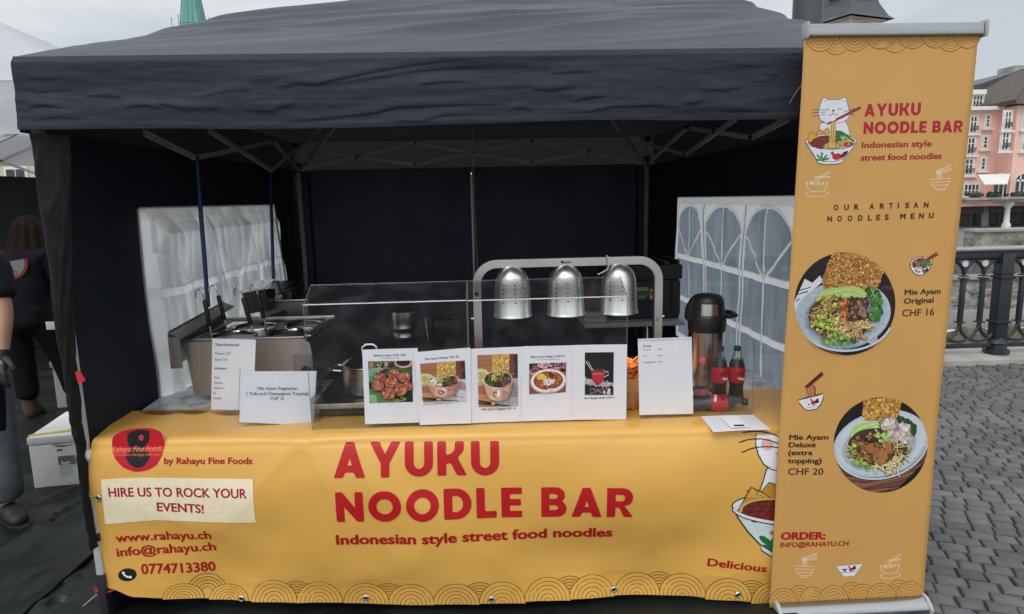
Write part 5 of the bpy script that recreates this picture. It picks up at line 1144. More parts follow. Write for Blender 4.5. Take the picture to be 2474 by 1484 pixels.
# ================================================================ EQUIPMENT ON THE TABLE
M_dark = mat('dark_tank', (.05, .048, .045), .3, .8, var=.3)
def cooker():
    yf = 2.93; x0, x1 = -1.322, -.775; zt = 1.045; z0 = TZ+.03; yb = 3.23+.22
    root = thing('noodle_cooker', (-1.05, 3.1, TZ), 'stainless steel noodle cooker with four round wells at the left end of the table', 'cooker')
    # tapered front: body narrows towards the foot on the left
    b = MB(); pr = [(x0+.012, z0), (x1, z0), (x1, zt-.075), (x1-.008, zt-.03), (x1-.035, zt-.012), (x0-.01, zt-.012)]
    b.prism([V((x, yf, z)) for x, z in pr], (0, .004, 0)); b.obj('front_panel', mat('warm_steel_panel', (.44, .39, .35), .36, .85, var=.1, scale=2, stretch=(8, 1, 1)), root)
    b = MB(); b.box((x0+.014, yf+.005, z0), (x1-.004, yb, zt-.07)); b.box((x0+.02, yf+.02, zt-.0695), (x1-.03, yb-.02, zt-.045)); b.obj('body', M_inox2, root)
    # top tray with rim
    b = MB(); b.box((x0-.012, yf+.0, zt-.0115), (x1-.03, yf+.03, zt), .003); b.box((x0-.012, yb-.03, zt-.0115), (x1, yb, zt+.008), .003); b.box((x0-.012, yf+.031, zt-.0115), (x0+.03, yb-.031, zt), .003); b.box((x1-.035, yf+.031, zt-.0115), (x1-.005, yb-.031, zt), .003)
    b.box((x0+.031, yf+.031, zt-.03), (x1-.036, yb-.031, zt-.026)); b.obj('top_tray', M_inox2, root)
    wells = []
    for i, (wx, wy) in enumerate(((-1.175, 3.09), (-.915, 3.09), (-1.145, 3.30), (-.895, 3.30))):
        b = MB(); b.lathe([(.092, zt-.0255), (.098, zt-.014), (.106, zt-.012), (.108, zt-.02), (.108, zt-.0255)], (wx, wy, 0), 36); w = b.obj('well_ring', M_chrome, root)
        b = MB(); b.lathe([(.092, zt-.018), (.085, zt-.045), (0, zt-.047)], (wx, wy, 0), 30); b.obj('basket_mesh', M_dark, w); wells.append((wx, wy))
    # splash guard on the left
    b = MB(); xs = x0-.05; pts = [(yf-.06, .93), (yf-.06, 1.075), (yf-.05, 1.095), (yb+.06, 1.13), (yb+.06, .95)]
    b.prism([V((xs, y, z)) for y, z in pts], (.004, 0, 0)); b.box((xs+.0045, yf-.06, .93), (x0+.0, yf-.056, 1.07), 0)
    b.prism([V((xs+.0045, yf-.055, 1.083)), V((x0+.01, yf-.055, 1.06)), V((x0+.01, yb+.05, 1.10)), V((xs+.0045, yb+.055, 1.122))], (0, 0, .004)); b.obj('splash_guard', M_inox2, root)
    for x in (x0+.1, x1-.08):
        b = MB(); b.lathe([(.03, TZ), (.03, z0), (0, z0)], (x, yf+.05, 0), 16); b.obj('foot', M_blackpl, root)
    b = MB(); b.box((x1-.085, yf-.005, z0+.02), (x1-.004, yf-.001, zt-.085), 0); b.obj('control_panel', mat('control_plate', (.22, .19, .18), .4, .3), root)
    b = MB(); b.lathe([(.022, 0), (.02, .02), (0, .02)], (x1-.03, yf-.005, z0+.1), 16, Matrix.Rotation(R(90), 4, 'X')); b.obj('control_knob', M_blackpl, root)
    # strainers: a basket in a well and a long hooked handle
    spec = [((450, 612), (387, 290), (316, 245), 0), ((585, 552), (505, 250), (436, 212), 2), ((820, 610), (722, 270), (663, 268), 1), ((925, 540), (850, 240), (794, 225), 3)]
    labs = ['strainer handle leaning furthest left over the noodle cooker', 'strainer handle with tall hook, second from the left in the noodle cooker', 'strainer handle nearest the middle of the cooker, low curled hook', 'strainer handle at the rear right of the cooker, crossing the black fryer basket']
    Z4 = lambda p: (386.6+.27786*p[0], 644.3+.27786*p[1])
    for (bt, tp, hk, wi), lab in zip(spec, labs):
        wx, wy = wells[wi]; ry = wy-.03 if wi < 2 else wy-.02
        A = onY(*Z4(bt), ry); T = onY(*Z4(tp), ry-.01); H = onY(*Z4(hk), ry-.01)
        s = thing('noodle_strainer', A, lab, 'strainer', 'strainers standing in the noodle cooker')
        d = (T-A); M1 = A+d*.30
        b = MB(); b.tube([A-V((0, 0, .02)), A, M1], .0042, 8); b.obj('shaft', M_inox, s)
        b = MB(); b.tube([M1, M1+d*.02, A+d*.95, T], [.0075, .0105, .0105, .007], 12); b.obj('grip', M_blackpl, s)
        wdir = V((H.x-T.x, 0, 0)); hw = wdir.length; sx = 1 if wdir.x > 0 else -1; ux = d.normalized()
        top = T+ux*.028; c = top+V((sx*hw*.5, 0, .004))
        hook = [T, T+ux*.015, top]+[c+V((-sx*hw*.5*math.cos(R(a)), 0, hw*.48*math.sin(R(a)))) for a in range(20, 181, 20)]+[V((top.x+sx*hw, top.y, top.z-.018))]
        b = MB(); b.tube(hook, .0036, 8); b.obj('hook', M_chrome, s)
        b = MB(); b.lathe([(0, -.09), (.07, -.085), (.082, -.03), (.085, 0), (.082, 0), (.078, -.03), (.066, -.08), (0, -.085)], (wx, wy, zt-.032), 24); b.obj('basket', mat('wire_mesh', (.25, .25, .24), .4, .9), s)
cooker()

def fryer():
    # counter behind, with a fryer and its lid
    root = thing('rear_counter', (-.95, 4.2, 0), 'dark steel counter along the left wall behind the noodle cooker', 'counter')
    b = MB(); b.box((-1.38, 3.62, .70), (-.62, 4.9, .74), .004); b.obj('worktop', M_inox2, root)
    for x in (-1.33, -.68):
        for y in (3.7, 4.8): MB().box((x-.02, y-.02, .0), (x+.02, y+.02, .699), .003).obj('leg', M_steel, root)
    fr = thing('deep_fryer', (-.95, 3.95, .74), 'dark steel deep fryer with a sloping lid behind the noodle cooker', 'fryer')
    p0 = onY(640, 728, 3.9); p1 = onY(747, 722, 3.9); x0, x1, zt = p0.x-.02, p1.x-.01, p0.z
    b = MB(); b.box((x0, 3.9, .745), (x1, 4.35, zt-.006), .008); b.obj('body', mat('dull_steel', (.16, .155, .15), .4, .9, var=.2), fr)
    b = MB(); b.box((x0-.02, 3.88, zt-.005), (x1+.01, 4.37, zt+.008), .004); b.obj('rim', M_inox, fr)
    b = MB(); b.box((x0+.03, 3.91, zt+.009), (x1-.16, 4.3, zt+.014)); b.obj('oil_tank_cover', M_inox2, fr)
    q = [onY(600, 780, 3.66), onY(690, 752, 3.72), onY(697, 770, 3.7), onY(655, 787, 3.62)]
    ld = thing('slanted_lid', q[0], 'flat stainless lid propped at a slant behind the cooker wells', 'lid')
    b = MB(); b.prism([q[0], q[3], q[2], q[1]], (0, .012, .006)); b.obj('steel_plate', M_inox, ld)
    a, c = onY(585, 720, 3.75), onY(632, 718, 3.75)
    bk = thing('fryer_basket', (a+c)/2, 'black fryer basket hung up behind the strainer handles', 'basket')
    z1, z2 = onY(600, 708, 3.75).z, onY(600, 755, 3.75).z
    b = MB(); b.prism([V((a.x, 3.75, z1)), V((c.x+.03, 3.75, z1+.02)), V((c.x+.02, 3.75, z2+.01)), V((a.x+.01, 3.75, z2-.01))], (0, .16, -.02)); b.obj('basket_body', M_blackpl, bk)
    b = MB(); b.prism([V((a.x-.005, 3.72, z1+.004)), V((c.x+.035, 3.72, z1+.024)), V((c.x+.03, 3.92, z1+.05)), V((a.x+.02, 3.92, z1+.04))], (0, 0, .006)); b.obj('basket_rim', M_chrome, bk)
    g0, g1 = onY(638, 712, 4.0), onY(686, 722, 4.0)
    gr = thing('mesh_tray', (g0+g1)/2, 'perforated steel tray with black handle on top of the deep fryer', 'tray')
    b = MB(); z = zt+.03
    b.prism([V((g0.x, 3.95, z)), V((g1.x+.02, 3.95, z)), V((g1.x+.02, 4.2, z+.05)), V((g0.x+.02, 4.2, z+.05))], (0, 0, .008)); b.obj('tray_frame', M_chrome, gr)
    b = MB()
    for i in range(9):
        for j in range(7):
            u, v = (i+.5)/9, (j+.5)/7; b.lathe([(0, 0), (.006, 0), (.006, .002), (0, .002)], (g0.x+.01+(g1.x-g0.x)*u, 3.955+.235*v, z+.0085+.05*v), 6)
    b.obj('perforations', M_blackpl, gr)
    h = onY(697, 712, 3.97); b = MB(); b.box((h.x-.02, 3.9, h.z-.03), (h.x+.04, 4.15, h.z+.03), .012); b.obj('tray_handle', M_blackpl, gr)
fryer()

def hob():
    p0 = onZ(768, 996, ZT+.05); root = thing('induction_hob', (-.45, 2.8, ZT), 'black induction hob with steel trim under the left guard', 'hob')
    x0, x1, y0, y1 = -.70, -.25, 2.60, 3.02
    b = MB(); b.box((x0, y0, ZT+.05), (x1, y1, ZT+.062), .004); b.obj('glass_top', mat('black_hob_glass', (.008, .008, .009), .3), root)
    b = MB(); b.box((x0-.004, y0-.006, ZT+.044), (x1+.004, y0+.002, ZT+.066), .002); b.obj('front_trim', M_inox2, root)
    b = MB(); b.box((x0+.02, y0+.02, ZT+.008), (x1-.02, y1-.02, ZT+.0495), .004); b.obj('base', mat('hob_base', (.03, .028, .025), .5), root)
    b = MB()
    for i in range(34): x = x0+.03+i*.0118; b.box((x, y0+.0165, ZT+.014), (x+.004, y0+.0198, ZT+.044))
    b.obj('vent_slots', mat('vent_grey', (.10, .09, .075), .5), root)
    # cooking pot on the hob
    c = V((-.492, 2.79, ZT+.063)); pt = thing('cooking_pot', c, 'steel cooking pot with lid and loop handles on the black hob', 'pot')
    r = .118
    b = MB(); b.lathe([(0, 0), (r-.008, 0), (r, .008), (r, .115), (r+.004, .12), (r-.002, .12), (r-.004, .02), (0, .015)], c, 44); b.obj('pot_body', M_inox, pt)
    b = MB(); b.lathe([(r+.002, .121), (r+.004, .126), (r-.004, .132), (.06, .158), (.02, .166), (0, .166)], c, 44); ld = b.obj('lid', M_chrome, pt)
    b = MB(); b.tube([c+V((-.032, 0, .165)), c+V((-.03, 0, .19)), c+V((-.015, 0, .202)), c+V((.015, 0, .202)), c+V((.03, 0, .19)), c+V((.032, 0, .165))], .005, 8); b.obj('lid_handle', M_chrome, ld)
    for s in (-1, 1): b = MB(); b.tube([c+V((s*(r-.002), -.045, .1)), c+V((s*(r+.03), -.05, .104)), c+V((s*(r+.052), -.03, .106)), c+V((s*(r+.052), .03, .106)), c+V((s*(r+.03), .05, .104)), c+V((s*(r-.002), .045, .1))], .0055, 8); b.obj('handle', M_chrome, pt)
    # dark pans on the shelf behind
    sh = thing('rear_table', (-.2, 3.75, 0), 'low dark table behind the guards carrying pots and pans', 'table')
    b = MB(); b.box((-.60, 3.5, .80), (.15, 4.1, .82), .003); b.obj('table_top', mat('dark_wood_top', (.03, .03, .032), .5), sh)
    for x in (-.56, .1):
        for y in (3.55, 4.05): MB().box((x-.015, y-.015, 0), (x+.015, y+.015, .799)).obj('leg', M_steel, sh)
    c = onZ(820, 815, .822); c = V((-.46, 3.78, .822))
    fp = thing('frying_pan', c, 'dark frying pan with steel lid stacked behind the left guard', 'pan')
    b = MB(); b.lathe([(0, 0), (.10, 0), (.135, .045), (.14, .047), (.132, .042), (.098, .005), (0, .005)], c, 36); b.obj('pan_body', mat('dark_enamel', (.02, .02, .022), .3, .3), fp)
    b = MB(); b.lathe([(.136, .049), (.138, .053), (.06, .08), (0, .086)], c, 36); b.obj('lid', M_chrome, fp)
    b = MB(); b.bar(c+V((.13, -.02, .04)), c+V((.30, -.06, .055)), .02, .012, bev=.004); b.obj('handle', M_blackpl, fp)
    c2 = c+V((0, 0, .088)); sp = thing('small_saucepan', c2, 'small steel saucepan standing on the lid of the dark frying pan', 'saucepan')
    b = MB(); b.lathe([(0, 0), (.07, 0), (.075, .006), (.075, .095), (.078, .098), (.072, .098), (.07, .01), (0, .008)], c2, 32); b.obj('pan_body', M_inox, sp)
    b = MB(); b.lathe([(.077, .099), (.077, .104), (.03, .112), (0, .113)], c2, 32); b.lathe([(0, .113), (.012, .114), (.014, .128), (0, .13)], c2, 14); b.obj('lid', M_dark, sp)
    c = V((-.30, 3.62, .822)); w = thing('ladle_pot', c, 'tall dark stock pot with a thin steel ladle standing in it, behind the guard', 'pot')
    b = MB(); b.lathe([(0, 0), (.11, 0), (.115, .01), (.115, .15), (.12, .155), (.11, .155), (.108, .02), (0, .015)], c+V((.12, .1, 0)), 36); b.obj('pot_body', M_dark, w)
    p = onY(1027, 768, 3.68); b = MB(); b.tube([V((p.x+.01, 3.68, .86)), p], .005, 8); b.obj('ladle_handle', M_chrome, w)
hob()

def heat_lamps():
    Y = 2.75; root = thing('heat_lamp_frame', (.36, Y, ZT), 'stainless steel heat lamp gantry arching over the food behind the guards', 'heat lamp')
    A = onY(1152.5, 700, Y); B = onY(1589, 700, Y); zl = onY(1367, 633, Y).z; r = .085; wd = .034; th = .04
    pts = [V((A.x, Y, ZT+.01)), V((A.x, Y, zl-r-.1))]+[V((A.x+r-r*math.cos(R(a)), Y, zl-r+r*math.sin(R(a)))) for a in range(0, 91, 9)]
    pts += [V((B.x-r+r*math.sin(R(a)), Y, zl-r+r*math.cos(R(a)))) for a in range(0, 91, 9)]+[V((B.x, Y, zl-r-.1)), V((B.x, Y, ZT+.01))]
    b = MB(); rings = []
    for i, p in enumerate(pts):
        d = (pts[min(i+1, len(pts)-1)]-pts[max(i-1, 0)]).normalized(); n = V((-d.z, 0, d.x))
        rings.append([p+n*(wd/2)+V((0, -th/2, 0)), p-n*(wd/2)+V((0, -th/2, 0)), p-n*(wd/2)+V((0, th/2, 0)), p+n*(wd/2)+V((0, th/2, 0))])
    vr = [[b.bm.verts.new(q) for q in k] for k in rings]
    for P, Q in zip(vr, vr[1:]):
        for j in range(4): b.bm.faces.new((P[j], P[(j+1) % 4], Q[(j+1) % 4], Q[j]))
    bmesh.ops.recalc_face_normals(b.bm, faces=b.bm.faces); bmesh.ops.bevel(b.bm, geom=[e for e in b.bm.edges if len(e.link_faces) == 2 and e.calc_face_angle(0) > 1.2], offset=.003, segments=2, affect='EDGES')
    b.obj('gantry', mat('satin_steel', (.6, .585, .56), .33, 1, var=.08, scale=3, stretch=(2, 2, 2), bump=.02), root)
    for x in (A.x, B.x): MB().box((x-.04, Y-.09, ZT), (x+.04, Y+.16, ZT+.009), .003).obj('base_foot', M_inox, root)
    S = Sheet((0, Y-th/2, 0), (1, 0, 0), (0, 0, 1)); P = Print(S, h0=.0008); P.text('Bartscher', (1358, 637), (1381, 636), 6, INK, .03); P.ell(1358, 633, 3.3, 3.6, INK, 14); P.obj('lettering', root)
    b = MB()
    for x, y, m in ((1145+8, 695, 1), (1586, 772, 1)): q = onY(x, y, Y-th/2); b.lathe([(.0, .004), (.006, .004), (.009, 0)], q, 14, Matrix.Rotation(R(90), 4, 'X'))
    q = onY(1603, 764, Y); b.tube([V((B.x+wd/2, Y, q.z)), V((B.x+wd/2+.012, Y, q.z))], .006, 10); q = onY(1139, 770, Y); b.tube([V((A.x-wd/2, Y, q.z)), V((A.x-wd/2-.012, Y, q.z))], .006, 10)
    b.obj('screws', M_chrome, root)
    q = onY(1152, 709, Y-th/2); b = MB(); b.tube([q, q+V((0, -.022, 0))], .009, 12); b.obj('clamp_knob', M_blackpl, root)
    for i, (x, yt, yb) in enumerate(((1239, 643, 763), (1367, 640, 759), (1494, 637, 755))):
        t_, c = onY(x, yt, Y), onY(x, yb, Y); h = t_.z-c.z; s = (c-EYEP).dot(fw)/F; k = 47*s; prof = [(.012, h+.006), (.03, h-.001), (.046, h*.94), (.062, h*.84), (.071, h*.72), (.074, h*.6), (.0765, h*.35), (k*.955, .012), (k*.98, .006), (k, .003), (k, 0), (k*.97, .002), (k*.93, .01), (.0735, h*.35), (.071, h*.6), (.066, h*.74), (.052, h*.88), (.02, h*.97)]
        b = MB(); b.lathe(prof, V((c.x, Y, c.z)), 56); l = b.obj('lamp_shade', M_alu, root, angle=60)
        b = MB()
        for cl in range(-3, 4):
            a = R(-90+cl*38+(6 if i == 0 else 0))
            for q in range(5):
                z = h*(.66-.088*q); rr = .0745+(.6-z/h)*.006 if z/h < .62 else .0725
                u = V((math.cos(a), math.sin(a), 0)); o = V((c.x, Y, c.z+z))+u*(rr-.001); b.tube([o, o+u*.0022], .0036, 10)
        b.obj('vent_holes', M_blackpl, l)
        b = MB(); z = h*.5; b.lathe([(0, h*.3), (.02, h*.32), (.034, h*.45), (.03, h*.62), (.016, h*.75), (.016, h*.9), (0, h*.9)], V((c.x, Y, c.z)), 20)
        bm_ = bpy.data.materials.new('glowing_bulb'); bm_.use_nodes = True; e = bm_.node_tree.nodes['Principled BSDF']; e.inputs['Base Color'].default_value = (.9, .3, .05, 1); e.inputs['Emission Color'].default_value = (1, .33, .06, 1); e.inputs['Emission Strength'].default_value = 6
        b.obj('bulb', bm_, l)
        lt = bpy.data.lights.new('lamp_light', 'SPOT'); lt.energy = (3, 5, 6)[i]; lt.color = (1, .34, .07); lt.spot_size = R(78); lt.spot_blend = .6; lt.shadow_soft_size = .03
        lo = bpy.data.objects.new('lamp_light', lt); COL.objects.link(lo); lo.parent = l; lo.location = V((c.x, Y, c.z+h*.18))-worldloc(l)
    p = onY(1467, 622, Y-.02); b = MB(); b.tube([p+V((0, -.012, .004)), p+V((.004, -.016, -.03)), p+V((-.002, -.014, -.05)), p+V((-.03, -.012, -.065)), p+V((-.042, -.01, -.07))], .003, 6); b.tube([p+V((0, .02, .006)), p+V((0, -.012, .005))], .003, 6); b.obj('cable_tie', mat('pale_tie', (.5, .5, .48), .5), root)
heat_lamps()

def food_basket():
    c = onZ(1556, 985, ZT+.004); c = V((.585, 2.66, ZT+.006))
    root = thing('serving_basket', c, 'round basket heaped with orange crackers glowing under the right heat lamp', 'basket')
    m = add_translucent(mat('greaseproof_paper', (.72, .42, .2), .55, var=.25, scale=9, bump=.5, bscale=16, stretch=(1, 1, .4)), (.8, .45, .2), .3)
    b = MB()
    def f(u, v):
        a = u*2*PI; r = .088+.030*math.sin(min(1, v*1.15)*PI*.5)+.004*math.sin(a*13+v*6)+.005*nz3(math.cos(a)*3, math.sin(a)*3, v*3)
        return c+V((r*math.cos(a), r*math.sin(a), .135*v+.008*nz3(math.cos(a)*4, math.sin(a)*4, 9)*v))
    b.grid(f, 90, 16); b.obj('paper_liner', m, root, angle=180)
    b = MB(); rg = random.Random(8)
    for i in range(70):
        a, q = rg.uniform(0, 2*PI), rg.uniform(0, .092); p = c+V((q*math.cos(a), q*math.sin(a), .128+.04*(1-(q/.1)**2)+rg.uniform(-.012, .01))); s = rg.uniform(.022, .038)
        M = Matrix.Translation(p) @ Matrix.Rotation(rg.uniform(0, 6), 4, V((rg.uniform(-1, 1), rg.uniform(-1, 1), 1)).normalized())
        b.prism([M @ V((s*math.cos(k*1.05+rg.uniform(-.3, .3)), s*math.sin(k*1.05)*rg.uniform(.7, 1), .006*math.sin(k*3))) for k in range(6)], M.to_3x3() @ V((0, 0, .004)))
    b.obj('crackers', mat('fried_cracker', (.75, .34, .09), .55, var=.3, scale=30, bump=.4), root)
    b = MB(); b.lathe([(0, .0), (.08, .0), (.084, .004), (.08, -.003), (0, -.003)], c, 40); b.obj('tray', M_blackpl, root)
food_basket()

def airpot():
    c = V((1.015, 2.86, ZT)); s = 1; root = thing('airpot_flask', c, 'steel airpot vacuum flask with black pump lid behind the cola bottles', 'flask')
    z = lambda y: onY(1706, y, 2.86).z-ZT
    xl_, xr_ = onY(1664, 850, 2.86).x, onY(1748, 850, 2.86).x; r = (xr_-xl_)/2; c.x = (xl_+xr_)/2
    b = MB(); b.lathe([(0, .0), (r*.98, 0), (r, .012), (r, z(797)), (0, z(797))], c, 56); b.obj('steel_body', mat('flask_steel', (.66, .64, .62), .24, 1, var=.06, scale=2, stretch=(6, 6, .2)), root)
    b = MB(); b.lathe([(r*.99, -.0), (r*1.02, .0), (r*1.02, .018), (r*.99, .018)], c, 48); b.obj('base_ring', M_blackpl, root)
    b = MB(); zt = z(709); b.lathe([(r+.001, z(798)), (r*1.03, z(796)), (r*1.05, z(780)), (r*1.05, z(764)), (r*1.02, z(760)), (r*.96, z(757)), (r*.93, z(742)), (r*.9, z(729)), (r*.84, z(720)), (r*.7, z(713)), (r*.4, zt-.001), (0, zt)], c, 56); hd = b.obj('pump_head', M_blackpl, root)
    # inset steel window on the head, black beak on the left, carrying handle on the right
    b = MB()
    for a0 in range(-128, -52, 4):
        a1 = a0+4; R0, R1 = r*.972, r*.935
        b.quad(c+V((R0*math.cos(R(a0)), R0*math.sin(R(a0)), z(757))), c+V((R0*math.cos(R(a1)), R0*math.sin(R(a1)), z(757))), c+V((R1*math.cos(R(a1)), R1*math.sin(R(a1)), z(730))), c+V((R1*math.cos(R(a0)), R1*math.sin(R(a0)), z(730))))
    b.obj('head_band', MATS['flask_steel'], root)
    b = MB(); b.prism([c+V((-r*.7, -.02, z(714))), c+V((-r*.95, -.02, z(722))), c+V((-r*1.2, -.02, z(742))), c+V((-r*1.24, -.02, z(772))), c+V((-r*.8, -.02, z(776)))], (0, .04, 0)); bmesh.ops.bevel(b.bm, geom=b.bm.edges[:], offset=.006, segments=2, affect='EDGES'); b.obj('spout', M_blackpl, hd)
    b = MB(); zh = z(764); b.tube([c+V((r*.9, -.05, zh+.004)), c+V((r*1.2, -.052, zh+.008)), c+V((r*1.42, -.042, zh+.008)), c+V((r*1.5, -.0, zh+.008)), c+V((r*1.42, .042, zh+.008)), c+V((r*1.2, .052, zh+.008)), c+V((r*.9, .05, zh+.004))], .0105, 10); b.obj('carry_handle', M_blackpl, root)
airpot()

def bottles():
    glassy = clear_plastic('bottle_plastic', (.86, .88, .88), haze=.05); cola = mat('cola_liquid', (.012, .006, .004), .08, var=.1, coat=.6); redl = mat('red_label', (.50, .015, .02), .38, var=.06, scale=6)
    pink = mat('pink_label', (.62, .16, .26), .45, var=.2, scale=18); wat = clear_plastic('pink_water', (.93, .86, .88), haze=.06); capm = mat('black_cap', (.015, .015, .016), .4)
    def cola_bottle(M, lab):
        root = thing('cola_bottle', M.translation, lab, 'bottle', 'cola bottles beside the flask')
        h = .24; P = lambda L_: [(r, z*h) for r, z in L_]
        full = P([(0, 0), (.022, 0), (.031, .03), (.033, .1), (.029, .2), (.0275, .27), (.0305, .34), (.033, .4), (.033, .6), (.031, .68), (.024, .78), (.0155, .87), (.0125, .9), (.0125, .95)])
        liq = [(r*.965, z) for r, z in full if z < .78*h]+[(.021, .785*h), (0, .785*h)]
        b = MB(); b.lathe(liq, (0, 0, 0), 32, M); b.obj('cola', cola, root)
        b = MB(); b.lathe(full, (0, 0, 0), 32, M); b.obj('bottle_shell', glassy, root)
        b = MB(); b.lathe([(.0315, .37*h), (.0336, .4*h), (.0336, .6*h), (.0320, .645*h)], (0, 0, 0), 40, M); lb = b.obj('label', redl, root)
        b = MB(); b.lathe([(.014, .925*h), (.0148, .93*h), (.0148, 1.0*h), (.013, 1.005*h), (0, 1.005*h)], (0, 0, 0), 24, M); b.obj('cap', capm, root)
        # script lettering and the two pale beans, wrapped round the label on the side facing the viewer
        S = Sheet((0, 0, 0), (1, 0, 0), (0, 0, 1), cell=.006); a0 = -PI/2+.1
        S.warp = lambda u, v, hh: M @ V(((.0337+hh)*math.cos(a0+u/.034), (.0337+hh)*math.sin(a0+u/.034), v))
        P_ = Print(S, px=False, h0=.0003); dk = (.03, .004, .006)
        P_.text('Coca-Cola', (-.027, .515*h), (.024, .545*h), .0135, dk, .015, .92, .32)
        P_.ell(.004, .452*h, .009, .0055, (.75, .68, .62), 16, 15); P_.ell(.018, .437*h, .010, .006, (.82, .78, .74), 16, -10); P_.ell(-.006, .465*h, .006, .004, (.7, .6, .55), 14, 20)
        P_.obj('label_print', lb)
    def at(px, Y, rz=0):
        p = onY(px, 950, Y); return Matrix.Translation((p.x, Y, ZT+.002)) @ Matrix.Rotation(rz, 4, 'Z')
    cola_bottle(at(1737, 2.635, .2), 'upright cola bottle in the middle, right behind the pink water bottle')
    cola_bottle(at(1778, 2.63, .0), 'upright cola bottle standing furthest right by the tent window')
    c = onZ(1752, 994, ZT+.034); cola_bottle(Matrix.Translation((c.x-.115, 2.53, ZT+.0375)) @ Matrix.Rotation(R(-4), 4, 'Z') @ Matrix.Rotation(R(90), 4, 'Y') @ Matrix.Rotation(R(-75), 4, 'Z'), 'cola bottle lying on its side in front of the upright bottles')
    p = onY(1695, 950, 2.575); c = V((p.x, 2.575, ZT+.002)); h = onY(1695, 865, 2.575).z-c.z
    root = thing('water_bottle', c, 'small clear water bottle with pink cap and pink label', 'bottle'); q = lambda L_: [(r, z*h) for r, z in L_]
    b = MB(); b.lathe(q([(0, 0), (.026, 0), (.029, .03), (.029, .4), (.026, .43), (.0285, .47), (.0295, .6), (.028, .7), (.02, .83), (.0125, .88), (.0125, .93)]), c, 32); b.obj('bottle_shell', glassy, root)
    b = MB(); b.lathe(q([(0, .01), (.027, .02), (.0275, .4), (.0245, .43), (.027, .47), (.028, .6), (.0262, .72), (0, .72)]), c, 32); b.obj('water', wat, root)
    b = MB(); b.lathe(q([(.0293, .05), (.0295, .06), (.0295, .39), (.029, .4)]), c, 36); b.obj('label', add_translucent(pink, (.7, .3, .4), .3), root)
    b = MB(); b.lathe(q([(.0145, .9), (.015, .91), (.015, .99), (.013, 1.0), (0, 1.0)]), c, 22); b.obj('cap', mat('pink_cap', (.75, .12, .22), .45), root)
bottles()

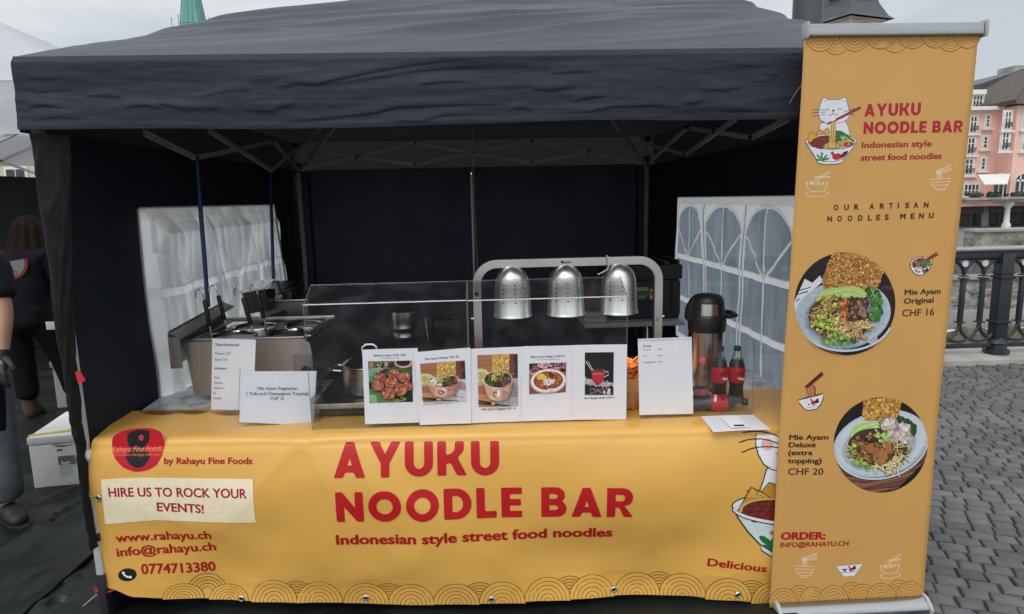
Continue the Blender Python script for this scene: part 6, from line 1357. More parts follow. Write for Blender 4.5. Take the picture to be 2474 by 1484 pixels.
def back_boxes():
    tbk = thing('folding_table', (1.0, 4.4, 0), 'grey folding table at the back right carrying the black box', 'table')
    a, e = onY(1413, 779, 4.2), onY(1655, 781, 4.2); z = .815
    b = MB(); b.box((a.x, 4.2, z-.03), (e.x, 4.85, z), .006); b.obj('table_top', mat('pale_grey_laminate', (.42, .42, .42), .4), tbk)
    for x0, x1 in ((a.x+.12, e.x-.1), (e.x-.1, a.x+.35)): MB().bar((x0, 4.3, .01), (x1, 4.32, z-.031), .02, .02).obj('leg', M_blackpl, tbk)
    for x in (a.x+.05, e.x-.05): MB().box((x-.012, 4.75, .01), (x+.012, 4.774, z-.031)).obj('leg', M_blackpl, tbk)
    x0, x1 = onY(1478, 700, 4.3).x, onY(1643, 700, 4.3).x; zt = onY(1600, 640, 4.3).z
    root = thing('thermal_box', (x0, 4.3, z), 'large black insulated transport box on the grey folding table', 'box')
    b = MB(); b.box((x0, 4.3, z+.001), (x1, 4.75, zt-.1), .012)
    for x in (x0, x1-.05): b.box((x-.006, 4.29, z+.03), (x+.05, 4.2995, zt-.11), .003)
    b.obj('box_body', mat('black_foam_plastic', (.024, .026, .03), .6, var=.2, bump=.2, bscale=80), root)
    b = MB(); b.box((x0-.012, 4.285, zt-.098), (x1+.012, 4.76, zt), .012); b.box((x1-.03, 4.3, zt+.001), (x1-.005, 4.7, zt+.03), .004); b.box((x1-.11, 4.3, zt+.001), (x1-.07, 4.7, zt+.022), .004); b.obj('lid', MATS['black_foam_plastic'], root)
    S = Sheet((0, 4.299, 0), (1, 0, 0), (0, 0, 1)); P = Print(S, h0=.001); q = lambda p: (1127.5+.3039*p[0], 592.7+.3039*p[1]); P.T = q
    P.poly([(1348, 332), (1490, 326), (1490, 432), (1350, 432)], '#35492e'); P.poly([(1352, 336), (1446, 332), (1446, 362), (1352, 366)], '#9aa06a'); P.poly([(1354, 372), (1446, 370), (1446, 396), (1354, 398)], '#55683f')
    for i in range(4): P.line([(1358, 404+i*7), (1440-i*9, 402+i*7)], 3, '#aab29a')
    P.poly([(1456, 350), (1484, 349), (1484, 428), (1456, 429)], '#c4cbb8'); P.poly([(1460, 366), (1480, 365), (1480, 400), (1460, 401)], '#3d6a34'); P.obj('sticker', root)
    # jar and food boxes on the table, seen through the guard
    p = onY(1433, 735, 4.32); jr = thing('spice_jar', (p.x, 4.32, z), 'brown jar standing left of the black transport box', 'jar')
    b = MB(); b.lathe([(0, .07), (.055, .07), (.06, .09), (.06, .19), (.04, .24), (.035, .27), (0, .27)], (p.x, 4.32, z), 24); b.obj('jar_body', mat('brown_jar', (.16, .085, .05), .3), jr)
    b = MB(); b.lathe([(.038, .271), (.038, .30), (0, .3)], (p.x, 4.32, z), 20); b.obj('lid', M_blackpl, jr)
    for k, (dz, w, lab) in enumerate(((.0, .075, 'flat grey takeaway box on the folding table, bottom of two under the jar'), (.036, .065, 'flat grey takeaway box lying on another box under the jar'))):
        t_ = thing('takeaway_box', (p.x, 4.32, z+dz), lab, 'box'); b = MB(); b.box((p.x-w, 4.24, z+dz+.001), (p.x+w, 4.40, z+dz+.028), .004); b.obj('box_body', mat('grey_card', (.34, .33, .32), .7), t_)
        b = MB(); b.box((p.x-w-.003, 4.237, z+dz+.0285), (p.x+w+.003, 4.403, z+dz+.0345), .002); b.obj('lid', MATS['grey_card'], t_)
    q0 = onY(1421, 700, 4.55); bx = thing('carton', (q0.x, 4.6, z), 'upright pale brown carton behind the jar', 'carton')
    b = MB(); b.box((q0.x-.02, 4.55, z+.001), (q0.x+.075, 4.66, onY(1421, 692, 4.55).z), .003); b.obj('carton_body', mat('brown_card', (.27, .2, .15), .75, var=.1), bx)
    b = MB(); zt2 = onY(1421, 692, 4.55).z; b.prism([V((q0.x-.018, 4.552, zt2)), V((q0.x+.073, 4.552, zt2)), V((q0.x+.073, 4.52, zt2+.05)), V((q0.x-.018, 4.52, zt2+.05))], (0, .002, 0)); b.obj('flap', MATS['brown_card'], bx)
back_boxes()

# ================================================================ ROLL-UP BANNER
def rollup():
    YR = 2.275; zt = onY(2150, 84, YR).z; xl_, xr_ = onY(1944, 90, YR).x, onY(2362, 90, YR).x
    x0, x1 = 1.107, 1.703
    root = thing('roll_up_banner', ((x0+x1)/2, YR, 0), 'tall ochre roll-up menu banner in an aluminium stand right of the stall', 'banner')
    EDL = [(1943, 82), (1931, 300), (1920, 500), (1905, 720), (1893, 900), (1882, 1080), (1871, 1270), (1859, 1470)]
    EDR = [(2364, 82), (2347, 260), (2329, 440), (2311, 600), (2292, 780), (2272, 960), (2254, 1160), (2231, 1450)]
    EL_ = sorted([onY(x, y, YR) for x, y in EDL], key=lambda p: p.z); ER_ = sorted([onY(x, y, YR) for x, y in EDR], key=lambda p: p.z)
    def ex_(L_, z):
        if z <= L_[0].z: return L_[0].x
        for p, q in zip(L_, L_[1:]):
            if z <= q.z: f = (z-p.z)/(q.z-p.z); return p.x*(1-f)+q.x*f
        return L_[-1].x
    def yw(x, z): k = (x-1.4)/.3; return YR-.004*math.sin((z-.1)*1.5)+.007*k*k*math.sin(PI*min(1, max(0, z/2)))+.0025*nz3(x*4, z*3)
    b = MB(); z0 = .05
    def f(u, v):
        z = z0+(zt+.012-z0)*v; a, c = ex_(EL_, z), ex_(ER_, z); x = a+(c-a)*u; return (x, yw(x, z), z)
    b.slab(f, 24, 70, .0006); b.obj('panel', mat('ochre_banner_film', (.58, .31, .085), .55, var=.03, scale=5, bump=.06, bscale=260), root, angle=180)
    S = Sheet((0, YR, 0), (1, 0, 0), (0, 0, 1), cell=.05, warp=lambda u, v, h: V((u, yw(u, v)-.0004-h, v)))
    M_al = mat('anodised_aluminium', (.36, .365, .37), .24, 1, var=.1, scale=3, stretch=(.3, 5, 5)); M_cap = mat('grey_plastic_cap', (.38, .39, .40), .45)
    ta, tb_ = onY(1953, 78, YR-.02), onY(2366, 78, YR-.02); xa, xb = x0+.002, x1+.010
    b = MB(); b.box((xa, YR-.018, zt-.006), (xb, YR+.018, zt+.034), .005); tr = b.obj('top_rail', M_al, root)
    for s, x in ((-1, xa), (1, xb)): b = MB(); b.box((min(x+s*.0005, x+s*.008), YR-.022, zt-.012), (max(x+s*.0005, x+s*.012), YR+.024, zt+.042), .004); b.obj('end_cap', M_cap, tr)
    b = MB(); b.tube([(1.4, YR+.06, .06), (1.4, YR+.05, zt+.01)], .011, 12); b.obj('support_pole', M_al, root)
    # cassette base: rounded aluminium extrusion with end caps
    ya, yc = YR-.052, YR+.105; hz = .072; bx0, bx1 = x0-.004, x1-.028
    prof = [(yc-.02, .016), (ya+.012, .016), (ya+.002, .024), (ya, .04), (ya+.004, .05), (ya+.018, .062), (ya+.036, hz), (YR-.004, hz)]
    b = MB(); b.prism([V((bx0, y, z)) for y, z in prof]+[V((bx0, YR-.004, .03)), ], (bx1-bx0, 0, 0))
    prof2 = [(YR+.004, .03), (YR+.004, hz), (YR+.04, hz+.002), (yc-.025, hz-.012), (yc, .05), (yc, .03), (yc-.02, .016)]
    b.prism([V((bx0, y, z)) for y, z in prof2], (bx1-bx0, 0, 0)); ba = b.obj('cassette', M_al, root, angle=30)
    pc = [(yc-.02, .012), (ya+.01, .012), (ya-.004, .024), (ya-.006, .045), (ya+.004, .056), (ya+.026, .072), (YR-.02, .078), (YR+.04, .08), (yc-.01, .07), (yc+.006, .05), (yc+.004, .03)]
    for s, x in ((-1, bx0), (1, bx1)):
        b = MB(); b.prism([V((x+s*.0006, y, z)) for y, z in pc], (s*.014, 0, 0)); bmesh.ops.bevel(b.bm, geom=b.bm.edges[:], offset=.003, segments=2, affect='EDGES'); b.obj('end_cap', M_cap, ba)
    b = MB(); b.tube([(bx0-.0147, YR+.01, .05), (bx0-.017, YR+.01, .05)], .006, 10); b.obj('cap_screw', M_chrome, ba)
    for x in (1.25, 1.56): b = MB(); b.box((x-.03, YR-.2, .004), (x+.03, YR+.25, .0115), .003); b.obj('foot', M_al, root)
    # ---- printing
    z4 = lambda p: (1907.1+.29516*p[0], 206.2+.29516*p[1]); z5 = lambda p: (1894.2+.19973*p[0], 579.9+.19973*p[1]); z6 = lambda p: (1868.4+.24313*p[0], 863.3+.24313*p[1]); z3 = lambda p: (1649.3+.3335*p[0], 989.6+.3335*p[1]); z3a = lambda p: (1649.3+.3335*p[0], .3335*p[1])
    crim = lin('#a51a30'); blk = (.035, .02, .012); brn = (.23, .10, .02); wl_ = lin('#e8d3b4')
    P = Print(S, h0=.0002, dh=.00001); P.T = z4; P.big('AYUKU', (609, 257), (1068, 246), 104, crim, .12); P.obj('lettering', root); P = Print(S, h0=.0002, dh=.00001); P.T = z4; P.big('NOODLE BAR', (602, 399), (1416, 384), 97, crim, .12); P.obj('lettering', root)
    P = Print(S, h0=.0002, dh=.00001); P.T = z4; P.text('Indonesian style', (588, 514), (1157, 500), 48, lin('#9c1a24'), .028); P.obj('lettering', root); P = Print(S, h0=.0002, dh=.00001); P.T = z4; P.text('street food noodles', (581, 617), (1240, 602), 48, lin('#9c1a24'), .028); P.obj('lettering', root)
    P = Print(S, h0=.0002, dh=.00001); P.T = z4
    for tx, pts in (('OUR', [(362, 1022), (446, 1020), (527, 1018)]), ('ARTISAN', [(652, 1013), (737, 1010), (812, 1008), (886, 1006), (946, 1004), (1014, 1002), (1098, 1000)]), ('NOODLES', [(310, 1116), (390, 1113), (474, 1110), (559, 1108), (641, 1106), (709, 1104), (778, 1101)]), ('MENU', [(905, 1095), (990, 1093), (1059, 1090), (1140, 1087)])):
        for ch, (x, y) in zip(tx, pts): wd = 8 if ch == 'I' else 28 if ch in 'LTES' else 40 if ch == 'M' else 34; P.text(ch, (x, y), (x+wd, y-1), 42, blk, .04 if ch != 'I' else .01)
        if tx in ('ARTISAN', 'MENU'): P.obj('lettering', root); P = Print(S, h0=.0002, dh=.00001); P.T = z4
    P = Print(S, h0=.0002, dh=.00001); P.T = z5; P.text('Mie Ayam', (1452, 664), (1892, 650), 62, blk, .03); P.text('Original', (1442, 770), (1803, 756), 62, blk, .03); P.text('CHF 16', (1422, 924), (1812, 910), 82, blk, .012); P.obj('lettering', root)
    P = Print(S, h0=.0002, dh=.00001); P.T = z6
    for tx, a, c in (('Mie Ayam', (163, 823), (540, 816)), ('Deluxe', (158, 898), (416, 893)), ('(extra', (153, 975), (386, 972)), ('topping)', (147, 1055), (474, 1050))): P.text(tx, a, c, 48, blk, .035)
    P.text('CHF 20', (149, 1170), (490, 1164), 62, blk, .014); P.obj('lettering', root)
    P = Print(S, h0=.0002, dh=.00001); P.T = z3; P.big_ = None; P.text('ORDER:', (714, 943), (1028, 938), 50, lin('#a5101c'), .05); P.text('INFO@RAHAYU.CH', (709, 999), (1198, 984), 32, lin('#a0161c'), .03); P.obj('lettering', root)
    # wave borders
    def waves(P, rows, down, name):
        for (cx, cy, r, n, rt_) in rows:
            a = (0, 180) if down else (180, 360); P.ell(cx, cy, r, r*rt_, (.59, .315, .087), 24, 0, a[0], a[1])
            for k in range(n): P.arcs(cx, cy, r*(1-.19*k), r*rt_*(1-.19*k), a[0], a[1], 4.4, brn, 22)
        P.obj(name, root)
    P = Print(S, h0=.0002, dh=.00001); P.T = z3a
    waves(P, [(1110, 268, 108, 5, 1.2), (1540, 262, 104, 5, 1.15), (1940, 258, 104, 5, 1.12), (992, 250, 108, 5, 1.15), (1248, 250, 112, 5, 1.1), (1430, 250, 105, 5, 1), (1665, 250, 104, 5, .98), (1830, 250, 98, 5, 1), (2062, 250, 96, 5, 1.05)], True, 'wave_border')
    P = Print(S, h0=.0002, dh=.00001); P.T = z3
    waves(P, [(850, 1390, 100, 5, 1.15), (1225, 1372, 92, 5, 1.3), (1565, 1355, 90, 5, 1.3), (730, 1412, 102, 5, 1.15), (945, 1402, 100, 5, 1.15), (1095, 1395, 105, 5, 1.15), (1310, 1380, 104, 5, 1.1), (1440, 1372, 104, 5, 1.08), (1650, 1358, 98, 5, 1.15)], False, 'wave_border')
    # line icons of bowls
    def icon_steam(P, cx, cy, k, rot=0):               # bowl on a saucer with two sticks
        T0 = P.T; c_, s_ = math.cos(R(rot)), math.sin(R(rot)); P.T = lambda p: T0((cx+k*(p[0]*c_-p[1]*s_), cy+k*(p[0]*s_+p[1]*c_))); wd = 5
        P.line([(90*math.cos(R(a)), 78+24*math.sin(R(a))) for a in range(-15, 196, 8)], wd, wl_); P.line([(-62, 62), (-90, 74)], wd, wl_); P.line([(62, 60), (90, 72)], wd, wl_)
        P.line([(-90, -10), (-70, 35), (-45, 58), (0, 64), (45, 58), (70, 35), (90, -10)], wd, wl_); P.ell(0, -10, 88, 21, wl_, 30, hole=.9); P.ell(0, -8, 60, 12, wl_, 24, hole=.75); P.ell(-10, -8, 36, 8, wl_, 20, hole=.6)
        for a, c in (((-15, -34), (105, -110)), ((0, -30), (112, -98)), ((-18, -62), (112, -62)), ((-18, -52), (112, -52))): P.line([a, c], wd, wl_)
        P.T = T0
    def icon_lift(P, cx, cy, k, rot=0):                 # bowl with noodles lifted by sticks
        T0 = P.T; c_, s_ = math.cos(R(rot)), math.sin(R(rot)); P.T = lambda p: T0((cx+k*(p[0]*c_-p[1]*s_), cy+k*(p[0]*s_+p[1]*c_))); wd = 5
        P.line([(-85, -22), (-72, 18), (-45, 50), (-20, 60), (30, 60), (55, 48), (78, 15), (88, -22)], wd, wl_, closed=True); P.line([(-76, 4), (82, 2)], wd, wl_); P.line([(-60, 30), (68, 28)], wd, wl_); P.line([(-26, 62), (-28, 74), (38, 74), (35, 62)], wd, wl_)
        for i in range(4): P.line([(-18+i*12, -26), (-14+i*11, -50), (-22+i*12, -70), (-18+i*11, -96)], wd, wl_)
        for a, c in (((-24, -84), (100, -138)), ((-24, -74), (104, -126)), ((-20, -68), (108, -104)), ((-22, -60), (106, -92))): P.line([a, c], wd, wl_)
        P.T = T0
    P = Print(S, h0=.0002, dh=.00001); P.T = z4; icon_steam(P, 225, 810, 1); P.obj('bowl_icon', root)
    P = Print(S, h0=.0002, dh=.00001); P.T = z4; icon_lift(P, 1228, 790, 1, -4); P.obj('bowl_icon', root)
    P = Print(S, h0=.0002, dh=.00001); P.T = z3; icon_lift(P, 882, 1155, .85, 2); P.obj('bowl_icon', root)
    P = Print(S, h0=.0002, dh=.00001); P.T = z3; icon_steam(P, 1500, 1140, .82, -5); P.obj('bowl_icon', root)
    dkr = lin('#5a1016'); lw = lin('#dcdbe0'); nv = lin('#1c2030')
    def rooster(P, cx, cy, k):
        T0 = P.T; P.T = lambda p: T0((cx+k*p[0], cy+k*p[1])); P.ell(0, 0, 12, 8, '#b0202c', 14, -20); P.poly([(-10, -4), (-16, -14), (-10, -17), (-4, -8)], '#b0202c'); P.poly([(4, -2), (12, -16), (22, -18), (20, -8), (26, -6), (14, 4)], nv); P.line([(-2, 6), (-2, 14)], 2.5, nv); P.line([(3, 6), (4, 14)], 2.5, nv); P.T = T0
    P = Print(S, h0=.0002, dh=.00001); P.T = z3; q = [(1113, 1135), (1302, 1118), (1247, 1208), (1165, 1212)]; P.poly(q, lw); P.line(q, 4, lin('#8a90a0'), closed=True); P.ell(1176, 1165, 8, 12, '#2a4a3a', 10); P.ell(1164, 1160, 9, 5, '#2a4a3a', 10, 30); P.ell(1186, 1158, 8, 4, '#2a4a3a', 10, -30); rooster(P, 1222, 1158, 1.5); P.line([(1150, 1182), (1260, 1174)], 3, nv); P.obj('bowl_icon', root)
    # small coloured bowls
    P = Print(S, h0=.0002, dh=.00001); P.T = z5
    q = [(1515, 285), (1520, 330), (1560, 395), (1610, 425), (1680, 420), (1740, 370), (1785, 290), (1790, 250)]
    P.poly(q, lw); P.ell(1655, 275, 138, 72, dkr, 30, -6); P.ell(1655, 275, 130, 66, lw, 30, -6); P.ell(1655, 278, 118, 55, '#7a5a48', 28, -6); blotch(P, random.Random(3), 40, (1545, 225, 1680, 330), (12, 24), ['#6a3a2c', '#a07a60', '#c9a88c', '#4a241c'], lambda x, y: ((x-1655)/110)**2+((y-278)/50)**2 < 1)
    P.line(q, 8, dkr); blotch(P, random.Random(4), 20, (1650, 255, 1770, 325), (12, 24), ['#2f7a3a', '#4fa04e', '#1f5a2c'], lambda x, y: ((x-1655)/116)**2+((y-278)/54)**2 < 1)
    for i in range(9): P.line([(1600+i*14, 275), (1606+i*14, 225+7*abs(4-i)), (1616+i*13, 200+10*abs(4-i)), (1622+i*12, 240)], 8, mixc('#5a2018', '#9a6a48', i/9))
    P.line([(1712, 240), (1845, 155)], 20, '#8a1a22'); P.line([(1735, 245), (1862, 172)], 18, '#a02a2e'); rooster(P, 1690, 375, 2.2); P.ell(1590, 370, 22, 12, '#3f7a56', 10, 30); P.ell(1625, 385, 20, 10, '#3f7a56', 10, -30); P.obj('bowl_icon', root)
    P = Print(S, h0=.0002, dh=.00001); P.T = z6
    q = [(245, 430), (270, 470), (310, 515), (345, 530), (430, 515), (470, 470), (492, 410), (496, 355)]; P.poly(q, lw); P.line(q, 9, dkr, closed=True); P.poly([(248, 425), (300, 405), (400, 375), (496, 353), (480, 372), (400, 395), (300, 420)], '#6a3a24')
    for i in range(6): P.line([(330+i*14, 280), (322+i*16, 330), (340+i*14, 390)], 9, mixc('#b08050', '#7a4a2c', (i % 2)*.8)); 
    P.line([(322, 300), (330, 280), (370, 268), (410, 290), (420, 330), (412, 370)], 8, dkr); P.line([(318, 302), (485, 150)], 22, '#5a0f18'); P.line([(340, 300), (495, 168)], 16, '#7a1a24'); rooster(P, 400, 450, 2.3); P.ell(355, 470, 12, 6, nv, 10, 20); P.line([(330, 505), (455, 482)], 4, '#8a90a0'); P.obj('bowl_icon', root)
    # shop logo: cat over a bowl of noodles
    P = Print(S, h0=.0002, dh=.00001); P.T = z4; ol = lin('#4a4046'); wh = lin('#d5d6dd')
    def shp(pts, fill, wd=4, r=0): P.poly(pts, fill, r=r); q_ = [(p.x, p.y) for p in rounded([V(a) for a in pts], r)] if r else pts; P.line(q_, wd, ol, closed=True)
    shp([(250, 310), (240, 370), (225, 420), (495, 420), (480, 350), (462, 295)], wh, 4, 10)
    shp([(230, 225), (245, 170), (262, 130), (268, 105), (288, 98), (310, 122), (360, 118), (410, 120), (440, 98), (462, 102), (468, 140), (480, 180), (492, 230), (478, 275), (440, 302), (360, 312), (290, 308), (248, 285)], wh, 4, 16)
    for a in ([(290, 205), (308, 192), (326, 205)], [(392, 202), (410, 190), (428, 202)], [(318, 240), (336, 248), (356, 232), (378, 246), (398, 236)], [(356, 214), (356, 232)]): P.line(a, 5, ol)
    P.ell(357, 207, 11, 8, ol, 12)
    for a in ([(190, 198), (240, 200), (295, 212)], [(180, 228), (240, 220), (292, 226)], [(188, 258), (240, 244), (296, 240)], [(435, 222), (490, 205), (530, 190)], [(470, 230), (510, 236), (530, 248)]): P.line(a, 4, ol)
    P.line([(298, 125), (288, 138)], 5, ol); P.line([(432, 122), (442, 134)], 5, ol)
    for q in ([(145, 450), (175, 382), (240, 420), (210, 450)], [(215, 400), (250, 362), (300, 395), (285, 430), (240, 430)], [(265, 385), (308, 345), (335, 390), (320, 420)]): shp(q, '#d09a3c', 4, 6)
    P.ell(340, 462, 208, 62, wh, 40); P.line([(340+208*math.cos(R(a)), 462+62*math.sin(R(a))) for a in range(0, 360, 9)], 4, ol, closed=True); P.ell(340, 462, 192, 52, '#5a3a24', 36)
    for a in ((400, 400, 60, 28, 10), (380, 425, 70, 26, -5), (450, 420, 50, 24, 20)): P.ell(*a[:4], '#2f6a3a', 18, a[4])
    for i in range(4): P.ell(450+i*16, 440+i*10, 44, 20, ['#7aa04e', '#a9c070', '#5a8a44', '#9ab866'][i], 16, 30)
    P.ell(430, 482, 60, 28, '#b0905a', 18); P.ell(485, 488, 44, 24, '#b52230', 16, wob=.2)
    rg = random.Random(6)
    for i in range(22):
        x, y = 185+(i % 6)*26+rg.uniform(-6, 6), 440+(i//6)*22; P.ell(x, y, 18, 13, '#4a140e', 12, -10); P.ell(x, y, 15, 10, '#8a3222', 12, -10)
    for q in ([(145, 450), (175, 384), (236, 424), (200, 436), (165, 470)],): P.poly(q, '#d09a3c')
    for k in range(4): P.ell(345, 496, 74-k*14, 26-k*5, '#8a6a34' if k % 2 == 0 else '#d9b96a', 22)
    for i in range(6): P.line([(334+i*7, 300), (332+i*8, 400), (322+i*9, 495)], 7, '#dcbf74' if i % 2 == 0 else '#a8843f')
    P.line([(305, 318), (580, 178)], 14, '#7a1420'); P.line([(350, 300), (582, 186)], 12, '#9c1f2c'); P.line([(338, 292), (372, 276)], 14, '#e8dfc8')
    q = [(132, 470), (165, 520), (200, 575), (222, 610), (235, 638), (290, 648), (380, 646), (432, 632), (440, 600), (490, 545), (548, 468), (500, 502), (430, 522), (340, 526), (240, 520), (175, 500)]; P.poly(q, '#cfd8dc'); P.line(q[:11], 4, ol); P.line([(132, 470), (175, 500), (240, 520), (340, 526), (430, 522), (500, 502), (548, 468)], 4, ol)
    P.line([(222, 610), (280, 624), (360, 626), (440, 605)], 4, ol)
    for x, y, a in ((238, 585, 50), (262, 580, 90), (290, 588, 130), (300, 605, 160), (240, 612, 10), (268, 608, 60)): P.ell(x, y, 26, 8, '#2f7a44', 12, a)
    P.ell(264, 558, 12, 9, '#b0506a', 10); P.ell(388, 585, 42, 26, '#b5202c', 18, -10); P.poly([(350, 580), (332, 555), (352, 540), (368, 565)], '#b5202c'); P.poly([(415, 580), (440, 545), (478, 536), (470, 560), (440, 590), (420, 600)], '#4a1420'); P.line([(380, 606), (372, 624)], 5, '#7a2a20')
    P.obj('logo', root)
    # round food photographs
    def circ_photo(T, cx, cy, rx, ry, draw):
        P = Print(S, h0=.0002, dh=.000006); P.T = T; P.clip = [P.c((cx+rx*math.cos(R(a)), cy-ry*math.sin(R(a)))) for a in range(0, 360, 6)]
        draw(P, random.Random(21)); P.obj('food_photo', root)
    def squig(P, rg, n, cx, cy, rx, ry, wd, cols, ln=90):
        for i in range(n):
            a, q = rg.uniform(0, 2*PI), math.sqrt(rg.random()); x, y = cx+rx*q*math.cos(a), cy+ry*q*math.sin(a); th = rg.uniform(0, 6.28); k = rg.uniform(-.5, .5); pts = []
            for s in range(7):
                pts.append((x, y)); th += k; x += ln/7*math.cos(th); y += ln/7*math.sin(th)*.8
            P.line([(p[0]+wd*.18, p[1]+wd*.3) for p in pts], wd*1.15, mixc('#3a2410', '#5a3a1c', rg.random())); P.line(pts, wd, mixc(rg.choice(cols), rg.choice(cols), rg.random()))
    def ph1(P, rg):
        P.poly([(100, 100), (1400, 100), (1400, 1450), (100, 1450)], '#1d1719'); P.poly([(1150, 560), (1400, 540), (1400, 1450), (1000, 1450)], '#2a1a1c'); P.poly([(1180, 560), (1400, 548), (1400, 600), (1190, 610)], '#4a302c')
        P.poly([(150, 1080), (420, 1300), (640, 1450), (100, 1450)], '#5a3a2c'); P.line([(260, 1230), (700, 1400)], 22, '#8a5a40')
        P.poly([(110, 780), (250, 470), (340, 520), (430, 430), (470, 500), (330, 620), (140, 880)], '#cfd0d6'); P.line([(180, 615), (320, 570)], 12, '#2a3a5a'); P.line([(160, 660), (290, 620)], 14, '#2a3a5a'); P.line([(140, 745), (190, 710)], 12, '#2a3a5a'); P.poly([(1000, 1230), (1120, 1140), (1120, 1220), (1040, 1260)], '#b9b4ba')
        q = [(455, 490), (545, 230), (640, 175), (780, 150), (950, 165), (1080, 230), (1215, 330), (1160, 480), (1075, 650), (1000, 640), (800, 600), (600, 600), (480, 570)]
        P.ell(705, 905, 580, 415, '#8a98a4', 44, -8); P.ell(708, 895, 575, 405, '#aebac4', 44, -8); P.ell(700, 880, 545, 375, '#a2afba', 44, -8); P.ell(660, 930, 420, 300, '#8f9ba6', 40, -8)
        P.poly(q, '#b07a3c', r=20); rin = lambda x, y: (455+(y-490)*-.35 < x < 1215-(y-330)*.42) and 160 < y < 640
        blotch(P, rg, 900, (460, 165, 1200, 630), (6, 20), ['#c99450', '#a06a30', '#dcb070', '#8a5826', '#b8833f', '#d6a45e'], rin)
        P.poly([(380, 700), (440, 620), (560, 580), (760, 555), (900, 575), (1000, 620), (960, 700), (700, 700), (520, 760), (380, 780)], '#a9c46a', r=15)
        for i in range(14): P.line([(390+i*8, 720-i*4), (560, 610+i*9), (760, 570+i*9), (960, 640+i*5)], 6, mixc('#7ea048', '#dfe8b4', rg.random()), taper=True)
        for i in range(46): a = rg.uniform(-1.2, .9); x, y = 1010+120*math.cos(a)+rg.uniform(-60, 20), 790+190*math.sin(a)+rg.uniform(-30, 30); P.ell(x, y, rg.uniform(30, 66), rg.uniform(22, 44), mixc('#1f4a24', '#4f8a3a', rg.random()), 12, rg.uniform(0, 180), wob=.3, seed=i)
        for i in range(20): a = rg.uniform(-1.1, .8); x, y = 1000+110*math.cos(a), 780+170*math.sin(a); P.line([(x, y), (x+rg.uniform(-50, 50), y+rg.uniform(-60, 60))], 5, mixc('#6aa04a', '#a8c878', rg.random()))
        P.ell(650, 950, 365, 260, '#4f3c1e', 36, 12); squig(P, rg, 150, 560, 950, 240, 190, 15, ['#b0904a', '#d6bc82', '#8a7034', '#c9aa66', '#9aa04a'], 110); squig(P, rg, 90, 780, 1040, 230, 150, 17, ['#d6b078', '#e8cfa0', '#b08a4e', '#c9a266'], 150)
        blotch(P, rg, 90, (430, 670, 720, 850), (10, 24), ['#8a8a3a', '#b8a85a', '#5f5a2a', '#a06a3a', '#d0c478'])
        blotch(P, rg, 90, (660, 690, 780, 960), (10, 24), ['#a0522a', '#c9733f', '#7a3a20', '#d9935a', '#8a4424']); blotch(P, rg, 120, (760, 710, 980, 950), (14, 38), ['#3a261e', '#5a4034', '#2a1a16', '#7a5a46', '#4a3228']); blotch(P, rg, 26, (790, 730, 960, 930), (14, 26), ['#8a6a52', '#9a7a60'])
        blotch(P, rg, 34, (320, 900, 640, 1080), (12, 26), ['#a9c04a', '#c9d878', '#7a9a34']); blotch(P, rg, 40, (460, 1140, 820, 1250), (16, 32), ['#4a7a2a', '#7aa048', '#a9c878', '#2f5a20'], lambda x, y: ((x-640)/300)**2+((y-960)/290)**2 < 1.2)
        P.line([(705+583*math.cos(R(a)), 912+418*math.sin(R(a))-100*0) for a in range(20, 171, 6)], 26, '#b9c6d0')
    circ_photo(z5, 733, 772, 606, 622, ph1)
    def ph2(P, rg):
        P.poly([(560, 370), (1560, 370), (1560, 1360), (560, 1360)], '#1a1819'); P.poly([(600, 1080), (1540, 930), (1540, 1200), (1100, 1330), (700, 1250)], '#6a4438')
        for i in range(26): y = 1080+i*10; P.line([(600, y), (900, y+40), (1250, y-20+rg.uniform(-20, 20)), (1500, y-120)], 9, mixc('#4a2c24', '#9a6a58', rg.random()))
        P.poly([(1230, 1300), (1540, 1000), (1540, 1350), (1200, 1350)], '#161314')
        P.ell(1065, 860, 485, 330, '#8f9aa4', 44, -14); P.ell(1067, 852, 480, 322, '#b5c0ca', 44, -14); P.ell(1065, 845, 455, 298, '#c2cad0', 44, -14); P.ell(1050, 880, 380, 245, '#a7b0b2', 40, -14)
        P.poly([(885, 470), (960, 415), (1090, 395), (1275, 410), (1245, 560), (1215, 600), (1050, 625), (930, 630), (880, 580)], '#b07a2e')
        blotch(P, rg, 340, (885, 405, 1265, 620), (5, 18), ['#d9a850', '#a8742a', '#e8c478', '#8a5a1e', '#c9923f'], lambda x, y: 880 < x < 1270-(y-400)*.22)
        P.poly([(760, 760), (790, 690), (870, 650), (1000, 630), (1060, 660), (980, 720), (860, 770), (780, 810)], '#a9cc5a', r=10)
        for i in range(9): P.line([(770+i*6, 770-i*3), (860+i*5, 690+i*4), (1030, 645+i*5)], 6, mixc('#7aa838', '#e0ecb0', rg.random()))
        P.poly([(755, 770), (800, 765), (860, 780), (840, 830), (780, 830)], '#dcdcc8', r=10)
        for i in range(26): a = rg.uniform(-1.5, .5); P.ell(1230+160*math.cos(a), 720+110*math.sin(a), rg.uniform(25, 45), rg.uniform(16, 28), mixc('#12301f', '#2f5a3a', rg.random()), 12, rg.uniform(0, 180), wob=.3, seed=i)
        P.ell(1030, 900, 300, 200, '#4a3a20', 34, 8); squig(P, rg, 110, 1040, 930, 270, 160, 12, ['#c9b06a', '#e0cc94', '#a08a48', '#d6be80'], 110); squig(P, rg, 40, 1130, 1050, 130, 60, 13, ['#d9c488', '#ead9a8'], 150)
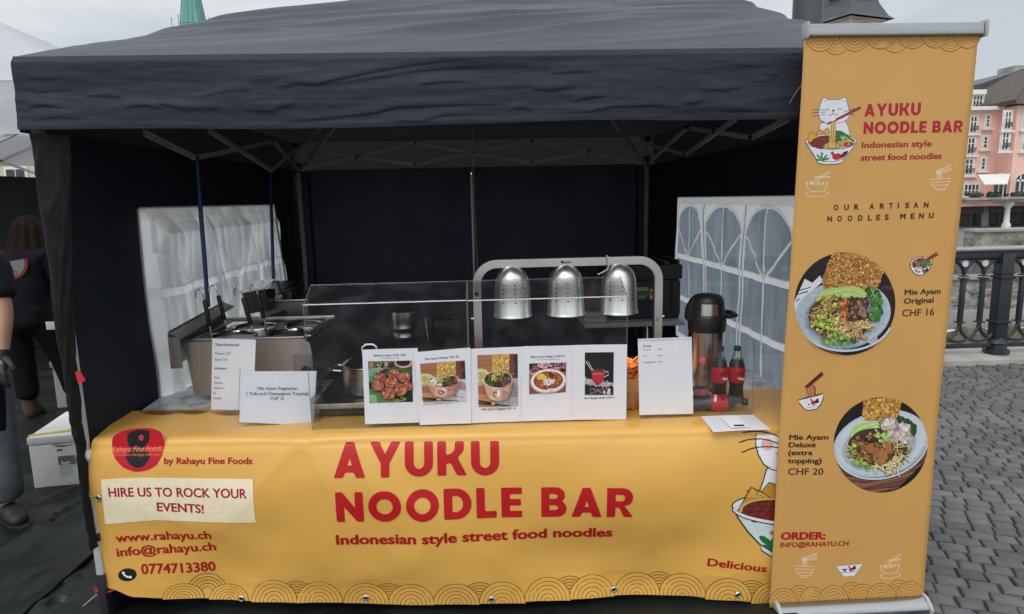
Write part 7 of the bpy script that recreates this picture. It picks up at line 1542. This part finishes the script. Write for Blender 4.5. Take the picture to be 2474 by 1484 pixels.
        for x, y, r in ((1125, 660, 88), (1290, 710, 70), (1180, 780, 80), (1310, 800, 70)):
            P.ell(x, y, r, r*.85, '#8f7f78', 18, wob=.15, seed=x); blotch(P, rg, 34, (x-r*.7, y-r*.6, x+r*.7, y+r*.6), (12, 30), ['#d9cdc2', '#b9a8a0', '#e6dfd0', '#c4b4a8', '#a08f8a'], lambda a, c: (a-x)**2+(c-y)**2 < (r*.75)**2)
        blotch(P, rg, 260, (800, 740, 1180, 1060), (9, 26), ['#5a3a22', '#8a5a34', '#3a261c', '#a87444', '#c08c5a', '#2a1c18'], lambda x, y: ((x-990)/220)**2+((y-900)/170)**2 < 1)
        for x, y in ((1080, 960), (1125, 890), (1000, 930), (1060, 1000), (950, 890)): P.poly([(x-35, y-40), (x+30, y-50), (x+40, y+45), (x-25, y+55)], mixc('#9a5a2e', '#b87a48', rg.random()), r=8)
        blotch(P, rg, 46, (760, 860, 960, 1120), (12, 26), ['#7aa83a', '#b4d070', '#4a7a24'], lambda x, y: ((x-1030)/300)**2+((y-900)/215)**2 > .55 and ((x-1030)/310)**2+((y-900)/225)**2 < 1); blotch(P, rg, 16, (1000, 700, 1130, 830), (14, 24), ['#6a9a3a', '#a8c878'])
        P.line([(1065+470*math.cos(R(a))*math.cos(R(-14))-330*math.sin(R(a))*math.sin(R(-14)), 860+470*math.cos(R(a))*math.sin(R(-14))+330*math.sin(R(a))*math.cos(R(-14))) for a in range(20, 175, 6)], 16, '#c2ccd4')
    circ_photo(z6, 1065, 868, 470, 474, ph2)
rollup()

# ================================================================ LEFT: BOXES AND PEOPLE
M_foam = mat('white_styrofoam', (.60, .60, .58), .8, var=.12, scale=4, bump=.35, bscale=70, tint=(.66, .66, .64))
def foam_boxes():
    A, B = onZ(82.7, 1181.7, .022), onZ(195.5, 1171, .022); ex = (B-A).normalized(); ey = V((-ex.y, ex.x, 0)); H = onP(56.6, 1059, A, ey).z-.022; W_, D_ = .44, .50
    root = thing('styrofoam_box', A, 'white styrofoam box with printed label and yellow tape across its lid', 'box', 'styrofoam boxes beside the stall')
    M = Matrix((ex, ey, V((0, 0, 1)))).transposed().to_4x4(); M.translation = A
    b = MB(); b.box((0, 0, 0), (W_, D_, H*.845), .012, M); b.obj('box_body', M_foam, root)
    b = MB(); b.box((-.004, -.004, H*.85), (W_+.004, D_+.004, H), .012, M); b.obj('lid', M_foam, root)
    S = Sheet(A, ex, (0, 0, 1)); P = Print(S, h0=.0015); q = lambda p: (.3473*p[0], 811.8+.3473*p[1]); P.T = q
    P.line([(362, 762), (395, 748), (500, 738)], 5, '#8a8a8a'); P.text('Multibox', (388, 774), (474, 767), 15, '#2c2c2c', .03); P.text('10', (485, 766), (502, 765), 14, '#2c2c2c', .03); P.poly([(396, 788), (434, 785), (434, 798), (396, 801)], '#4a4a4a')
    P.poly([(402, 838), (520, 828), (530, 890), (408, 898)], '#6a6a6a'); P.poly([(425, 865), (455, 855), (490, 872), (480, 892), (430, 892)], '#b5b5b5'); P.ell(452, 866, 22, 7, '#3a3a3a', 14)
    for i in range(7): P.line([(416, 908+i*11), (528-(i % 3)*14, 899+i*11)], 3, '#8f8f8f')
    P.obj('printed_label', root)
    b = MB(); t0 = M @ V((-.006, .03, H+.0015)); pts = [M @ V(p) for p in ((-.006, .02, H+.002), (W_*.55, .06, H+.002), (W_+.006, .13, H+.002), (W_+.006, .17, H+.002), (W_*.55, .10, H+.002), (-.006, .055, H+.002))]
    b.poly(pts); b.obj('yellow_tape', mat('yellow_tape', (.62, .46, .04), .4), root, smooth=False)
    A2 = onZ(139, 989, .022); H2 = onY(121.5, 874, A2.y).z-.02
    r2 = thing('styrofoam_box', A2, 'white styrofoam box standing further back behind the taped one', 'box', 'styrofoam boxes beside the stall')
    M2 = Matrix.Translation(A2) @ Matrix.Rotation(R(8), 4, 'Z'); b = MB(); b.box((0, 0, 0), (.5, .4, H2*.86), .012, M2); b.obj('box_body', M_foam, r2)
    b = MB(); b.box((-.012, -.012, H2*.865), (.51, .41, H2), .012, M2); b.obj('lid', M_foam, r2)
foam_boxes()
g = lambda x, y, z=.04: onZ(.3473*x, 811.8+.3473*y, z)
cord('twig', [g(150, 1400), g(200, 1362), g(255, 1330), g(325, 1280)], .0032, mat('pale_twig', (.4, .4, .36), .8, var=.3), 'pale forked twig lying on the dark ground sheet', 'twig')
cord('thin_cord', [onZ(181, 1490, .03), onZ(205, 1462, .035), onZ(230, 1440, .05), onZ(247, 1428, .08)], .004, MATS['grey_cord'], 'thin pale cord running from the banner corner to the ground', 'cord')

def skin_mesh(name, nodes, edges, m, parent, sub=2, root_i=0, post=None):
    me = bpy.data.meshes.new(name+'_frame'); me.from_pydata([tuple(n[0]) for n in nodes], edges, []); o = bpy.data.objects.new(name+'_frame', me); COL.objects.link(o)
    s = o.modifiers.new('skin', 'SKIN'); s.use_smooth_shade = True
    if not me.skin_vertices: me.attributes.new('skin', 'FLOAT', 'POINT')
    for i, n in enumerate(nodes):
        sv = me.skin_vertices[0].data[i]; sv.radius = (n[1], n[2] if len(n) > 2 else n[1]); sv.use_root = i == root_i
    u = o.modifiers.new('sub', 'SUBSURF'); u.levels = u.render_levels = sub
    dg = bpy.context.evaluated_depsgraph_get(); dg.update(); m2 = bpy.data.meshes.new_from_object(o.evaluated_get(dg)); bpy.data.objects.remove(o); bpy.data.meshes.remove(me)
    off = worldloc(parent)
    for v in m2.vertices:
        p = v.co.copy()
        if post: p = post(p)
        v.co = p-off
    m2.name = name; m2.materials.clear(); m2.materials.append(m); ob = bpy.data.objects.new(name, m2); COL.objects.link(ob); ob.parent = parent
    for p in m2.polygons: p.use_smooth = True
    return ob
M_skin = mat('skin', (.46, .25, .17), .5, var=.1, scale=14, bump=.05, bscale=90)
def hand_nodes(w, d, nrm, k=1.0, th=1):
    """palm and five bent fingers from the wrist w along d; nrm points out of the back of the hand"""
    d = V(d).normalized(); nrm = V(nrm).normalized(); s = d.cross(nrm).normalized()*th; N_ = [(w, .026*k, .020*k), (w+d*.05*k, .036*k, .018*k)]; E_ = [(0, 1)]
    for i, (off, ln, bend) in enumerate(((-.030, .062, .5), (-.010, .074, .55), (.010, .068, .6), (.029, .052, .7))):
        b = len(N_); base = w+d*.088*k+s*off*k; p1 = base+(d*math.cos(bend*.4)-nrm*math.sin(bend*.4))*ln*.45*k; p2 = p1+(d*math.cos(bend)-nrm*math.sin(bend))*ln*.33*k; p3 = p2+(d*math.cos(bend*1.6)-nrm*math.sin(bend*1.6))*ln*.28*k
        N_ += [(base, .0105*k), (p1, .0092*k), (p2, .0085*k), (p3, .007*k)]; E_ += [(1, b), (b, b+1), (b+1, b+2), (b+2, b+3)]
    b = len(N_); t0 = w+d*.03*k-s*.03*k-nrm*.006; t1 = t0+(d*.7-s*.6-nrm*.3).normalized()*.04*k; t2 = t1+(d*.9-s*.2-nrm*.35).normalized()*.03*k
    N_ += [(t0, .014*k), (t1, .011*k), (t2, .0085*k)]; E_ += [(0, b), (b, b+1), (b+1, b+2)]
    return N_, E_
def person(label, J, face, cloth):
    """J: joints in world coordinates; face: unit vector the head looks along"""
    root = thing('person', V((J['pelvis'].x, J['pelvis'].y, 0)), label, 'person')
    f = V(face).normalized(); hd = J['head']; N_ = []; ix = {}
    def add(k, p, rx, ry=None): ix[k] = len(N_); N_.append((V(p), rx, ry or rx)); return ix[k]
    add('pelvis', J['pelvis'], .09, .075); add('waist', J['waist'], .10, .08); add('chest', J['chest'], .125, .09); add('uchest', J['chest'].lerp(J['neck'], .6), .09, .07); add('neck', J['neck'], .055); add('jaw', J['neck'].lerp(hd, .45), .058); add('head', hd, .085, .095); add('crown', hd+V((0, 0, .07))-f*.01, .075, .085)
    E_ = [(0, 1), (1, 2), (2, 3), (3, 4), (4, 5), (5, 6), (6, 7)]
    for s in 'LR':
        for k, r in (('sh', .05), ('el', .044), ('wr', .030)): add(k+s, J[k+s], r)
        add('fa'+s, J['el'+s].lerp(J['wr'+s], .3), .046)
        add('ha'+s, J['wr'+s]+(J['wr'+s]-J['el'+s]).normalized()*.06, .03, .022)
        E_ += [(3, ix['sh'+s]), (ix['sh'+s], ix['el'+s]), (ix['el'+s], ix['fa'+s]), (ix['fa'+s], ix['wr'+s]), (ix['wr'+s], ix['ha'+s])]
        for k, r in (('hip', .075), ('kn', .062), ('an', .036)): add(k+s, J[k+s], r)
        add('ca'+s, J['kn'+s].lerp(J['an'+s], .3), .062)
        add('to'+s, J['to'+s]-V((0, 0, .0)), .022, .018)
        E_ += [(0, ix['hip'+s]), (ix['hip'+s], ix['kn'+s]), (ix['kn'+s], ix['ca'+s]), (ix['ca'+s], ix['an'+s]), (ix['an'+s], ix['to'+s])]
    side = f.cross(V((0, 0, 1))).normalized(); nose = hd+f*.095-V((0, 0, .015))
    def post(p):
        q = p-hd; d = (p-nose).length
        if d < .03: p = p+f*.022*(1-d/.03)
        for s in (-1, 1):
            e = hd+f*.085+side*s*.034+V((0, 0, .018)); d = (p-e).length
            if d < .02: p = p-f*.008*(1-d/.02)
            e = hd+side*s*.085-f*.005; d = (p-e).length
            if d < .026: p = p+side*s*.018*(1-d/.026)
        m_ = hd+f*.088-V((0, 0, .062)); d = (p-m_).length
        if d < .02: p = p+f*.005*(1-d/.02)
        return p
    body = skin_mesh('body', N_, E_, M_skin, root, post=post)
    eyes = MB()
    for s in (-1, 1):
        e = hd+f*.083+side*s*.034+V((0, 0, .018)); eyes.lathe([(0, -.011), (.008, -.008), (.011, 0), (.008, .008), (0, .011)], e, 12)
    eyes.obj('eyes', mat('dark_eye', (.05, .03, .02), .1), root)
    lp = MB(); m_ = hd+f*.094-V((0, 0, .062)); lp.tube([m_-side*.022, m_-side*.01+V((0, 0, .003)), m_+side*.01+V((0, 0, .003)), m_+side*.022], [.002, .005, .005, .002], 8); lp.obj('mouth', mat('lips', (.35, .12, .1), .5), root)
    cloth(root, J, f, side); return root
def torso_cloth(name, root, J, m, k, sleeve, hem=.06, sleeve_r=.075):
    N_ = [(J['pelvis']-V((0, 0, hem)), .165*k, .16*k), (J['pelvis']-V((0, 0, hem*.3)), .165*k, .16*k), (J['waist'], .155*k, .145*k), (J['chest'], .175*k, .15*k), (J['chest'].lerp(J['neck'], .6), .14*k, .105*k), (J['neck']-V((0, 0, .03)), .075, .07)]; E_ = [(0, 1), (1, 2), (2, 3), (3, 4), (4, 5)]
    for s in 'LR':
        b = len(N_); e = J['el'+s]; N_ += [(J['sh'+s], sleeve_r*1.1)]; E_ += [(4, b)]
        if sleeve <= 1: N_ += [(J['sh'+s].lerp(e, sleeve*.6), sleeve_r), (J['sh'+s].lerp(e, sleeve), sleeve_r*.98)]; E_ += [(b, b+1), (b+1, b+2)]
        else: N_ += [(e, sleeve_r*.86), (e.lerp(J['wr'+s], .5), sleeve_r*.74), (e.lerp(J['wr'+s], .93), sleeve_r*.6)]; E_ += [(b, b+1), (b+1, b+2), (b+2, b+3)]
    def post(p): return p+V((nz3(p.x*9, p.y*9, p.z*6)*.012, nz3(p.z*7, p.x*9, 4)*.012, 0))+V((0, .008*fold(p.z*5+p.x*3, p.x*4-p.z*2, 3), 0))
    return skin_mesh(name, N_, E_, m, root, post=post)
def trouser_cloth(root, J, m, k=1, low=.9):
    N_ = [(J['pelvis']+V((0, 0, .12)), .14*k, .135*k), (J['pelvis']-V((0, 0, .03)), .155*k, .125*k)]; E_ = [(0, 1)]
    for s in 'LR':
        b = len(N_); N_ += [(J['hip'+s]-V((0, 0, .06)), .105*k), (J['hip'+s].lerp(J['kn'+s], .55), .092*k), (J['kn'+s], .08*k), (J['kn'+s].lerp(J['an'+s], .5), .08*k), (J['kn'+s].lerp(J['an'+s], low), .085*k)]
        E_ += [(1, b)]+[(b+i, b+i+1) for i in range(4)]
    def post(p):
        lo = max(0, 1-abs(p.z-.2)/.22); a = .016*fold(p.z*7+p.x*2, p.x*3+p.z*13, 2)*lo+.008*fold(p.z*4, p.x*5+p.z*3, 5); return p+V((a*.7+.006*nz3(p.x*12, p.z*12, p.y*12), -a, 0))
    return skin_mesh('trousers', N_, E_, m, root, post=post)
def shoe(root, an, to, m, h=.1, name='shoe'):
    d = (to-an); d.z = 0; d.normalize(); a = V((an.x, an.y, 0)); z0 = .028
    N_ = [(a-d*.05+V((0, 0, z0+.035)), .052, .044), (a+d*.02+V((0, 0, z0+.042)), .054, .052), (a+d*.09+V((0, 0, z0+.03)), .054, .042), (a+d*.165+V((0, 0, z0+.024)), .046, .032), (a+V((0, 0, z0+h)), .056, .054)]
    s = skin_mesh(name, N_, [(0, 1), (1, 2), (2, 3), (1, 4)], m, root, root_i=1)
    b = MB(); out = [a+d*(-.1)]; n = V((-d.y, d.x, 0)); pts = [a+d*x+n*y+V((0, 0, .014)) for x, y in ((-.1, 0), (-.085, .035), (-.02, .044), (.06, .048), (.14, .042), (.19, .022), (.2, 0), (.19, -.022), (.14, -.042), (.06, -.048), (-.02, -.044), (-.085, -.035))]
    b.prism(pts, (0, 0, .022)); b.obj('sole', mat('black_sole', (.015, .015, .015), .7), s)
# --- the one with the round logo on the back, deeper in the shade
c = onZ(62, 1008, 0); cx, cy = onY(42, 640, 5.1).x, 5.1
f = V((-.1, 1, 0)).normalized(); sd = V((1, .1, 0)).normalized()
hx = onY(40, 585, 5.1)
J = dict(pelvis=V((cx+.03, cy-.02, .86)), waist=V((cx+.02, cy, .99)), chest=V((cx, cy+.05, 1.17)), neck=V((cx, cy+.10, 1.34)), head=V((hx.x, cy+.16, 1.45)))
for s, k in (('R', 1), ('L', -1)):
    J['sh'+s] = V((cx, cy+.06, 1.27))+sd*k*.17; J['el'+s] = V((cx, cy+.04, 1.03))+sd*k*.27; J['wr'+s] = V((cx, cy+.30, 1.06))+sd*k*.07
    J['hip'+s] = J['pelvis']+sd*k*.09; b0 = onZ(55, 1000, 0) if k < 0 else onZ(142, 972, 0); b0.x = cx-.06 if k < 0 else cx+.26
    J['an'+s] = V((b0.x, cy+(.0 if k < 0 else .12), .09)); J['kn'+s] = J['hip'+s].lerp(J['an'+s], .5)+f*.02+V((0, 0, .02)); J['to'+s] = J['an'+s]+f*.14-V((0, 0, .05))
def dress_a(root, J, f, side):
    nav = mat('navy_hoodie', (.006, .007, .010), .9, spec=.15, var=.25, bump=.4, bscale=30); t = torso_cloth('jacket', root, J, nav, 1.08, 2, .15, .072)
    trouser_cloth(root, J, mat('black_trousers', (.006, .006, .007), .9, spec=.12, var=.2), 1.06, .8)
    for s in 'LR':
        bt = mat('brown_suede', (.075, .046, .028), .85, var=.25, bump=.3, bscale=40); shoe(root, J['an'+s], J['to'+s], bt, .2, 'boot')
        wdir = (J['wr'+s]-J['el'+s]); N_, E_ = hand_nodes(J['wr'+s], wdir, V((0, 0, 1)), .95, 1 if s == 'L' else -1); skin_mesh('hand', N_, E_, M_skin, root)
    # long brown hair falling over the shoulders
    hd = J['head']; hm = mat('brown_hair', (.014, .0075, .0055), .75, spec=.15, var=.4, scale=3, stretch=(40, 40, 2), bump=.5, bscale=30); b = MB()
    def fh(u, v):
        a = (u-.5)*R(300); w = V((math.sin(a)*sd.x*1.0, 0, 0))+(-f)*math.cos(a); top = min(1, v/.3); r = .118*math.sin(top*PI/2)+max(0, v-.3)*.12
        p = hd+V((0, 0, .14-.14*(1-math.cos(top*PI/2))))-V((0, 0, max(0, v-.3)*.40*(1-.2*abs(u-.5))))
        return p+(sd*math.sin(a)-f*math.cos(a))*r*(1+.07*math.sin(u*60+v*2)+.06*nz3(u*9, v*3))-f*.012
    b.grid(fh, 90, 24); b.obj('hair', hm, root, angle=180)
    # round badge on the back, shade put into its colours, upper part left out where dark
    o = V((cx+.01, cy-.098, onY(34, 655, 5.0).z)); S = Sheet(o, sd, (0, 0, 1)); S.warp = lambda u, v, h: o+sd*u+V((0, .9*u*u, v))+V((0, -.012-h, 0))
    S.cell = .03; P = Print(S, px=False, h0=.001); n = 28; a0, a1 = -176, 14
    ring = [(.125*math.cos(R(a0+(a1-a0)*i/n)), .125*math.sin(R(a0+(a1-a0)*i/n))+.06) for i in range(n+1)]
    P.poly(ring, lin('#7a2422')); inn = [(.105*math.cos(R(a0+(a1-a0)*i/n)), .105*math.sin(R(a0+(a1-a0)*i/n))+.06) for i in range(n+1)]; P.poly(inn, lin('#77757a'))
    P.text('DEL', (-.05, .012), (.03, .012), .03, INK, .03); P.text('LAGO', (-.06, -.03), (.05, -.03), .03, INK, .03); P.obj('badge', t)
    q = onY(125, 786, 4.95); b = MB(); b.box((q.x-.03, 4.93, q.z-.03), (q.x+.04, 4.936, q.z+.03), .002); b.obj('cloth_tag', mat('grey_tag', (.4, .4, .4), .8), root)
person('person in dark jacket with a round logo on the back and brown boots, facing away', J, f, dress_a)
# --- the one cut by the left edge of the picture
foot = onZ(38, 1262, 0); cx, cy = foot.x-.13, 3.38; f = V((.75, -.5, 0)).normalized(); sd = f.cross(V((0, 0, 1))).normalized()
J = dict(pelvis=V((cx, cy, .94)), waist=V((cx, cy, 1.08)), chest=V((cx, cy, 1.30)), neck=V((cx, cy, 1.50)), head=V((cx, cy, 1.64))+f*.03)
el = onY(8, 742, 3.3); wr = onY(4, 862, 3.22)
for s, k in (('R', 1), ('L', -1)):
    J['sh'+s] = V((cx, cy, 1.42))+sd*k*.19; J['hip'+s] = J['pelvis']+sd*k*.09; J['an'+s] = V((foot.x-.02, cy-.02, .09)) if k < 0 else V((foot.x-.30, cy-.12, .09))
    J['kn'+s] = J['hip'+s].lerp(J['an'+s], .5)+f*.03; J['to'+s] = J['an'+s]+f*.15-V((0, 0, .05))
J['shL'] = V((el.x-.09, cy-.02, 1.42)); J['elL'] = el; J['wrL'] = wr; J['elR'] = J['shR']+V((-.1, -.05, -.28)); J['wrR'] = J['elR']+V((.12, -.14, -.16))
def dress_b(root, J, f, side):
    torso_cloth('t_shirt', root, J, mat('black_t_shirt', (.011, .013, .017), .9, spec=.2, var=.2, bump=.3, bscale=30), 1.0, .93, .04, .088)
    trouser_cloth(root, J, mat('grey_jeans', (.085, .095, .11), .85, var=.35, scale=6, bump=.35, bscale=60), 1.1, .93)
    for s in 'LR':
        shoe(root, J['an'+s], J['to'+s], mat('black_shoe', (.012, .012, .013), .6), .1)
        wdir = (J['wr'+s]-J['el'+s]).normalized(); N_, E_ = hand_nodes(J['wr'+s]-wdir*.012, wdir, side*(1 if s == 'L' else -1), 1.12, 1); g = skin_mesh('glove', N_, E_, mat('black_glove', (.012, .012, .013), .5), root)
        b = MB(); b.tube([J['wr'+s]-wdir*.03, J['wr'+s]+wdir*.015], [.041, .036], 16, cap=False); b.obj('cuff', MATS['black_glove'], g)
    b = MB()
    def fa(u, v):
        a = R(-100+200*u); c = V((cx, cy, 1.0-.50*v)); return c+f*(.165+.01*v)*math.cos(a)+side*(.155+.01*v)*math.sin(a)+f*(.015*math.sin(u*19+v*2)*v)
    b.slab(fa, 40, 24, .004); b.obj('apron', mat('black_apron', (.008, .008, .009), .9, spec=.15, var=.2, bump=.3, bscale=20), root, angle=180)
    hd = J['head']; b = MB()
    def fh(u, v): a = u*2*PI; t = v*R(96); d = (f*math.cos(a)+side*math.sin(a)); k = 1.0 if math.cos(a) < .35 else .55; return hd+V((0, 0, .045+.105*math.cos(t*k)))+d*.103*math.sin(t*k)-f*.006
    b.grid(fh, 48, 14); b.obj('hair', MATS['brown_hair'], root, angle=180)
person('person in black t-shirt and grey jeans at the left edge, one bare forearm showing', J, f, dress_b)
bpy.context.view_layer.update()
